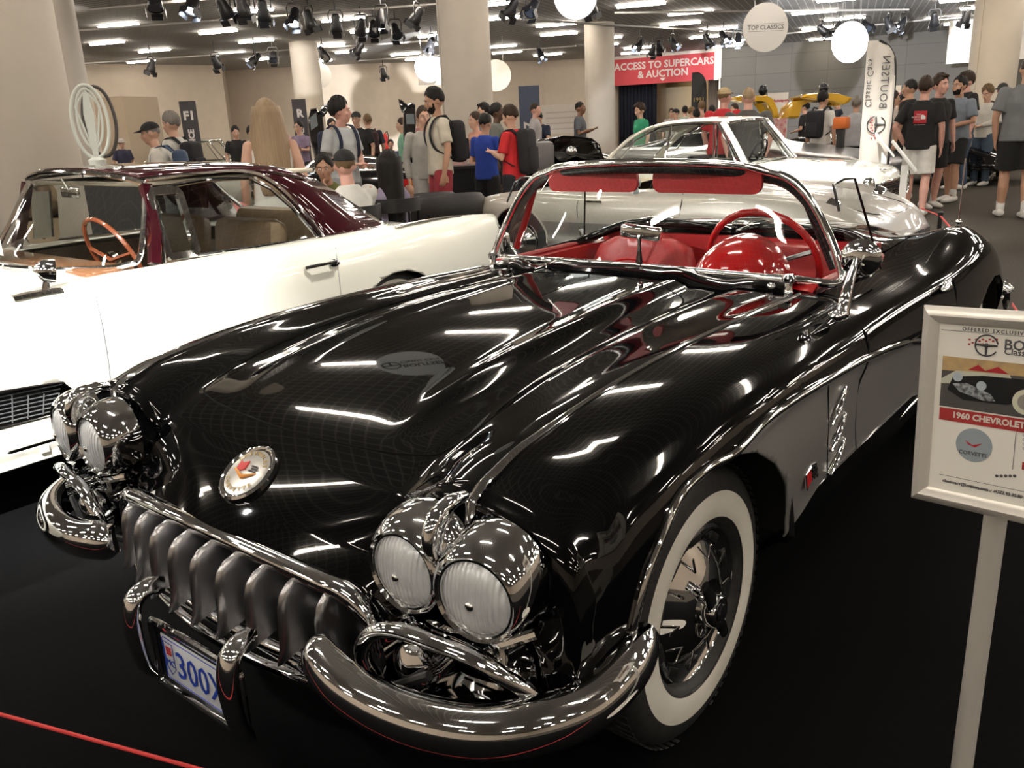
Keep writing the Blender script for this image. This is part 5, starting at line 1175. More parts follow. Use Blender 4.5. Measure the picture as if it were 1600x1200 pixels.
    def hairgrid(th_front, th_side, th_back, off, nu=40, nv=14, low=0, top=1.0, rough=.0035):
        rows = []; ph = [hr.uniform(0, 6) for _ in range(4)]
        for i in range(nv+1):
            row = []
            for j in range(nu):
                a = 2*PI*j/nu; c = -math.sin(a)
                wf, wb = max(0, c)**2.2, max(0, -c)**.7
                tm = th_front*wf+th_back*wb+th_side*(1-max(wf, 0)-wb)
                tm += 5*math.sin(5*a+ph[0])+3*math.sin(9*a+ph[1])
                if abs(math.cos(a)) > .93 and c > -.25: tm += 12   # sideburns
                t = math.radians(max(20, tm))*i/nv; e = 1-(i/nv)**3
                o_ = off*(.35+.65*e)*(1+(top-1)*max(0, math.cos(t))) + rough*e*(math.sin(11*a+ph[2]+4*t)+math.sin(17*a-6*t+ph[3]))
                rx, ry, rz_ = .076+o_, .098+o_, .098+o_*1.3
                if i == nv: rx, ry = .072, .094
                row.append((rx*math.sin(t)*math.cos(a), .012+ry*math.sin(t)*math.sin(a), .025+rz_*math.cos(t)))
            rows.append(row)
        return grid(np.array(rows), True)
    hm = HAIR[hc]
    if hair in ('short', 'long', 'curly', 'tall'):
        off = {'short': .012, 'long': .020, 'curly': .020, 'tall': .018}[hair]
        hv = hairgrid(54, 96, 128, off, top=1.5 if hair != 'long' else 1.05, rough=.0055 if hair == 'curly' else .002)
        ob = obj('hair', hd(hv), hm, root)
        ob.modifiers.new('th', 'SOLIDIFY').thickness = -.006
        if hair == 'tall':
            obj('hair_top', hd(ellipsoid((0, -.03, .112), (.058, .075, .030))), hm, ob)
        if hair == 'long':
            L = hair_len; rows = []
            for i in range(12):
                t = i/11; z = .085-(L+.05)*t; w = .088+.055*math.sin(min(1, t*1.8)*PI/2)-.035*t*t
                rows.append([(w*(1-(1-hair_w)*min(1, t*3))*math.cos(a), .02+(.105+.015*t)*math.sin(a)+.02*t, z+.01*math.sin(j_*2.3)*t*t) for j_, a in enumerate(np.linspace(-.55, PI+.55, 26))])
            q = obj('long_hair', hd(grid(np.array(rows))), hm, root); q.modifiers.new('th', 'SOLIDIFY').thickness = .02
    if hair == 'crop':
        obj('hair', hd(hairgrid(56, 88, 118, .005, rough=.001)), hm, root)
    if hair in ('cap', 'sunhat'):
        obj('hair', hd(hairgrid(70, 96, 118, .003, rough=.0005)), hm, root)
        cm = cloth(capc); dome = [[(r*(.084)*math.cos(a), .012+r*.106*math.sin(a), .045+.082*math.sqrt(max(0, 1-r*r))) for a in np.linspace(0, 2*PI, 29)[:-1]] for r in (.01, .3, .6, .8, .93, 1.0, 1.02)]
        cp = obj('cap' if hair == 'cap' else 'sun_hat', hd(grid(np.array(dome), True)), cm, root); cp.modifiers.new('th', 'SOLIDIFY').thickness = -.004
        if hair == 'cap':
            br = [[(x*.082, -.085-q*.085*(1-x*x*.45)+.02*x*x, .052-.016*q+.010*(1-x*x)) for x in np.linspace(-1, 1, 13)] for q in (0, .5, 1)]
        else: br = [[((.084+q*.07)*math.cos(a), .012+(.106+q*.07)*math.sin(a), .045-.03*q) for a in np.linspace(0, 2*PI, 30)] for q in (0, .5, 1)]
        bo = obj('brim', hd(grid(np.array(br))), cm, cp); bo.modifiers.new('th', 'SOLIDIFY').thickness = .004
    if beard:
        bd = [[((.066-.022*t)*math.sin(a), -.022-(.076-.018*t)*math.cos(a), (-.008-.052*max(0, math.cos(a))**2)*(1-t)-.108*t) for a in np.linspace(-1.45, 1.45, 17)] for t in (0, .33, .66, 1.0)]
        obj('beard', hd(grid(np.array(bd))), hm, root)
    if face:
        for sd in (1, -1):
            e_ = obj('eye', hd(ellipsoid((sd*.031, -.083, .012), (.013, .007, .006), 8, 6)), EYEW, root); obj('pupil', hd(ellipsoid((sd*.031, -.0895, .012), (.005, .002, .005), 8, 6)), EYEB, e_)
            obj('eyebrow', hd(cap_tube([(sd*.018, -.095, .033), (sd*.032, -.095, .037), (sd*.046, -.088, .032)], [.003, .0035, .002], 6)), BROW, root)
        obj('mouth', hd(ellipsoid((0, -.096, -.055), (.022, .006, .005), 10, 6)), LIP, root)
    if glasses:
        obj('glasses', hd(join(*[tube([(sd*.033+.022*math.cos(a), -.098, .012+.018*math.sin(a)) for a in np.linspace(0, 2*PI, 13)[:-1]], .0025, 5, closed=True) for sd in (1, -1)], *[tube([(sd*.056, -.096, .018), (sd*.082, .01, .018)], .002, 5) for sd in (1, -1)])), BLK, root)
    # clothes
    k = .013; sv = [up((0, 0, .86)), up((0, 0, .95)), up((0, 0, 1.05)), up((0, -.005, 1.16)), up((0, -.005, 1.28)), up((0, .005, 1.37)), up((0, .008, 1.43)), up((0, .004, 1.468))]; rr = [(.136*b, .192*b), (.134*b, .184*b), (.126*b, .172*b), (.124*b, .168*b), (.130*b, .182*b), (.112, .182*b), (.086, .130), (.072, .088)]
    P_ = [flat_tube(sv, [(a*s, c*s) for a, c in rr], 20, up=(0, -1, 0), round_end=False)]
    for sd in (1, -1):
        S_, E_, W_ = armp[sd]; S_ = S_-np.array([sd*.006, 0, .004])*s
        if sleeve == 'short': P_.append(sweep([S_*.22+E_*.78, S_*.6+E_*.4, S_, S_+(S_-E_)*.10, S_+(S_-E_)*.17], circ(1, 12), scale=[.067*s*b, .064*s*b, .066*s*b, .058*s*b, .03*s*b]))
        elif sleeve == 'long': P_.append(cap_tube([S_, S_*.5+E_*.5, E_, E_*.5+W_*.5, E_*.08+W_*.92], [.068*s*b, .062*s*b, .053*s, .048*s, .040*s], 12))
    sh = remesh('shirt', join(*P_), max(vox, .012)*s, cloth(shirt), root, 3)
    if kind in ('shorts', 'pants') and not dress:
        P_ = [cap_tube([up((0, 0, 1.0))+0, up((0, 0, .95)), up((0, 0, .90))], [(.116*s, .165*s*b), (.125*s, .178*s*b), (.125*s, .175*s*b)], 16, up=(0, -1, 0))]
        for sd in (1, -1):
            hp, kn, an = legs[sd]
            if kind == 'shorts': P_.append(flat_tube([hp*.12+kn*.88, hp*.5+kn*.5, hp], [.102*s*b, .104*s*b, .108*s*b], 14))
            else: P_.append(cap_tube([hp, hp*.5+kn*.5, kn, kn*.5+an*.5, an+np.array([0, 0, .02])], [.108*s*b, .095*s*b, .076*s, .072*s, .066*s], 14))
        remesh('shorts' if kind == 'shorts' else 'trousers', join(*P_), max(vox, .013)*s, cloth(bottom), root, 3)
    else:
        zs = [.98, .85, .70, .55] if not sit else [.56, .50, .44, .38]
        if sit: P_ = [cap_tube([np.array((0, 0, .50))*s, np.array((0, -.22, .50))*s, np.array((0, -.46, .48))*s], [(.13*s, .20*s), (.12*s, .21*s), (.12*s, .22*s)], 16, up=(0, 0, 1)), cap_tube([np.array((0, -.45, .45))*s, np.array((0, -.44, .25))*s], [(.10*s, .22*s), (.12*s, .24*s)], 16, up=(0, 1, 0))]
        else: P_ = [cap_tube([np.array((0, 0, z))*s for z in zs], [(.125*s, .165*s), (.15*s, .20*s), (.17*s, .22*s), (.19*s, .24*s)], 18, up=(0, -1, 0))]
        remesh('skirt', join(*P_), .014*s, cloth(bottom), root, 3)
    for sd in (1, -1):
        hp, kn, an = legs[sd]
        F_ = join(cap_tube([an+np.array([0, .045, -.035])*s, an+np.array([0, -.05, -.045])*s, an+np.array([0, -.15, -.055])*s, an+np.array([0, -.19, -.060])*s], [(.048*s, .044*s), (.046*s, .046*s), (.034*s, .050*s), (.026*s, .040*s)], 14, up=(0, 0, 1)))
        v = F_[0]; v[:, 2] = np.maximum(v[:, 2], .004)
        so = obj('shoe', (v, F_[1]), cloth(shoe, None), root)
        if sock: obj('sock', cap_tube([an+np.array([0, .0, .09])*s, an+np.array([0, 0.01, .0])*s], [.047*s, .044*s], 12), cloth((.72, .71, .68)), root)
    return root
def face_rz(loc, a):
    """heading: 0 = towards the viewer, 90 = to the right in the photo, 180 = away, 270 = left"""
    t = math.atan2(CAM[1]-loc[1], CAM[0]-loc[0])+math.radians(a)
    return t+PI/2
def stand(px, Dm, a, H, label, z=0, **k):
    p = at(px, 195, D=Dm); loc = (p[0], p[1], z)
    if Dm > 13.5: k.setdefault('vox', .015); k.setdefault('face', a not in (180, 150, 200, 210))
    else: k.setdefault('face', 0 <= (a % 360) <= 120 or (a % 360) >= 240)
    return person('person', loc, face_rz(loc, a), H, label, **k)
def backpack(pr, label, col=(.012, .012, .016), H=1.75, bend=0, w=.29, h=.44, strap=True):
    s = H/1.75; M = Matrix.Translation(pr.location) @ Matrix.Rotation(pr.rotation_euler[2], 4, 'Z')
    vf = join(cbox((0, .205, 1.20), (w, .16, h), .06, rot=(.05, 0, 0), seg=3), cbox((0, .29, 1.12), (w*.75, .05, h*.5), .02))
    r = empty('backpack', M @ Vector((0, .2*s, 1.2*s)), pr.rotation_euler[2], label, 'backpack')
    q = xf(vf, scale=(s, s, s), loc=(0, -.2*s, -1.2*s)); obj('bag', q, cloth(col), r)
    if strap:
        for sd in (1, -1):
            K = [(sd*.10, .13, 1.40), (sd*.115, .06, 1.462), (sd*.12, -.04, 1.455), (sd*.118, -.108, 1.37), (sd*.122, -.125, 1.25), (sd*.148, -.07, 1.12), (sd*.16, .10, 1.03)]
            obj('strap', xf(sweep(spline(K, 5), [(-.006, -.020), (.006, -.020), (.006, .020), (-.006, .020)], up=(0, -1, .3)), scale=(s, s, s), loc=(0, -.2*s, -1.2*s)), cloth(col), r)
    return r
TEEW = (.66, .64, .58)
# left of the hall
a = stand(246, 10.4, 262, 1.62, 'person in a dark cap and white t-shirt with blue backpack, behind the maroon roof', shirt=TEEW, hair='cap', hc='grey', bend=6, nod=8); backpack(a, 'blue grey backpack on the capped man behind the maroon roof', (.05, .08, .14), 1.62)
a = stand(270, 11.0, 235, 1.72, 'person in white t-shirt with short grey hair beside the capped man', shirt=(.68, .66, .62), hair='short', hc='grey', nod=10); backpack(a, 'black backpack on the grey-haired man in white', H=1.72)
stand(184, 22, 20, 1.50, 'person in a pale sun hat and dark top far behind the coupe roof', shirt=(.03, .03, .06), hair='sunhat', hc='brown', capc=(.5, .45, .42))
stand(366, 19.3, 10, 1.62, 'person in black t-shirt standing alone before the beige wall', shirt=(.012, .012, .013), hc='black', arms=('down', 'down'), nod=12)
stand(391, 18.4, 60, 1.60, 'person in grey t-shirt with hands on hips left of the long-haired woman', shirt=(.34, .34, .36), hc='black', arms=('side', 'side'))
stand(418, 7.4, 186, 1.68, 'person with very long blond hair and white sleeveless top, seen from behind', shirt=(.72, .70, .66), hair='long', hc='blond', sleeve='none', hair_len=.62, vox=.010)
stand(437, 19.5, 330, 1.70, 'person with brown hair in a dusty pink shirt right behind the blond woman', shirt=(.42, .27, .25), hc='brown', arms=('crossed', 'crossed'))
stand(467, 18.6, 320, 1.66, 'person with glasses and folded arms in a mauve t-shirt by the dark banner', shirt=(.20, .15, .22), hc='black', arms=('crossed', 'crossed'), glasses=True)
a = stand(532, 10.0, 40, 1.76, 'person with curly dark hair in pale grey t-shirt looking right, between the raised doors', shirt=(.50, .53, .54), bottom=(.30, .33, .34), kind='pants', hair='curly', hc='black', arms=('front', 'front'), turn=45, skin='pink', vox=.010); backpack(a, 'dark blue backpack on the curly-haired man in pale grey', (.015, .02, .05), 1.78)
stand(518, 17.6, 20, 1.66, 'person with red glasses peeping out beside the raised left door', shirt=(.05, .05, .06), hc='black', glasses=True)
stand(558, 16.6, 340, 1.76, 'person in black cap and black t-shirt behind the dark sports car', shirt=(.012, .012, .014), hair='cap', hc='black', arms=('down', 'down'), build=1.1)
a = stand(575, 17.0, 190, 1.72, 'person with bald head seen from behind, dark shirt and brown backpack', shirt=(.02, .02, .03), hair='crop', hc='light', build=1.1); backpack(a, 'dark brown backpack on the bald man beside the raised right door', (.05, .02, .02), 1.72)
stand(608, 17.6, 0, 1.22, 'person low behind the dark car, only the dark-haired head in view', shirt=(.1, .12, .2), hc='black')
stand(629, 16.6, 270, 1.60, 'person in mint green shirt half hidden by the raised right door', shirt=(.20, .42, .30), hc='brown')
stand(655, 17.0, 200, 1.70, 'person with red hair in mint vest behind the tall bearded man', shirt=(.45, .2, .2), hc='brown')
stand(662, 10.9, 15, 1.66, 'person in a light grey suit standing behind the tall bearded man', shirt=(.42, .41, .38), bottom=(.45, .44, .42), kind='pants', hc='brown', sleeve='long', build=1.08)
a = stand(684, 10.1, 285, 1.84, 'person tall and bearded in cream t-shirt and red shorts, looking down', shirt=(.60, .56, .46), bottom=(.32, .035, .05), hc='black', beard=True, arms=('down', 'down'), nod=16, skin='tan', vox=.010); backpack(a, 'black backpack on the tall bearded man in red shorts', H=1.84)
# seated group
def chair(p, rz, label, group=None):
    c = empty('cafe_chair', (p[0], p[1], 0), rz, label, 'chair', group)
    obj('seat', cbox((0, 0, .44), (.44, .44, .05), .02), BLK, c)
    obj('backrest', sweep([(.235*math.sin(t), .03+.20*math.cos(t), .78) for t in np.linspace(-1.2, 1.2, 13)], [(-.06, -.012), (.06, -.012), (.06, .012), (-.06, .012)], up=(0, 0, 1)), BLK, c)
    for x in (-.19, .19):
        for y in (-.19, .19): obj('leg', tube([(x, y, .44), (x*1.1, y*1.1, 0)], [.016, .012], 8), BLKG, c)
    for t in (-.9, -.3, .3, .9): obj('spindle', tube([(.22*math.sin(t), .03+.19*math.cos(t), .46), (.235*math.sin(t), .03+.20*math.cos(t), .73)], .010, 6), BLKG, c)
    return c
def seated(px, Dm, a, H, label, chair_label, **k):
    p = at(px, 260, D=Dm); loc = (p[0], p[1], 0); rz = face_rz(loc, a)
    k.setdefault('face', not (100 < a % 360 < 250))
    r = person('person', loc, rz, H, label, sit=True, **k); chair(loc, rz, chair_label); return r
seated(541, 7.3, 215, 1.76, 'person seated in white polo and black cap beyond the coupe tail', 'black chair under the man in white polo', shirt=(.70, .69, .64), bottom=(.03, .03, .04), kind='pants', hair='cap', hc='light', arms=('lean', 'lean'), turn=-30, build=1.15, skin='pink', vox=.010)
seated(512, 8.7, 350, 1.70, 'person seated in olive shirt with dark hair, beyond the man in the cap', 'black chair under the man in olive', shirt=(.16, .17, .05), bottom=(.16, .17, .05), kind='pants', hc='black', arms=('chin', 'lean'), bend=14, skin='tan')
seated(608, 7.9, 200, 1.68, 'person seated with very long dark hair and lilac dress, from behind', 'black spindle-backed chair under the dark-haired woman', shirt=(.30, .26, .36), bottom=(.30, .26, .36), kind='skirt', hair='long', hc='black', sleeve='none', arms=('lean', 'lean'), skin='tan', dress=True, hair_len=.6, hair_w=.68, vox=.010)
seated(338, 7.0, 200, 1.72, 'person seated in a pink shirt, seen through the coupe side window', 'black chair under the man in pink shirt', shirt=(.52, .19, .17), bottom=(.05, .05, .08), kind='pants', hc='brown', arms=('lean', 'lean'), bend=25, build=1.2)
seated(256, 8.5, 60, 1.70, 'person seated in a tan top with bare arm, seen through the coupe windscreen', 'black chair under the person in tan', shirt=(.28, .15, .09), bottom=(.05, .05, .08), kind='pants', hc='black', arms=('lean', 'lean'), bend=20)
# middle
stand(744, 13.2, 300, 1.60, 'person with sunglasses on her head and peach top behind the blue-shirted boy', shirt=(.60, .30, .22), bottom=(.60, .30, .22), kind='pants', hc='brown', hair='short', arms=('down', 'phone'), face=True)
stand(758, 14.4, 300, 1.74, 'person with thick dark hair behind the boy in blue', shirt=(.25, .25, .28), hc='black', hair='tall')
stand(776, 13.6, 80, 1.72, 'person with dark skin and cropped black hair looking right, in grey top', shirt=(.16, .17, .15), hc='black', skin='dark', hair='short')
stand(757, 11.2, 150, 1.55, 'person in royal blue t-shirt and black shorts, head bowed, beside the black table', shirt=(.015, .05, .33), hc='black', arms=('phone', 'phone'), nod=22, skin='tan', vox=.010)
a = stand(800, 10.3, 240, 1.62, 'person in red t-shirt with lettering and dark trousers, looking down', shirt=(.55, .018, .025), bottom=(.012, .014, .02), kind='pants', hc='brown', hair='short', arms=('phone', 'phone'), nod=22, vox=.010); backpack(a, 'black backpack on the boy in the red t-shirt', H=1.62, h=.55)
stand(836, 18.4, 80, 1.80, 'person with receding brown hair in light grey t-shirt, smiling to the right', shirt=(.38, .36, .36), hc='brown', hair='crop', skin='pink')
stand(847, 19.2, 340, 1.66, 'person bending forward in navy t-shirt over the black open car', shirt=(.012, .018, .045), hc='black', nod=30, bend=15, arms=('lean', 'lean'))
stand(906, 19, 75, 1.80, 'person with cropped hair in grey t-shirt holding up a red phone', shirt=(.10, .11, .13), hc='black', hair='crop', skin='brown', arms=('phone', 'phone'))
stand(1001, 17.5, 300, 1.68, 'person in bright green t-shirt looking down before the dark curtain', shirt=(.03, .32, .16), hc='brown', hair='tall', nod=15)
# crowd in the doorway
for px, Dm, a_, H, lab, kk in [
    (1049, 26, 0, 1.62, 'person in pale top near the exhibition doorway, leftmost of the far group', dict(shirt=(.4, .38, .36), hc='brown')),
    (1056, 23, 300, 1.60, 'person in dark cap with white vest in the far doorway', dict(shirt=(.5, .5, .5), hair='cap', hc='black')),
    (1070, 25, 180, 1.66, 'person with black hair and mint shirt in the far doorway', dict(shirt=(.42, .46, .40), hc='black')),
    (1080, 24, 100, 1.62, 'person in a peach shirt with fair hair in the far doorway', dict(shirt=(.45, .27, .18), hc='light')),
    (1088, 21, 200, 1.52, 'person with round dark hair and black coat in the far doorway', dict(shirt=(.03, .025, .025), hc='black', hair='curly')),
    (1096, 23, 190, 1.74, 'person tall in a salmon shirt with fair hair in the far doorway', dict(shirt=(.48, .28, .20), hc='light')),
    (1112, 22.5, 180, 1.62, 'person with black hair in dark top next to the red-shirted man', dict(shirt=(.02, .02, .02), hc='black')),
    (1147, 22.5, 300, 1.64, 'person in grey top with bun seen just right of the red-shirted man', dict(shirt=(.4, .38, .36), hc='brown'))]:
    stand(px, Dm, a_, H, lab, vox=.018, **kk)
stand(1130, 13.0, 150, 1.78, 'person in red polo shirt with a tan cap, seen from behind beyond the white roof', shirt=(.50, .02, .03), hair='cap', hc='light', capc=(.42, .32, .18), skin='pink', build=1.2, face=False)
stand(1168, 12.3, 180, 1.74, 'person with bald head and broad dark grey shirt, seen from behind', shirt=(.07, .065, .06), hair='crop', hc='blond', skin='pink', build=1.3, face=False)
a = stand(1283, 15.5, 150, 1.70, 'person in white t-shirt with dark hair beside the yellow car', shirt=(.66, .64, .60), bottom=(.35, .33, .3), hc='black', skin='tan', face=False); backpack(a, 'black backpack on the white-shirted man beside the yellow car', H=1.74)
stand(1257, 20.2, 250, 1.60, 'person in black top with dark bun framed by the yellow door', shirt=(.01, .01, .012), hc='black', arms=('front', 'front'))
stand(1308, 20.2, 280, 1.68, 'person in navy clothes behind the raised yellow door, arm bent', shirt=(.012, .014, .03), bottom=(.012, .014, .03), kind='pants', hc='black', arms=('phone', 'down'), sleeve='long')
stand(1336, 16.4, 180, 1.60, 'person in pale grey shirt half hidden by the feather flag', shirt=(.42, .42, .44), hc='grey', build=1.15)
stand(1391, 16.6, 110, 1.66, 'person with brown hair and white vest just right of the feather flag', shirt=(.5, .45, .4), hc='brown', skin='tan')
stand(1404, 18.2, 60, 1.60, 'person in cream shirt talking, right of the feather flag', shirt=(.5, .46, .36), hc='black', skin='tan')
# group at right
def feet(px, py, a, H, label, **k):
    p = at(px, py, z=0); k.setdefault('face', 0 <= (a % 360) <= 120 or (a % 360) >= 240); k.setdefault('vox', .010)
    return person('person', (p[0], p[1], 0), face_rz(p, a), H, label, **k)
BLT = (.010, .010, .011)
g1 = feet(1427, 337, 170, 1.76, 'person in black t-shirt with red square print and white shorts, seen from behind', shirt=BLT, bottom=(.72, .70, .66), hc='brown', arms=('pocket', 'down'), skin='pink', sock=False, build=1.05, stride=.05)
feet(1408, 312, 240, 1.80, 'person in black t-shirt at the left edge of the talking group', shirt=BLT, hc='black', hair='crop', skin='tan')
feet(1450, 325, 30, 1.80, 'person with quiffed brown hair in black t-shirt and shorts, hand at side', shirt=BLT, bottom=BLT, hc='brown', hair='tall', turn=20, skin='pink', stride=-.06)
feet(1482, 315, 320, 1.79, 'person with dark beard in grey blue t-shirt and black shorts', shirt=(.17, .20, .24), bottom=BLT, hc='black', beard=True, arms=('front', 'side'), skin='tan', build=1.1, stride=.08)
feet(1494, 296, 300, 1.90, 'person with brown quiff in black t-shirt behind the bearded man', shirt=BLT, bottom=(.04, .07, .12), kind='pants', hc='brown', hair='tall', arms=('down', 'down'), skin='pink', build=1.05)
feet(1528, 290, 330, 1.68, 'person with wavy brown bob, white blouse and jeans', shirt=(.60, .58, .52), bottom=(.06, .09, .13), kind='pants', hc='light', hair='curly', arms=('front', 'front'), sleeve='long', nod=20)
feet(1550, 282, 200, 1.74, 'person in dark bucket hat behind the man in the grey t-shirt', shirt=(.02, .02, .025), bottom=(.012, .012, .015), kind='pants', hair='sunhat', hc='black', capc=(.01, .01, .012))
g2 = feet(1579, 340, 190, 1.92, 'person tall in grey t-shirt and black shorts with red white shoe, rightmost in the photo', shirt=(.165, .175, .18), bottom=BLT, hc='brown', hair='crop', arms=('down', 'side'), skin='tan', build=1.18, stride=.10)
# print on the black t-shirt of g1
pm = Matrix.Translation(g1.location) @ Matrix.Rotation(g1.rotation_euler[2], 4, 'Z')
pr = obj('shirt_print', cbox((0, .150, 1.275), (.155, .004, .155), .0), mat('print_red', (.42, .02, .03), .8), g1, smooth=False)
WT = mat('print_white', (.75, .74, .72), .8)
RB = (PI/2, 0, PI)
obj('print_lettering', join(xf(text_vf('THE\nNORTH\nFACE', .030, .0005, 'RIGHT'), rot=RB, loc=(-.005, .1535, 1.275)), xf(prism([(0, 0), (.055, 0), (.055, .028), (.028, .055), (0, .055)], 0, .001), rot=RB, loc=(-.010, .1535, 1.248)), xf(text_vf('never stop exploring', .0165, .0005), rot=RB, loc=(0, .158, 1.18))), WT, pr, smooth=False)
# ------------------------------------------------------------------ doorway, banners, signs, stands, other cars
def wallpt(px, py): return at(px, py, D=FPX*(CEIL-CAM[2])/1)  # unused helper
# lintel sign on the white wall piece W5-W6
tW = (W6-W5)/np.linalg.norm(W6-W5); nW = np.array([tW[1], -tW[0]]); LW = np.linalg.norm(W6-W5); aW = math.atan2(tW[1], tW[0])
def onwall(name, u, z, y, vf, m, parent=None):
    o = obj(name, vf, m, parent, smooth=False)
    if parent is None: o.location = (W5[0]+tW[0]*u+nW[0]*y, W5[1]+tW[1]*u+nW[1]*y, z); o.rotation_euler = (0, 0, aW)
    return o
sg = onwall('access_sign', LW*.48, 3.50, .03, box(-LW*.46, LW*.46, -.03, 0, -.60, .56), mat('sign_red', (.50, .045, .06), .6))
tag(sg, 'large red wall sign reading ACCESS TO SUPERCARS & AUCTION', 'sign')
STX = mat('sign_text', (.62, .58, .56), .7)
obj('sign_lettering', xf(join(xf(text_vf('ACCESS TO SUPERCARS', .46, .004, bold=.012), loc=(0, .22, 0)), xf(text_vf('& AUCTION', .46, .004, bold=.012), loc=(0, -.20, 0)), prism([(-.16, -.40), (.16, -.40), (0, -.54)], 0, .004)), rot=(PI/2, 0, 0), loc=(0, -.034, 0), scale=(.96, .94, 1)), STX, sg, smooth=False)
sg2 = obj('sign_side_panel', box(LW*.46, LW*.5, -.02, 0, -.62, .62), WHITEW, sg, smooth=False)
# room beyond the doorway
def wseg(name, a, b, m, z0=0, z1=CEIL): wall(name, [a, b], m, z0, z1, .15)
inn = -nW
A1 = W5+inn*.1; B1 = W6+inn*.1; A2 = W5+inn*8; B2 = W6+inn*8+tW*2
wseg('wall_lobby_left', A1, A2, BEIGE); wseg('wall_lobby_back', A2, B2, mat('lobby_wall', (.50, .40, .27), .8)); wseg('wall_lobby_right', B2, B1, BEIGE)
WOODP = noise_mat('orange_wood', (.36, .18, .07), (.30, .15, .055), 5, .5)
def lob(name, u0, u1, z0, z1, d, m, dep=.08):
    o = obj(name, box(u0, u1, -dep, 0, z0, z1), m, smooth=False); p = W5+inn*d; o.location = (p[0], p[1], 0); o.rotation_euler = (0, 0, aW); return o
tag(lob('wood_panelling', LW*.50, LW*.84, 0, 2.9, 7.9, WOODP), 'orange wooden wall panelling seen through the exhibition doorway', 'panelling')
ex = lob('exit_sign', LW*.655, LW*.735, 2.25, 2.47, 7.7, emis('exit_glow', (.35, .9, .45), 1.6), .05); tag(ex, 'small green lit running-man exit sign beyond the doorway', 'sign')
o_ = obj('running_figure', xf(join(ellipsoid((.0, .055, 0), (.018, .018, .002), 8, 6), tube([(0, .035, 0), (-.015, -.02, 0), (-.05, -.05, 0)], .010, 5), tube([(-.015, -.02, 0), (.03, -.03, 0), (.03, -.07, 0)], .009, 5), tube([(-.05, .03, 0), (0, .03, 0), (.04, .01, 0)], .008, 5), tube([(.10, 0, 0), (.17, 0, 0)], [.008, .008], 5)), rot=(PI/2, 0, 0), loc=(LW*.69, -.055, 2.36)), mat('exit_figure', (.7, .8, .7), .5), ex)
cu = grid(np.array([[(LW*.02+LW*.36*i/60, .10*math.sin(i*1.1), z) for i in range(61)] for z in (0, 1.5, 3.0)]))
c_ = obj('curtain', cu, mat('navy_curtain', (.008, .011, .022), .9)); pp = W5+inn*.6; c_.location = (pp[0], pp[1], 0); c_.rotation_euler = (0, 0, aW); tag(c_, 'dark navy curtain hanging in the doorway under the red sign', 'curtain')
c_.modifiers.new('th', 'SOLIDIFY').thickness = .02
c2 = obj('folding_partition', grid(np.array([[(LW*.86+LW*.11*i/14, .14*(i % 2), z) for i in range(15)] for z in (0, 2.95)])), mat('partition_brown', (.12, .09, .07), .5)); c2.location = (pp[0], pp[1], 0); c2.rotation_euler = (0, 0, aW); tag(c2, 'brown folding partition gathered at the right side of the doorway', 'partition')
c2.modifiers.new('th', 'SOLIDIFY').thickness = .03
tag(lob('door_post', LW*.975, LW*.99, 0, 2.95, .2, WHITEW, .1), 'thin white post at the right edge of the doorway', 'post')
spotlight((W5[0]+inn[0]*4+tW[0]*3, W5[1]+inn[1]*4+tW[1]*3, 4.0), (W5[0]+inn[0]*7.8+tW[0]*4, W5[1]+inn[1]*7.8+tW[1]*4, 1.8), 500, 1.8, .8, (1, .78, .5), .15)

# feather flags and flat banners
def feather(px, Dm, H, w, m, label, rz_off=0, lean=1):
    p = at(px, 300, D=Dm); r = empty('feather_flag', (p[0], p[1], 0), face_rz(p, 0)+rz_off, label, 'flag')
    prof = [(0, .35), (0, H*.80), (.10*w, H*.93), (.35*w, H*.985), (.75*w, H), (w, H*.985)]
    # flag blade in local x,z ; straight edge left or right
    out = spline([(0*lean, 0, .5), (0, 0, H*.55), (0, 0, H*.80), (lean*.06*w, 0, H*.90), (lean*.28*w, 0, H*.965), (lean*.62*w, 0, H)], 6)
    L = len(out); ed = np.array([[lean*w, 0, .5+(H*.97-.5)*min(1, i/(L-6))] for i in range(L)]); ed[-5:, 2] = np.linspace(H*.975, H, 5)
    rows = [[tuple(out[i]*(1-t)+ed[i]*t+np.array([0, .012*math.sin(i*.5+t*5), 0])) for t in np.linspace(0, 1, 7)] for i in range(L)]
    f = obj('flag_cloth', grid(np.array(rows)), m, r); f.modifiers.new('th', 'SOLIDIFY').thickness = .003
    obj('flag_pole', tube([(0, .01, 0)]+[tuple(q+np.array([0, .01, 0])) for q in out], .014, 8), BLK, r)
    obj('flag_base', join(lathe([(.001, .03), (.18, .025), (.20, 0)], 20), tube([(0, 0, 0), (0, 0, .1)], .03, 8)), BLK, r)
    return r
FC = mat('flag_white', (.66, .63, .58), .75)
RX9 = (PI/2, 0, 0)
LOGR = mat('logo_red', (.45, .03, .04), .6); LOGK = mat('logo_dark', (.05, .05, .055), .6)
def wheel_logo(r, red=True, flip=1):
    """steering wheel with a chequered flag streaming to one side (local x,y plane)"""
    ring = tube([(r*math.cos(a), r*math.sin(a), 0) for a in np.linspace(.2, 2*PI-.55, 40)], r*.07, 6)
    sp = join(*[tube([(0, 0, 0), (r*.95*math.cos(a), r*.95*math.sin(a), 0)], [r*.14, r*.08], 6) for a in (0.05, PI-.05, -PI/2)], ellipsoid((0, 0, 0), (r*.22, r*.22, r*.06), 12, 6))
    fl = join(*[cbox((flip*(-r*1.55+i*r*.30), r*.42-j*r*.22+i*r*.03+(r*.06 if i % 2 else 0)-(.15*r if i == 1 else 0), 0), (r*.19, r*.15, r*.05)) for i in range(9) for j in range(3) if (i+j) % 2 == 0 and not (i > 5 and j > 1)])
    return join(ring, sp), fl
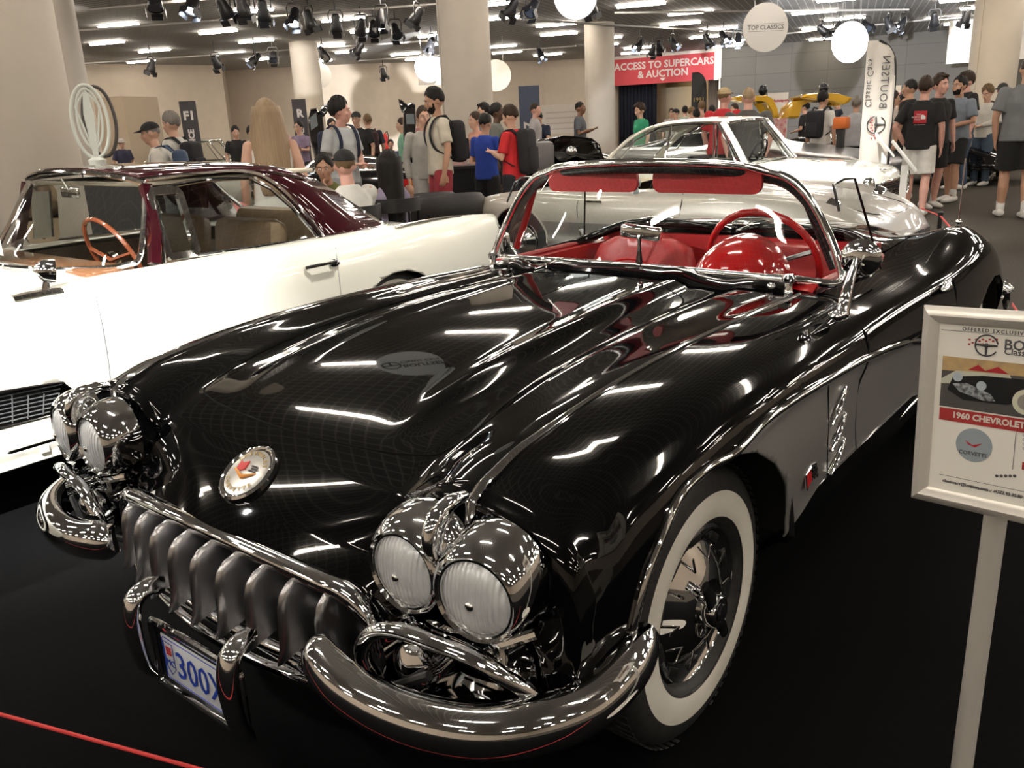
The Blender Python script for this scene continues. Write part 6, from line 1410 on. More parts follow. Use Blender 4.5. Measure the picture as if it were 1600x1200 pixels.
def logo(name, M_, r, parent, flip=1):
    a, b = wheel_logo(r, flip=flip); o = obj(name, xf(a, M=M_), LOGK, parent); obj('chequered_flag', xf(b, M=M_), LOGR, o, smooth=False)
ff = feather(1384, 11.6, at(1386, 62, D=11.6)[2], .335, FC, 'white feather flag with mirrored classic car dealer lettering and steering wheel logo', lean=-1)
MM = Matrix.Translation((-.165, -.025, 1.70)) @ Matrix.Rotation(PI/2, 4, 'X')
# seen from behind, so the lettering runs mirrored, reading bottom to top
obj('flag_lettering', join(xf(text_vf('BOUTSEN', .125, .001, space=1.12), scale=(-1, 1, 1), rot=(0, 0, -PI/2), loc=(.05, 0, 0)), xf(text_vf('Classic Cars', .10, .001, space=1.1), scale=(-1, 1, 1), rot=(0, 0, -PI/2), loc=(-.115, 0, 0)))[0:2], LOGK, ff, smooth=False).matrix_local = MM
logo('flag_logo', Matrix.Translation((-.17, -.025, 1.22)) @ Matrix.Rotation(PI/2, 4, 'X') @ Matrix.Rotation(PI/2, 4, 'Z'), .10, ff, flip=1)
fb = feather(1100, 27, 2.62, .42, mat('flag_black', (.012, .012, .013), .7), 'black feather flag with gold letters in the far doorway', lean=-1)
obj('flag_letters', xf(text_vf('1991', .17, .002), rot=RX9, loc=(-.21, -.04, 1.85)), mat('flag_gold', (.35, .24, .08), .6), fb, smooth=False)
def banner(px, pyt, Dm, w, h, m, label, txt=None, tm=None, size=.3, rz=0, name='banner', flipm=False, off=0):
    p = at(px, pyt, D=Dm); r = empty(name, (p[0], p[1], 0), face_rz(p, 0)+rz, label, 'banner')
    top = p[2]; obj('banner_panel', box(-w/2, w/2, -.015, .015, max(.05, top-h), top), m, r, smooth=False)
    obj('banner_stand', join(box(-w/2, w/2, -.15, .15, 0, .05), box(-.02, .02, .0, .03, 0, max(.05, top-h))), BLK, r, smooth=False)
    if txt:
        v = text_vf(txt[0], size, .002, bold=.008); v = xf(v, rot=(0, 0, PI/2 if not flipm else -PI/2), scale=(1, -1, 1) if flipm else (1, 1, 1))
        obj('banner_lettering', xf(v, rot=RX9, loc=(0, -.02, top-h*.55+off)), tm, r, smooth=False)
        if len(txt) > 1: obj('banner_mark', xf(text_vf(txt[1], size*1.5, .002, bold=.010), rot=RX9, loc=(0, -.02, top-.30)), tm, r, smooth=False)
    return r
BNK = mat('banner_charcoal', (.045, .042, .045), .7); BNT = mat('banner_text', (.62, .58, .54), .7)
banner(292, 158, 20, .33, 2.1, BNK, 'tall charcoal banner reading F1 EXPERIENCE left of the blond woman', ('EXPERIENCE', 'F1'), BNT, .16, off=.14)
banner(466, 155, 20, .30, 2.3, BNK, 'tall charcoal banner with mirrored lettering behind the slim column', ('EXPERIENCE', 'R'), BNT, .15, flipm=True, off=.26)
banner(826, 134, 20, .46, 2.4, mat('banner_slate', (.045, .06, .10), .6), 'slate blue banner with pale C 7 lettering beyond the red-shirted boy', ('C 7',), BNT, .34, off=.30)
bb = banner(1216, 145, 20, .42, 1.5, WHITEW, 'white poster with red RH Autosport heading between the yellow doors', None, rz=.1, name='poster')
PR_ = mat('poster_red', (.35, .03, .06), .7); PP_ = noise_mat('poster_print', (.42, .12, .14), (.55, .45, .42), 9, .7)
def poster_print(r, top):
    obj('poster_heading', xf(text_vf('RH Autosport', .075, .001, bold=.004), rot=RX9, loc=(0, -.02, top-.16)), PR_, r, smooth=False)
    obj('poster_picture', box(-.20, .20, -.018, -.016, top-1.1, top-.42), PP_, r, smooth=False)
poster_print(bb, at(1216, 145, D=20)[2])
bb = banner(1391, 134, 20, .42, 1.6, WHITEW, 'white poster with red RH Autosport heading right of the feather flag', None, rz=.1, name='poster'); poster_print(bb, at(1391, 134, D=20)[2])
# small framed print on the back wall
p = at(877, 185, D=34); fr_ = obj('wall_plaque', box(-.75, .75, -.03, .0, -.55, .5), mat('plaque_grey', (.40, .36, .32), .6), smooth=False); fr_.location = tuple(p); fr_.rotation_euler = (0, 0, face_rz(p, 0)+.15); tag(fr_, 'pale grey information board on the beige wall behind the lamp glare', 'board')
obj('plaque_lines', join(*[box(-.6, .6, -.035, -.03, z, z+.05) for z in (-.4, -.2, 0, .2)]), mat('plaque_line', (.30, .27, .24), .6), fr_, smooth=False)
# white projection screen high on the wall at right, brown wall below it
p = at(1552, 55, D=36); sc_ = obj('projection_screen', box(-1.4, 1.6, -.05, 0, -.85, .75), WHITEW, smooth=False); sc_.location = tuple(p); sc_.rotation_euler = (0, 0, math.atan2(dR[1], dR[0])); tag(sc_, 'white screen panel high on the grey wall beside the right column', 'screen')
p = at(648, 118, D=29); sc_ = obj('wall_screen', box(.10, 1.3, -.05, 0, -.30, .22), WHITEW, smooth=False); sc_.location = tuple(p); sc_.rotation_euler = (0, 0, face_rz(p, 0)); tag(sc_, 'white box panel just left of the big pale column behind the lit disc', 'panel')
# soffit on the left wall
p = at(165, 152, D=25); q = at(222, 155, D=26)
so_ = obj('trim_1', box(0, float(np.linalg.norm((q-p)[:2])), -.5, .4, p[2]-1.8, p[2]), mat('soffit', (.36, .29, .22), .8), smooth=False); so_.location = (p[0], p[1], 0); so_.rotation_euler = (0, 0, math.atan2((q-p)[1], (q-p)[0])); struct(so_)
# fire extinguisher
p = at(602, 218, D=26); fe = empty('fire_extinguisher', (p[0], p[1], p[2]-.35), 0, 'red fire extinguisher on the wall beyond the dark sports car', 'extinguisher')
obj('cylinder', lathe([(.001, 0), (.08, 0), (.085, .05), (.085, .42), (.05, .50), (.03, .52), (.001, .52)], 18), mat('extinguisher_red', (.5, .02, .02), .3), fe); obj('wall_bracket', join(tube([(0, 0, 0), (0, 0, -(p[2]-.35))], .02, 6), lathe([(.12, -(p[2]-.35)+.02), (.12, -(p[2]-.35))], 16, cap=True)), BLK, fe); obj('hose', tube([(0, 0, .52), (.10, 0, .58), (.14, 0, .45), (.12, 0, .2)], .014, 6), BLK, fe)

# oval light sculpture on a black plinth behind the coupe roof
p = at(152, 252, D=6.9); ls = empty('logo_sculpture', (p[0], p[1], 0), face_rz(p, 0), 'white oval emblem sculpture on a black plinth behind the maroon roof', 'sculpture')
sc = 6.9/FPX; zc = at(150, 190, D=6.9)[2]
WS = mat('sculpture_white', (.60, .63, .58), .5); WSD = mat('sculpture_dark', (.06, .055, .05), .5)
def ov(cx, cz, rx, rz_, y, r, m, nm): return obj(nm, tube([(cx+rx*math.cos(a), y, cz+rz_*math.sin(a)) for a in np.linspace(0, 2*PI, 49)[:-1]], r, 8, closed=True), m, ls)
ov(0, zc, 22*sc, 47*sc, 0, .012, WS, 'outer_oval'); ov(0, zc+4*sc, 15*sc, 38*sc, 0, .009, WS, 'inner_oval'); ov(12*sc, zc, 20*sc, 46*sc, .12, .012, WSD, 'rear_oval')
obj('centre_blade', sweep([(0, 0, zc+38*sc), (0, 0, zc+10*sc), (0, 0, zc-50*sc)], [(-.008, -.03), (.008, -.03), (.008, .03), (-.008, .03)], up=(0, 1, 0), scale=[(1, .5), (1, 1.15), (1, .5)]), WS, ls, smooth=False)
obj('side_strut', join(tube([(-15*sc, 0, zc+20*sc), (-3*sc, 0, zc-35*sc)], .008, 6), tube([(15*sc, 0, zc+20*sc), (3*sc, 0, zc-35*sc)], .008, 6), tube([(-15*sc, 0, zc+20*sc), (0, 0, zc+40*sc), (15*sc, 0, zc+20*sc)], .008, 6)), WS, ls)
obj('sculpture_neck', lathe([(.03, zc-62*sc), (.055, zc-58*sc), (.06, zc-50*sc), (.03, zc-46*sc)], 20), WS, ls)
obj('plinth', box(-22*sc, 55*sc, -.10, .14, 0, zc-60*sc), BLK, ls, smooth=False)
obj('plinth_label', box(-20*sc, -4*sc, -.11, -.10, zc-72*sc, zc-64*sc), WHITEW, ls, smooth=False)

# black-draped table with bottles, tub chairs
p = at(722, 262, D=11.9); tb = empty('display_table', (p[0], p[1], 0), face_rz(p, 0), 'black draped table behind the boy in blue', 'table')
obj('tabletop', box(-.42, .38, -.3, .3, .88, .92), BLK, tb, smooth=False); obj('drape', box(-.40, .36, -.28, .28, .0, .88), mat('drape_black', (.008, .008, .010), .9), tb, smooth=False)
def onto(nm, dx, dy, z, vf, m, label, cat):
    M = Matrix.Translation(tb.location) @ Matrix.Rotation(tb.rotation_euler[2], 4, 'Z'); o = obj(nm, vf, m); o.location = M @ Vector((dx, dy, z)); tag(o, label, cat)
onto('carton', -.25, -.1, .92, box(-.09, .09, -.06, .06, 0, .05), WHITEW, 'small white carton on the black draped table', 'box')
onto('bottle', .26, -.1, .92, lathe([(.001, 0), (.038, 0), (.038, .17), (.014, .22), (.014, .28), (.001, .28)], 16), BLKG, 'dark bottle on the black draped table', 'bottle')
onto('flyer_stack', -.05, .05, .92, box(-.12, .12, -.05, .05, 0, .14), mat('flyer_pink', (.55, .35, .33), .8), 'pinkish flyer holder on the black draped table', 'holder')
def tub(px, py, Dm, label):
    p = at(px, py, D=Dm); c = empty('tub_chair', (p[0], p[1], 0), face_rz(p, 200), label, 'chair')
    V = []
    for (r, z) in ((.34, .05), (.37, .30), (.39, .62), (.39, .76), (.36, .80), (.31, .76), (.29, .42), (.28, .40)):
        V.append([(r*math.sin(a), r*math.cos(a)*1.0, z-(.12*(1-math.cos(a))/2 if z > .5 else 0)) for a in np.linspace(-2.1, 2.1, 26)])
    obj('shell', grid(np.array(V)), noise_mat('black_leather', (.014, .013, .012), (.010, .010, .010), 20, .45), c); obj('cushion', cbox((0, -.03, .36), (.54, .56, .14), .05), MATS['black_leather'], c); obj('base', lathe([(.25, 0), (.25, .06)], 20), BLK, c)
tub(697, 300, 8.9, 'black leather tub chair left of the black draped table'); tub(655, 300, 9.2, 'black leather tub chair beside the dark-haired woman')

# information stands beside the silver car
def info(px0, py0, px1, py1, ppx, ppy, Dm, label):
    a = at(px0, py0, D=Dm); b = at(px1, py1, D=Dm); top = at(ppx, ppy, D=Dm)
    r = empty('information_stand', (top[0], top[1], 0), face_rz(top, 0), label, 'stand'); Mi = (Matrix.Translation((top[0], top[1], 0)) @ Matrix.Rotation(face_rz(top, 0), 4, 'Z')).inverted()
    A, B = np.array(Mi @ Vector(a)), np.array(Mi @ Vector(b)); c = (A+B)/2; L = np.linalg.norm(B-A); ang = math.atan2((B-A)[2], (B-A)[0])
    obj('panel', xf(cbox((0, 0, 0), (L, .32, .02), .004), rot=(0, -ang, 0), loc=c), mat('stand_white', (.80, .80, .78), .3), r)
    obj('post', box(-.03, .03, -.02, .02, 0, top[2]), MATS['stand_white'], r, smooth=False); obj('foot', cbox((0, 0, .01), (.34, .34, .02), .004), MATS['stand_white'], r)
info(1394, 220, 1431, 267, 1414, 258, 8.7, 'nearer white information stand with tilted panel beside the silver car nose')
info(1368, 207, 1397, 244, 1382, 237, 11.3, 'farther white information stand with tilted panel beyond the white coupe bonnet')

# rope barriers
ROPE = mat('red_rope', (.62, .04, .04), .6)
r0 = at(-40, 1105, z=.28); r1 = at(330, 1207, z=.28); r1 = r0+(r1-r0)*3.2; r0 = r0-(r1-r0)*.5
tag(obj('barrier_rope', tube([r0, (r0+r1)/2, r1], .004, 8), ROPE), 'thin red barrier cord across the bottom left corner', 'rope')
def post(px, py, label, h=.62):
    p = at(px, py, z=0); r = empty('barrier_post', (p[0], p[1], 0), 0, label, 'post'); obj('pole', tube([(0, 0, 0), (0, 0, h)], .017, 10), BLK, r); obj('base', lathe([(.001, .02), (.10, .018), (.11, 0)], 20), BLK, r); obj('top_cap', lathe([(.024, h-.02), (.026, h), (.001, h+.012)], 12), BLK, r); return np.array([p[0], p[1], h-.03])
t1 = at(1557, 432, y=3.9); t1b = at(1557, 600, z=0)
def post3(loc, h, label):
    r = empty('barrier_post', (loc[0], loc[1], 0), 0, label, 'post'); obj('pole', tube([(0, 0, 0), (0, 0, h)], .017, 10), BLK, r); obj('base', lathe([(.001, .02), (.10, .018), (.11, 0)], 20), BLK, r); obj('top_cap', lathe([(.024, h-.02), (.026, h), (.001, h+.012)], 12), BLK, r)
    return np.array([loc[0], loc[1], h-.03])
pA = at(1558, 432, D=6.3); pB = at(1469, 341, D=8.3)
a_ = post3(pA, pA[2], 'black barrier post just right of the roadster rear bumper'); b_ = post3(pB, pB[2]+.05, 'black barrier post on the floor behind the roadster tail fin')
far = at(1440, 326, D=9.2); far2 = at(1612, 520, D=5.0)
tag(obj('barrier_rope', tube([a_, far2], .007, 6), ROPE), 'red barrier cord sloping down right from the post by the roadster tail', 'rope')
tag(obj('barrier_rope', tube([a_, b_], .007, 6), ROPE), 'red barrier cord between the two black posts behind the roadster', 'rope')
tag(obj('barrier_rope', tube([b_, far], .007, 6), ROPE), 'red barrier cord ending by the white shoes of the talking group', 'rope')

# the sales sign on its stand, right foreground
TL = at(1443, 477, D=1.50); BLc = at(1423, 778, D=1.47)
yaw = YAW+.46
Rv = Vector((math.cos(-yaw*1.0-.0), 0, 0))
best = None
for k_ in range(200):
    q_ = at(1600, 487, D=1.30+.004*k_); v_ = Vector(q_)-Vector(TL); w_ = Vector(BLc)-Vector(TL); c_0 = abs(v_.dot(w_))/(v_.length*w_.length)
    if best is None or c_0 < best[0]: best = (c_0, v_.normalized())
sx_ = best[1]
dn_ = Vector(BLc)-Vector(TL); hgt = dn_.length; dn_.normalize(); nn_ = sx_.cross(-dn_).normalized(); up_ = nn_.cross(sx_).normalized()
SM = Matrix((sx_, up_, nn_)).transposed().to_4x4(); SM.translation = Vector(TL)
wS, hS = hgt*.78, hgt
SG = empty('sales_sign', (0, 0, 0), 0, 'silver framed sales sign on a post, red title bar 1960 CHEVROLET, at the right edge', 'sign'); SG.matrix_world = SM
fw = .027
frp = [(0, -.002), (.006, .006), (.014, .010), (.022, .006), (fw, .0), (fw, -.008), (0, -.008)]
cr = [(fw*0, 0), (wS, 0), (wS, -hS), (0, -hS)]
for i in range(4):
    x0, y0 = [(0, 0), (wS, 0), (wS, -hS), (0, -hS)][i]; x1, y1 = [(wS, 0), (wS, -hS), (0, -hS), (0, 0)][i]
    d = Vector((x1-x0, y1-y0, 0)).normalized(); inw = Vector((d.y, -d.x, 0)); L = math.hypot(x1-x0, y1-y0); V = []
    for end in (0, 1):
        for u, h in frp:
            t = (u if end == 0 else L-u); V.append((x0+d.x*t+inw.x*u, y0+d.y*t+inw.y*u, h))
    k = len(frp); obj('sign_frame', (V, [(j, (j+1) % k, k+(j+1) % k, k+j) for j in range(k)]+[tuple(range(k))[::-1], tuple(range(k, 2*k))]), ALU, SG, sharp=30)
PAPER = mat('sign_paper', (.92, .90, .82), .4, coat=.3)
pa = obj('sign_sheet', box(fw-.002, wS-fw+.002, -hS+fw-.002, -fw+.002, -.006, -.002), PAPER, SG, smooth=False)
INK = mat('ink_dark', (.09, .09, .10), .6); BAR = mat('title_red', (.40, .03, .03), .5); CREAM = mat('title_cream', (.75, .70, .62), .5)
def sp(px, py):   # sheet coordinates of something seen at px,py on the sheet
    d = CF+(px-800)/FPX*CR+(py-600)/FPX*CD; o = Vector(CAM); d = Vector(d); t = (Vector(TL)-o).dot(nn_)/d.dot(nn_); q = o+d*t-Vector(TL); return q.dot(sx_), q.dot(up_)
def sheet(nm, vf, m, parent=pa, z=-.0015): return obj(nm, xf(vf, loc=(0, 0, z)), m, parent, smooth=False)
def line(x0, x1, y, w=.0006, m=INK, nm='rule'): sheet(nm, box(x0, x1, y-w/2, y+w/2, 0, .0003), m)
x0, y0 = sp(1470, 515); line(x0, wS-fw-.008, y0)
def lab(s_, px, py, size, m=INK, bold=0, nm='lettering', align='LEFT', space=1.0, z=-.0015):
    x, y = sp(px, py); sheet(nm, xf(text_vf(s_, size, .0002, align, bold, space=space), loc=(x, y, 0)), m, z=z)
pxm = hgt/300.
lab('OFFERED EXCLUSIVELY BY', 1503, 514, 7*pxm, bold=.0002, space=1.35, nm='offer_line')
y_ = sp(1500, 514)[1]
logo('dealer_logo', Matrix.Translation((sp(1541, 540)[0], sp(1541, 540)[1], -.001)), 15*pxm, pa)
lab('BOUTSEN', 1568, 539, 20*pxm, bold=.0004, nm='dealer_name'); lab('Classic Cars', 1568, 549.5, 13*pxm, bold=.0002, nm='dealer_subtitle')
# printed photo of the car: blocks of the print as thin inked shapes
xa, ya = sp(1473, 556); xb, yb = sp(1470, 634); xr = wS-fw-.012
ph = sheet('printed_photo', box(xa, xr, yb, ya, 0, .0003), mat('print_floor', (.075, .072, .07), .5))
wv = xr-xa; hv = ya-yb
def inkp(nm, pts, m, z=.0004): return sheet(nm, xf(prism([(xa+u*wv, yb+v*hv) for u, v in pts], 0, .0002), loc=(0, 0, z)), m, ph)
inkp('print_wall', [(0, .72), (1, .80), (1, 1), (0, 1)], noise_mat('print_warm', (.55, .38, .16), (.42, .30, .16), 60, .5))
inkp('print_white_car', [(0, .55), (.12, .74), (.55, .78), (.6, .6), (0, .45)], mat('print_cream', (.55, .56, .45), .5), .0006)
inkp('print_red_seats', [(.22, .78), (.30, .90), (.36, .80), (.46, .90), (.55, .78)], mat('print_red', (.5, .05, .04), .5), .0008)
inkp('print_car_body', [(.06, .35), (.10, .62), (.35, .70), (.70, .72), (1, .66), (1, .38), (.72, .34), (.55, .20), (.2, .18)], mat('print_black', (.012, .013, .015), .3), .0010)
inkp('print_cove', [(.72, .60), (.78, .66), (1, .62), (1, .42), (.80, .40)], mat('print_silver', (.35, .34, .30), .4), .0012)
def inkc(nm, u, v, r, m, z): sheet(nm, xf(lathe([(r, 0), (r, .0002), (.0001, .0003)], 28), loc=(xa+u*wv, yb+v*hv, z)), m, ph)
inkc('print_whitewall', .70, .30, hv*.24, mat('print_cream2', (.66, .66, .52), .5), .0013); inkc('print_hub', .70, .30, hv*.15, mat('print_hub', (.30, .28, .25), .4), .0016)
for u, v in ((.14, .62), (.34, .50)): inkc('print_lamp', u, v, hv*.09, mat('print_lamp', (.45, .52, .58), .3), .0013)
inkp('print_chrome', [(.10, .48), (.22, .52), (.42, .36), (.46, .24), (.36, .22), (.16, .34)], noise_mat('print_chrome', (.38, .42, .44), (.05, .05, .06), 160, .4), .0012)
xa2, ya2 = sp(1468, 636); xb2, yb2 = sp(1467, 655)
sheet('title_bar', box(xa2, xr+.004, yb2, ya2, 0, .0004), BAR)
lab('1960 CHEVROLET CORVETTE', 1487, 648, 12.5*pxm, CREAM, .0005, 'title', space=1.0, z=-.0008)
bx_, by_ = sp(1521, 696)
em = sheet('printed_badge', xf(lathe([(25*pxm, 0), (25*pxm, .0004), (21*pxm, .0006), (.0001, .0006)], 40), loc=(bx_, by_, 0)), mat('badge_blue', (.32, .38, .42), .4))
sheet('badge_text', xf(text_vf('CORVETTE', 8*pxm, .0002, bold=.0002), loc=(bx_, by_-13*pxm, .0008)), INK, em); sheet('badge_flags', xf(prism([(-12*pxm, 6*pxm), (-2*pxm, 0), (12*pxm, 5*pxm), (2*pxm, -3*pxm), (-8*pxm, 0)], 0, .0002), loc=(bx_, by_, .0008)), LOGR, em)
x1, y1 = sp(1588, 665); sheet('divider', box(x1-.0004, x1+.0004, sp(1588, 735)[1], y1, 0, .0003), INK)
x1, y1 = sp(1597, 722); sheet('red_block', box(x1, x1+.03, y1-.012, y1, 0, .0004), BAR)
for i in range(4): lab('C O R V', 1597, 680+7*i, 4.5*pxm, nm='small_print')
x0, y0 = sp(1467, 741); line(x0, xr, y0, nm='rule')
lab('classiccars@boutsen.com  ·  +377 93 30 80 02', 1472, 750.5, 6.2*pxm, bold=.0002, nm='contact_line'); lab('Headquarters: 41, rue Grimaldi  ·  MC', 1512, 760, 5.6*pxm, nm='address_line'); lab('Showroom: Porto di Cala del Forte  ·  Passeggiata G.', 1468, 766.5, 5.6*pxm, nm='showroom_line')
for i in range(5): sheet('social_icon', xf(lathe([(2.2*pxm, 0), (2.2*pxm, .0003), (.0001, .0003)], 12), loc=(sp(1557+7*i, 743)[0], sp(1557+7*i, 743)[1]-.001, .0002)), INK)
# stand pole
pt = at(1558, 790, D=1.47)
ptw = Vector(pt); po = obj('sign_post', tube([(ptw.x, ptw.y, ptw.z+.06), (ptw.x, ptw.y, 0.012)], .0175, 20), ALU); po.parent = SG; po.matrix_parent_inverse = SM.inverted()
pf = obj('sign_foot', xf(lathe([(.001, .014), (.17, .010), (.18, 0), (.001, 0)], 32), loc=(ptw.x, ptw.y, .004)), ALU); pf.parent = SG; pf.matrix_parent_inverse = SM.inverted()

# ------------------------------------------------------------------ dark sports car with both doors raised
DARKP = mat('anthracite_lacquer', (.006, .006, .008), .06, coat=1)
def supercar(name, loc, rz, label, m, doors='scissor', cat='car', scale=1.0, trim=None):
    P = empty(name, loc, rz, label, cat)
    Rr = [
     [(-1.0, 0, .35), (-.95, 0, .48), (-.6, 0, .58), (0, 0, .70), (.5, 0, .82), (1.0, 0, 1.02), (1.35, 0, 1.08), (1.8, 0, 1.05), (2.3, 0, .98), (2.9, 0, .94), (3.3, 0, .90), (3.38, 0, .6)],
     [(-1.0, .4, .35), (-.95, .4, .47), (-.6, .4, .57), (0, .4, .69), (.5, .4, .80), (1.0, .4, 1.0), (1.35, .4, 1.06), (1.8, .4, 1.03), (2.3, .4, .96), (2.9, .4, .93), (3.3, .4, .89), (3.38, .4, .6)],
     [(-1.0, .6, .35), (-.95, .6, .45), (-.6, .66, .60), (0, .70, .72), (.5, .64, .74), (1.0, .58, .86), (1.35, .56, .98), (1.8, .60, .96), (2.3, .68, .93), (2.9, .70, .92), (3.3, .65, .86), (3.38, .6, .6)],
     [(-1.0, .7, .34), (-.95, .75, .42), (-.6, .82, .56), (0, .86, .68), (.5, .86, .68), (1.0, .84, .70), (1.8, .88, .76), (2.3, .92, .86), (2.9, .92, .86), (3.3, .86, .80), (3.38, .8, .58)],
     [(-1.0, .72, .32), (-.95, .8, .36), (-.6, .90, .46), (0, .93, .52), (1.0, .92, .54), (1.8, .94, .58), (2.3, .98, .64), (2.9, .98, .64), (3.3, .92, .62), (3.38, .85, .52)],
     [(-1.0, .7, .28), (-.6, .88, .30), (1.0, .90, .26), (2.3, .95, .30), (2.9, .95, .34), (3.38, .82, .42)],
     [(-1.0, 0, .22), (-.6, 0, .18), (2.3, 0, .18), (3.38, 0, .34)]]
    o, bv = shell(Rr, np.linspace(-1.0, 3.38, 90), 'body', P, [m, GLASSD, BLKG], arches=[arch(0, .33, .37), arch(2.55, .34, .38)],
        colour=[([(-.52, .45), (.52, .45), (.50, 1.12), (-.50, 1.12)], (0, 1), lambda c: c.z > .65, 2), ([(.62, .72), (2.2, .88), (1.9, .99), (1.2, 1.0)], (1, 2), lambda c: abs(c.x) > .5, 2)], nu=5)
    wells(P, (0, 2.55), .40, .90)
    for s in (1, -1):
        for yc in (0, 2.55): wheel(P, s*.80, yc, s, R=.33, simple=True, white=False)
        obj('tail_lamp', cbox((s*.62, 3.385, .72), (.42, .02, .12), .01), mat('lamp_red', (.5, .01, .01), .1, coat=1), P); obj('indicator_lamp', cbox((s*.80, 3.388, .72), (.14, .02, .10), .01), mat('lamp_amber', (.8, .25, .02), .2, coat=1), P)
    return P
def door_blade(P, s, pts, th, m, nm='raised_door', inner=None):
    """door as a curved slab: pts list of (x,y,z) pairs left edge/right edge"""
    R = np.array([[a*(1-t)+b*t+np.array(c)*math.sin(PI*t) for t in np.linspace(0, 1, 9)] for a, b, c in pts])
    R = np.array([spline(R[:, j], 5) for j in range(9)]).transpose(1, 0, 2)
    o = obj(nm, grid(R), m, P); md = o.modifiers.new('th', 'SOLIDIFY'); md.thickness = th; return o
p = at(550, 240, D=11.7); rzq = face_rz(p, 180)+.06; fwd = Vector((math.sin(rzq), -math.cos(rzq), 0))
SU = supercar('sports_car', (p[0]+fwd.x*3.38, p[1]+fwd.y*3.38, 0), rzq, 'dark sports car with both doors raised upright, seen from behind, centre left', DARKP)
def locl(P, px, py, Dm):
    bpy.context.view_layer.update(); return np.array(P.matrix_world.inverted() @ Vector(at(px, py, D=Dm)))
def raised(P, outline, Dm, m, nm='raised_door', thick=.10, dd=None, inner=DARK):
    """thick door panel whose outline was measured at distance Dm"""
    bpy.context.view_layer.update()
    V = [locl(P, x, y, Dm+(dd[i] if dd else 0)) for i, (x, y) in enumerate(outline)]
    c = np.mean(V, axis=0); vdir = locl(P, 600, 250, Dm+1)-locl(P, 600, 250, Dm); n = len(V)
    F_ = [v-vdir*thick/2*0 for v in V]; Bk = [v+vdir*thick for v in V]; md = [(v+b_)/2+(v-c)*.05 for v, b_ in zip(F_, Bk)]
    fi = [c+(v-c)*.86-vdir*.03 for v in F_]; VV = fi+F_+md+Bk+[c+(v-c)*.86+vdir*.03 for v in Bk]
    Fc = [tuple(range(n))[::-1]]+[(i*n+j, i*n+(j+1) % n, (i+1)*n+(j+1) % n, (i+1)*n+j) for i in range(4) for j in range(n)]+[tuple(range(4*n, 5*n))]
    return obj(nm, (VV, Fc), m, P, sharp=30)
dl = raised(SU, [(485, 172), (495, 170), (497, 176), (508, 164), (512, 166), (512, 171), (504, 180), (506, 200), (510, 222), (512, 262), (506, 290), (496, 262), (489, 235), (482, 205), (481, 188)], 13.6, DARKP)
obj('window_glass', ([locl(SU, x, y, 13.52) for x, y in ((484, 184), (494, 176), (497, 196), (486, 204))], [(0, 1, 2, 3)]), mat('door_window', (.35, .42, .48), .1, metal=.7), dl, smooth=False)
dr = raised(SU, [(623, 157), (628, 158), (637, 165), (643, 162), (649, 165), (650, 190), (649, 215), (653, 250), (655, 275), (645, 280), (637, 262), (632, 230), (630, 205), (630, 176), (624, 164)], 13.6, DARKP)
obj('window_glass', ([locl(SU, x, y, 13.52) for x, y in ((634, 178), (647, 178), (648, 194), (635, 194))], [(0, 1, 2, 3)]), MATS['door_window'], dr, smooth=False)
# black open car between the red-shirted boy and the white coupe
OPN, _ = hatch_car('black_open_car', (0, 0, 0), 0, 'black open-topped car with raised lid between the red-shirted boy and white coupe', BLACKP, BLACKP)
p = at(893, 240, D=14.2); rz3 = face_rz(p, 196); OPN.rotation_euler = (0, 0, rz3); f3 = Vector((math.sin(rz3), -math.cos(rz3), 0)); OPN.location = Vector((p[0], p[1], 0))+f3*3.3
ld = raised(OPN, [(838, 226), (846, 218), (865, 216), (880, 212), (900, 213), (925, 216), (937, 226), (941, 240), (946, 252), (938, 258), (900, 246), (876, 256), (868, 252), (855, 236), (842, 232)], 14.1, BLACKP, 'raised_lid', .25)
obj('headlamp', xf(ellipsoid((0, 0, 0), (.10, .05, .08)), loc=locl(OPN, 893, 236, 14.0)), CHROME, OPN)
obj('seat_back', xf(cbox((0, 0, 0), (.42, .18, .5), .10), loc=locl(OPN, 846, 246, 13.9)), mat('grey_leather', (.16, .15, .15), .5), OPN)

# brushed steel wedge car beyond the white coupe
WD = empty('steel_wedge_car', (0, 0, 0), 0, 'low brushed steel wedge-shaped car with dark glass beyond the white coupe bonnet', 'car')
WR = [
 [(-1.0, 0, .55), (-.97, 0, .72), (-.2, 0, .82), (.5, 0, .92), (.7, 0, .95), (1.35, 0, 1.16), (1.9, 0, 1.16), (3.0, 0, .98), (3.2, 0, .95), (3.25, 0, .5)],
 [(-1.0, .5, .55), (-.97, .5, .72), (-.2, .5, .82), (.5, .5, .92), (.7, .5, .95), (1.35, .5, 1.15), (1.9, .5, 1.15), (3.0, .5, .97), (3.2, .5, .94), (3.25, .5, .5)],
 [(-1.0, .8, .55), (-.97, .84, .71), (-.2, .88, .81), (.5, .88, .90), (.7, .86, .92), (1.35, .62, 1.10), (1.9, .62, 1.10), (3.0, .80, .95), (3.2, .84, .93), (3.25, .8, .5)],
 [(-1.0, .85, .52), (-.97, .90, .66), (-.2, .92, .74), (.5, .92, .82), (3.0, .92, .88), (3.2, .90, .86), (3.25, .85, .48)],
 [(-1.0, .85, .42), (-.97, .92, .52), (3.0, .94, .56), (3.2, .92, .55), (3.25, .86, .44)],
 [(-1.0, .80, .35), (-.9, .88, .28), (3.0, .90, .28), (3.25, .80, .38)],
 [(-1.0, 0, .3), (3.25, 0, .3)]]
WDM = mat('brushed_body', (.42, .42, .42), .28, metal=.9)
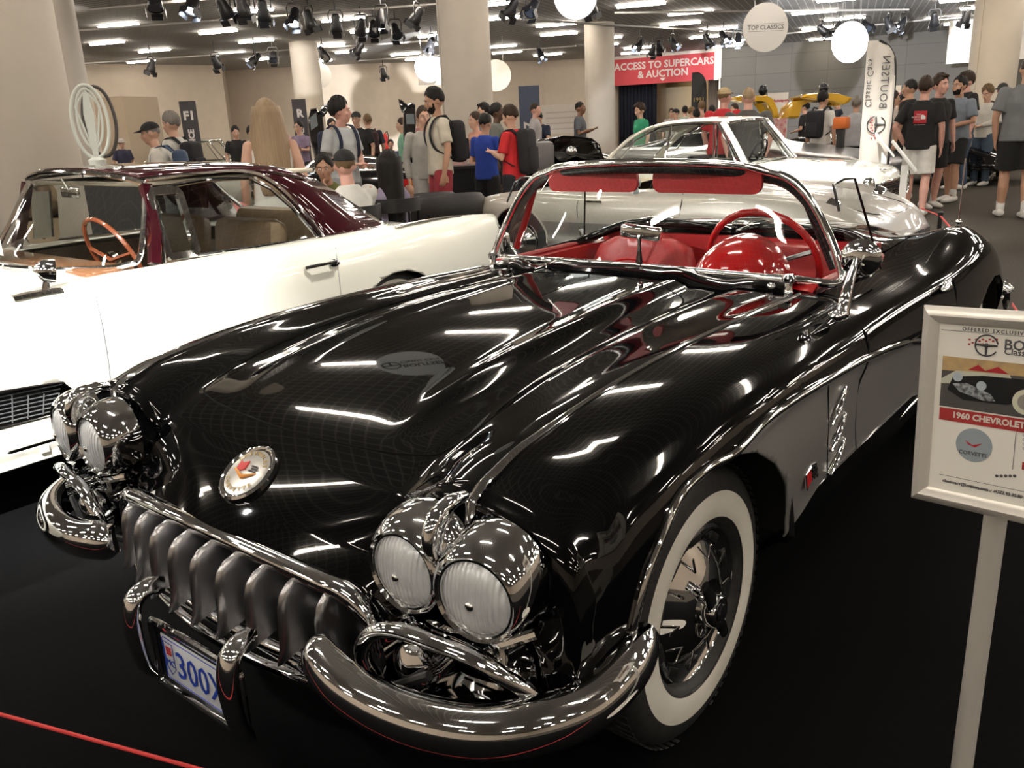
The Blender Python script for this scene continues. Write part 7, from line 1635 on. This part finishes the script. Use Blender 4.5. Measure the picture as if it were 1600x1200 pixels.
bd, bvW = shell(WR, np.linspace(-1.0, 3.25, 90), 'body', WD, [WDM, BLKG], arches=[arch(0, .33, .37), arch(2.4, .33, .37)], colour=[([(.70, .935), (3.0, .96), (1.95, 1.25), (1.3, 1.25)], (1, 2), None, 1)], nu=4, smooth=.8)
wells(WD, (0, 2.4), .39, .88)
for s in (1, -1):
    for yc in (0, 2.4): wheel(WD, s*.78, yc, s, R=.32, simple=True, white=False)
    obj('side_rub_strip', tube([(s*.935, y, .60+.02*y/3) for y in np.linspace(-.95, 3.2, 8)], .012, 6), BLK, WD)
WD.location = (-3.2, 12.0, 0); WD.rotation_euler = (0, 0, PI/2)

# yellow car with two roof-hinged doors
YEL = mat('yellow_lacquer', (.62, .36, .02), .14, coat=1)
YC = supercar('yellow_car', (0, 0, 0), 0, 'yellow sports car with both doors swung up, before the grey wall', YEL)
p = at(1262, 215, D=14.6); rz4 = PI/2; YC.location = (-4.9, 15.3, 0); YC.rotation_euler = (0, 0, rz4)
raised(YC, [(1229, 184), (1234, 168), (1243, 158), (1262, 153), (1280, 150), (1282, 156), (1262, 160), (1251, 166), (1247, 184)], 16.2, YEL, 'door_shell', .35)
raised(YC, [(1252, 152), (1262, 147), (1285, 144), (1310, 146), (1332, 153), (1326, 160), (1320, 163), (1300, 157), (1283, 156), (1266, 155)], 16.0, YEL, 'raised_door', .55)
raised(YC, [(1170, 147), (1180, 149), (1198, 149), (1208, 155), (1215, 170), (1217, 184), (1211, 184), (1207, 172), (1198, 160), (1186, 157), (1174, 158), (1160, 154), (1158, 150)], 16.2, YEL, 'raised_door', .55)
for cx, cy in ((1192, 141), (1287, 138)): obj('wing_mirror', xf(ellipsoid((0, 0, 0), (.09, .08, .09)), loc=locl(YC, cx, cy, 16.0)), BLKG, YC)
# pale car and orange case glimpsed beside it
p = at(1315, 192, D=14.9); oc = obj('orange_case', cbox((0, 0, .0), (.22, .2, .18), .03), mat('case_orange', (.60, .14, .02), .6)); oc.location = tuple(p); oc['label'] = 'orange rounded case beside the yellow car under the raised door'; oc['category'] = 'case'
oc.scale = (1, 1, 1); st_ = obj('case_pedestal', box(-.05, .05, -.05, .05, 0, p[2]-.09), BLK, smooth=False); st_.location = (p[0], p[1], 0); tag(st_, 'black pedestal carrying the orange case', 'pedestal')
# white and dark vintage cars far left beyond the roof line
FW, _ = hatch_car('far_grey_car', (0, 0, 0), 0, 'pale green-grey car with dark glass far behind the maroon roof', mat('pale_green_paint', (.30, .31, .24), .3, coat=1), WHITEP)
p = at(330, 246, D=23); rz5 = face_rz(p, 75); FW.rotation_euler = (0, 0, rz5); f5 = Vector((math.sin(rz5), -math.cos(rz5), 0)); FW.location = Vector((p[0], p[1], 0))+f5*1.4
greenhouse(FW, MATS['pale_green_paint'], G_C)
FD, _ = hatch_car('far_silver_car', (0, 0, 0), 0, 'silver car behind the capped man, mostly hidden by the maroon roof', SILVER, SILVER)
p = at(205, 250, D=15.5); rz6 = face_rz(p, 85); FD.rotation_euler = (0, 0, rz6); f6 = Vector((math.sin(rz6), -math.cos(rz6), 0)); FD.location = Vector((p[0], p[1], 0))+f6*1.4
# dark cars behind the talking group and under the flag
DK = supercar('amber_trim_car', (0, 0, 0), 0, 'black car with amber paint edge between the feather flag and the talking group', DARKP)
p = at(1425, 225, D=15.5); DK.location = (p[0]+.2, p[1]+3.0, 0); DK.rotation_euler = (0, 0, PI/2-.1)
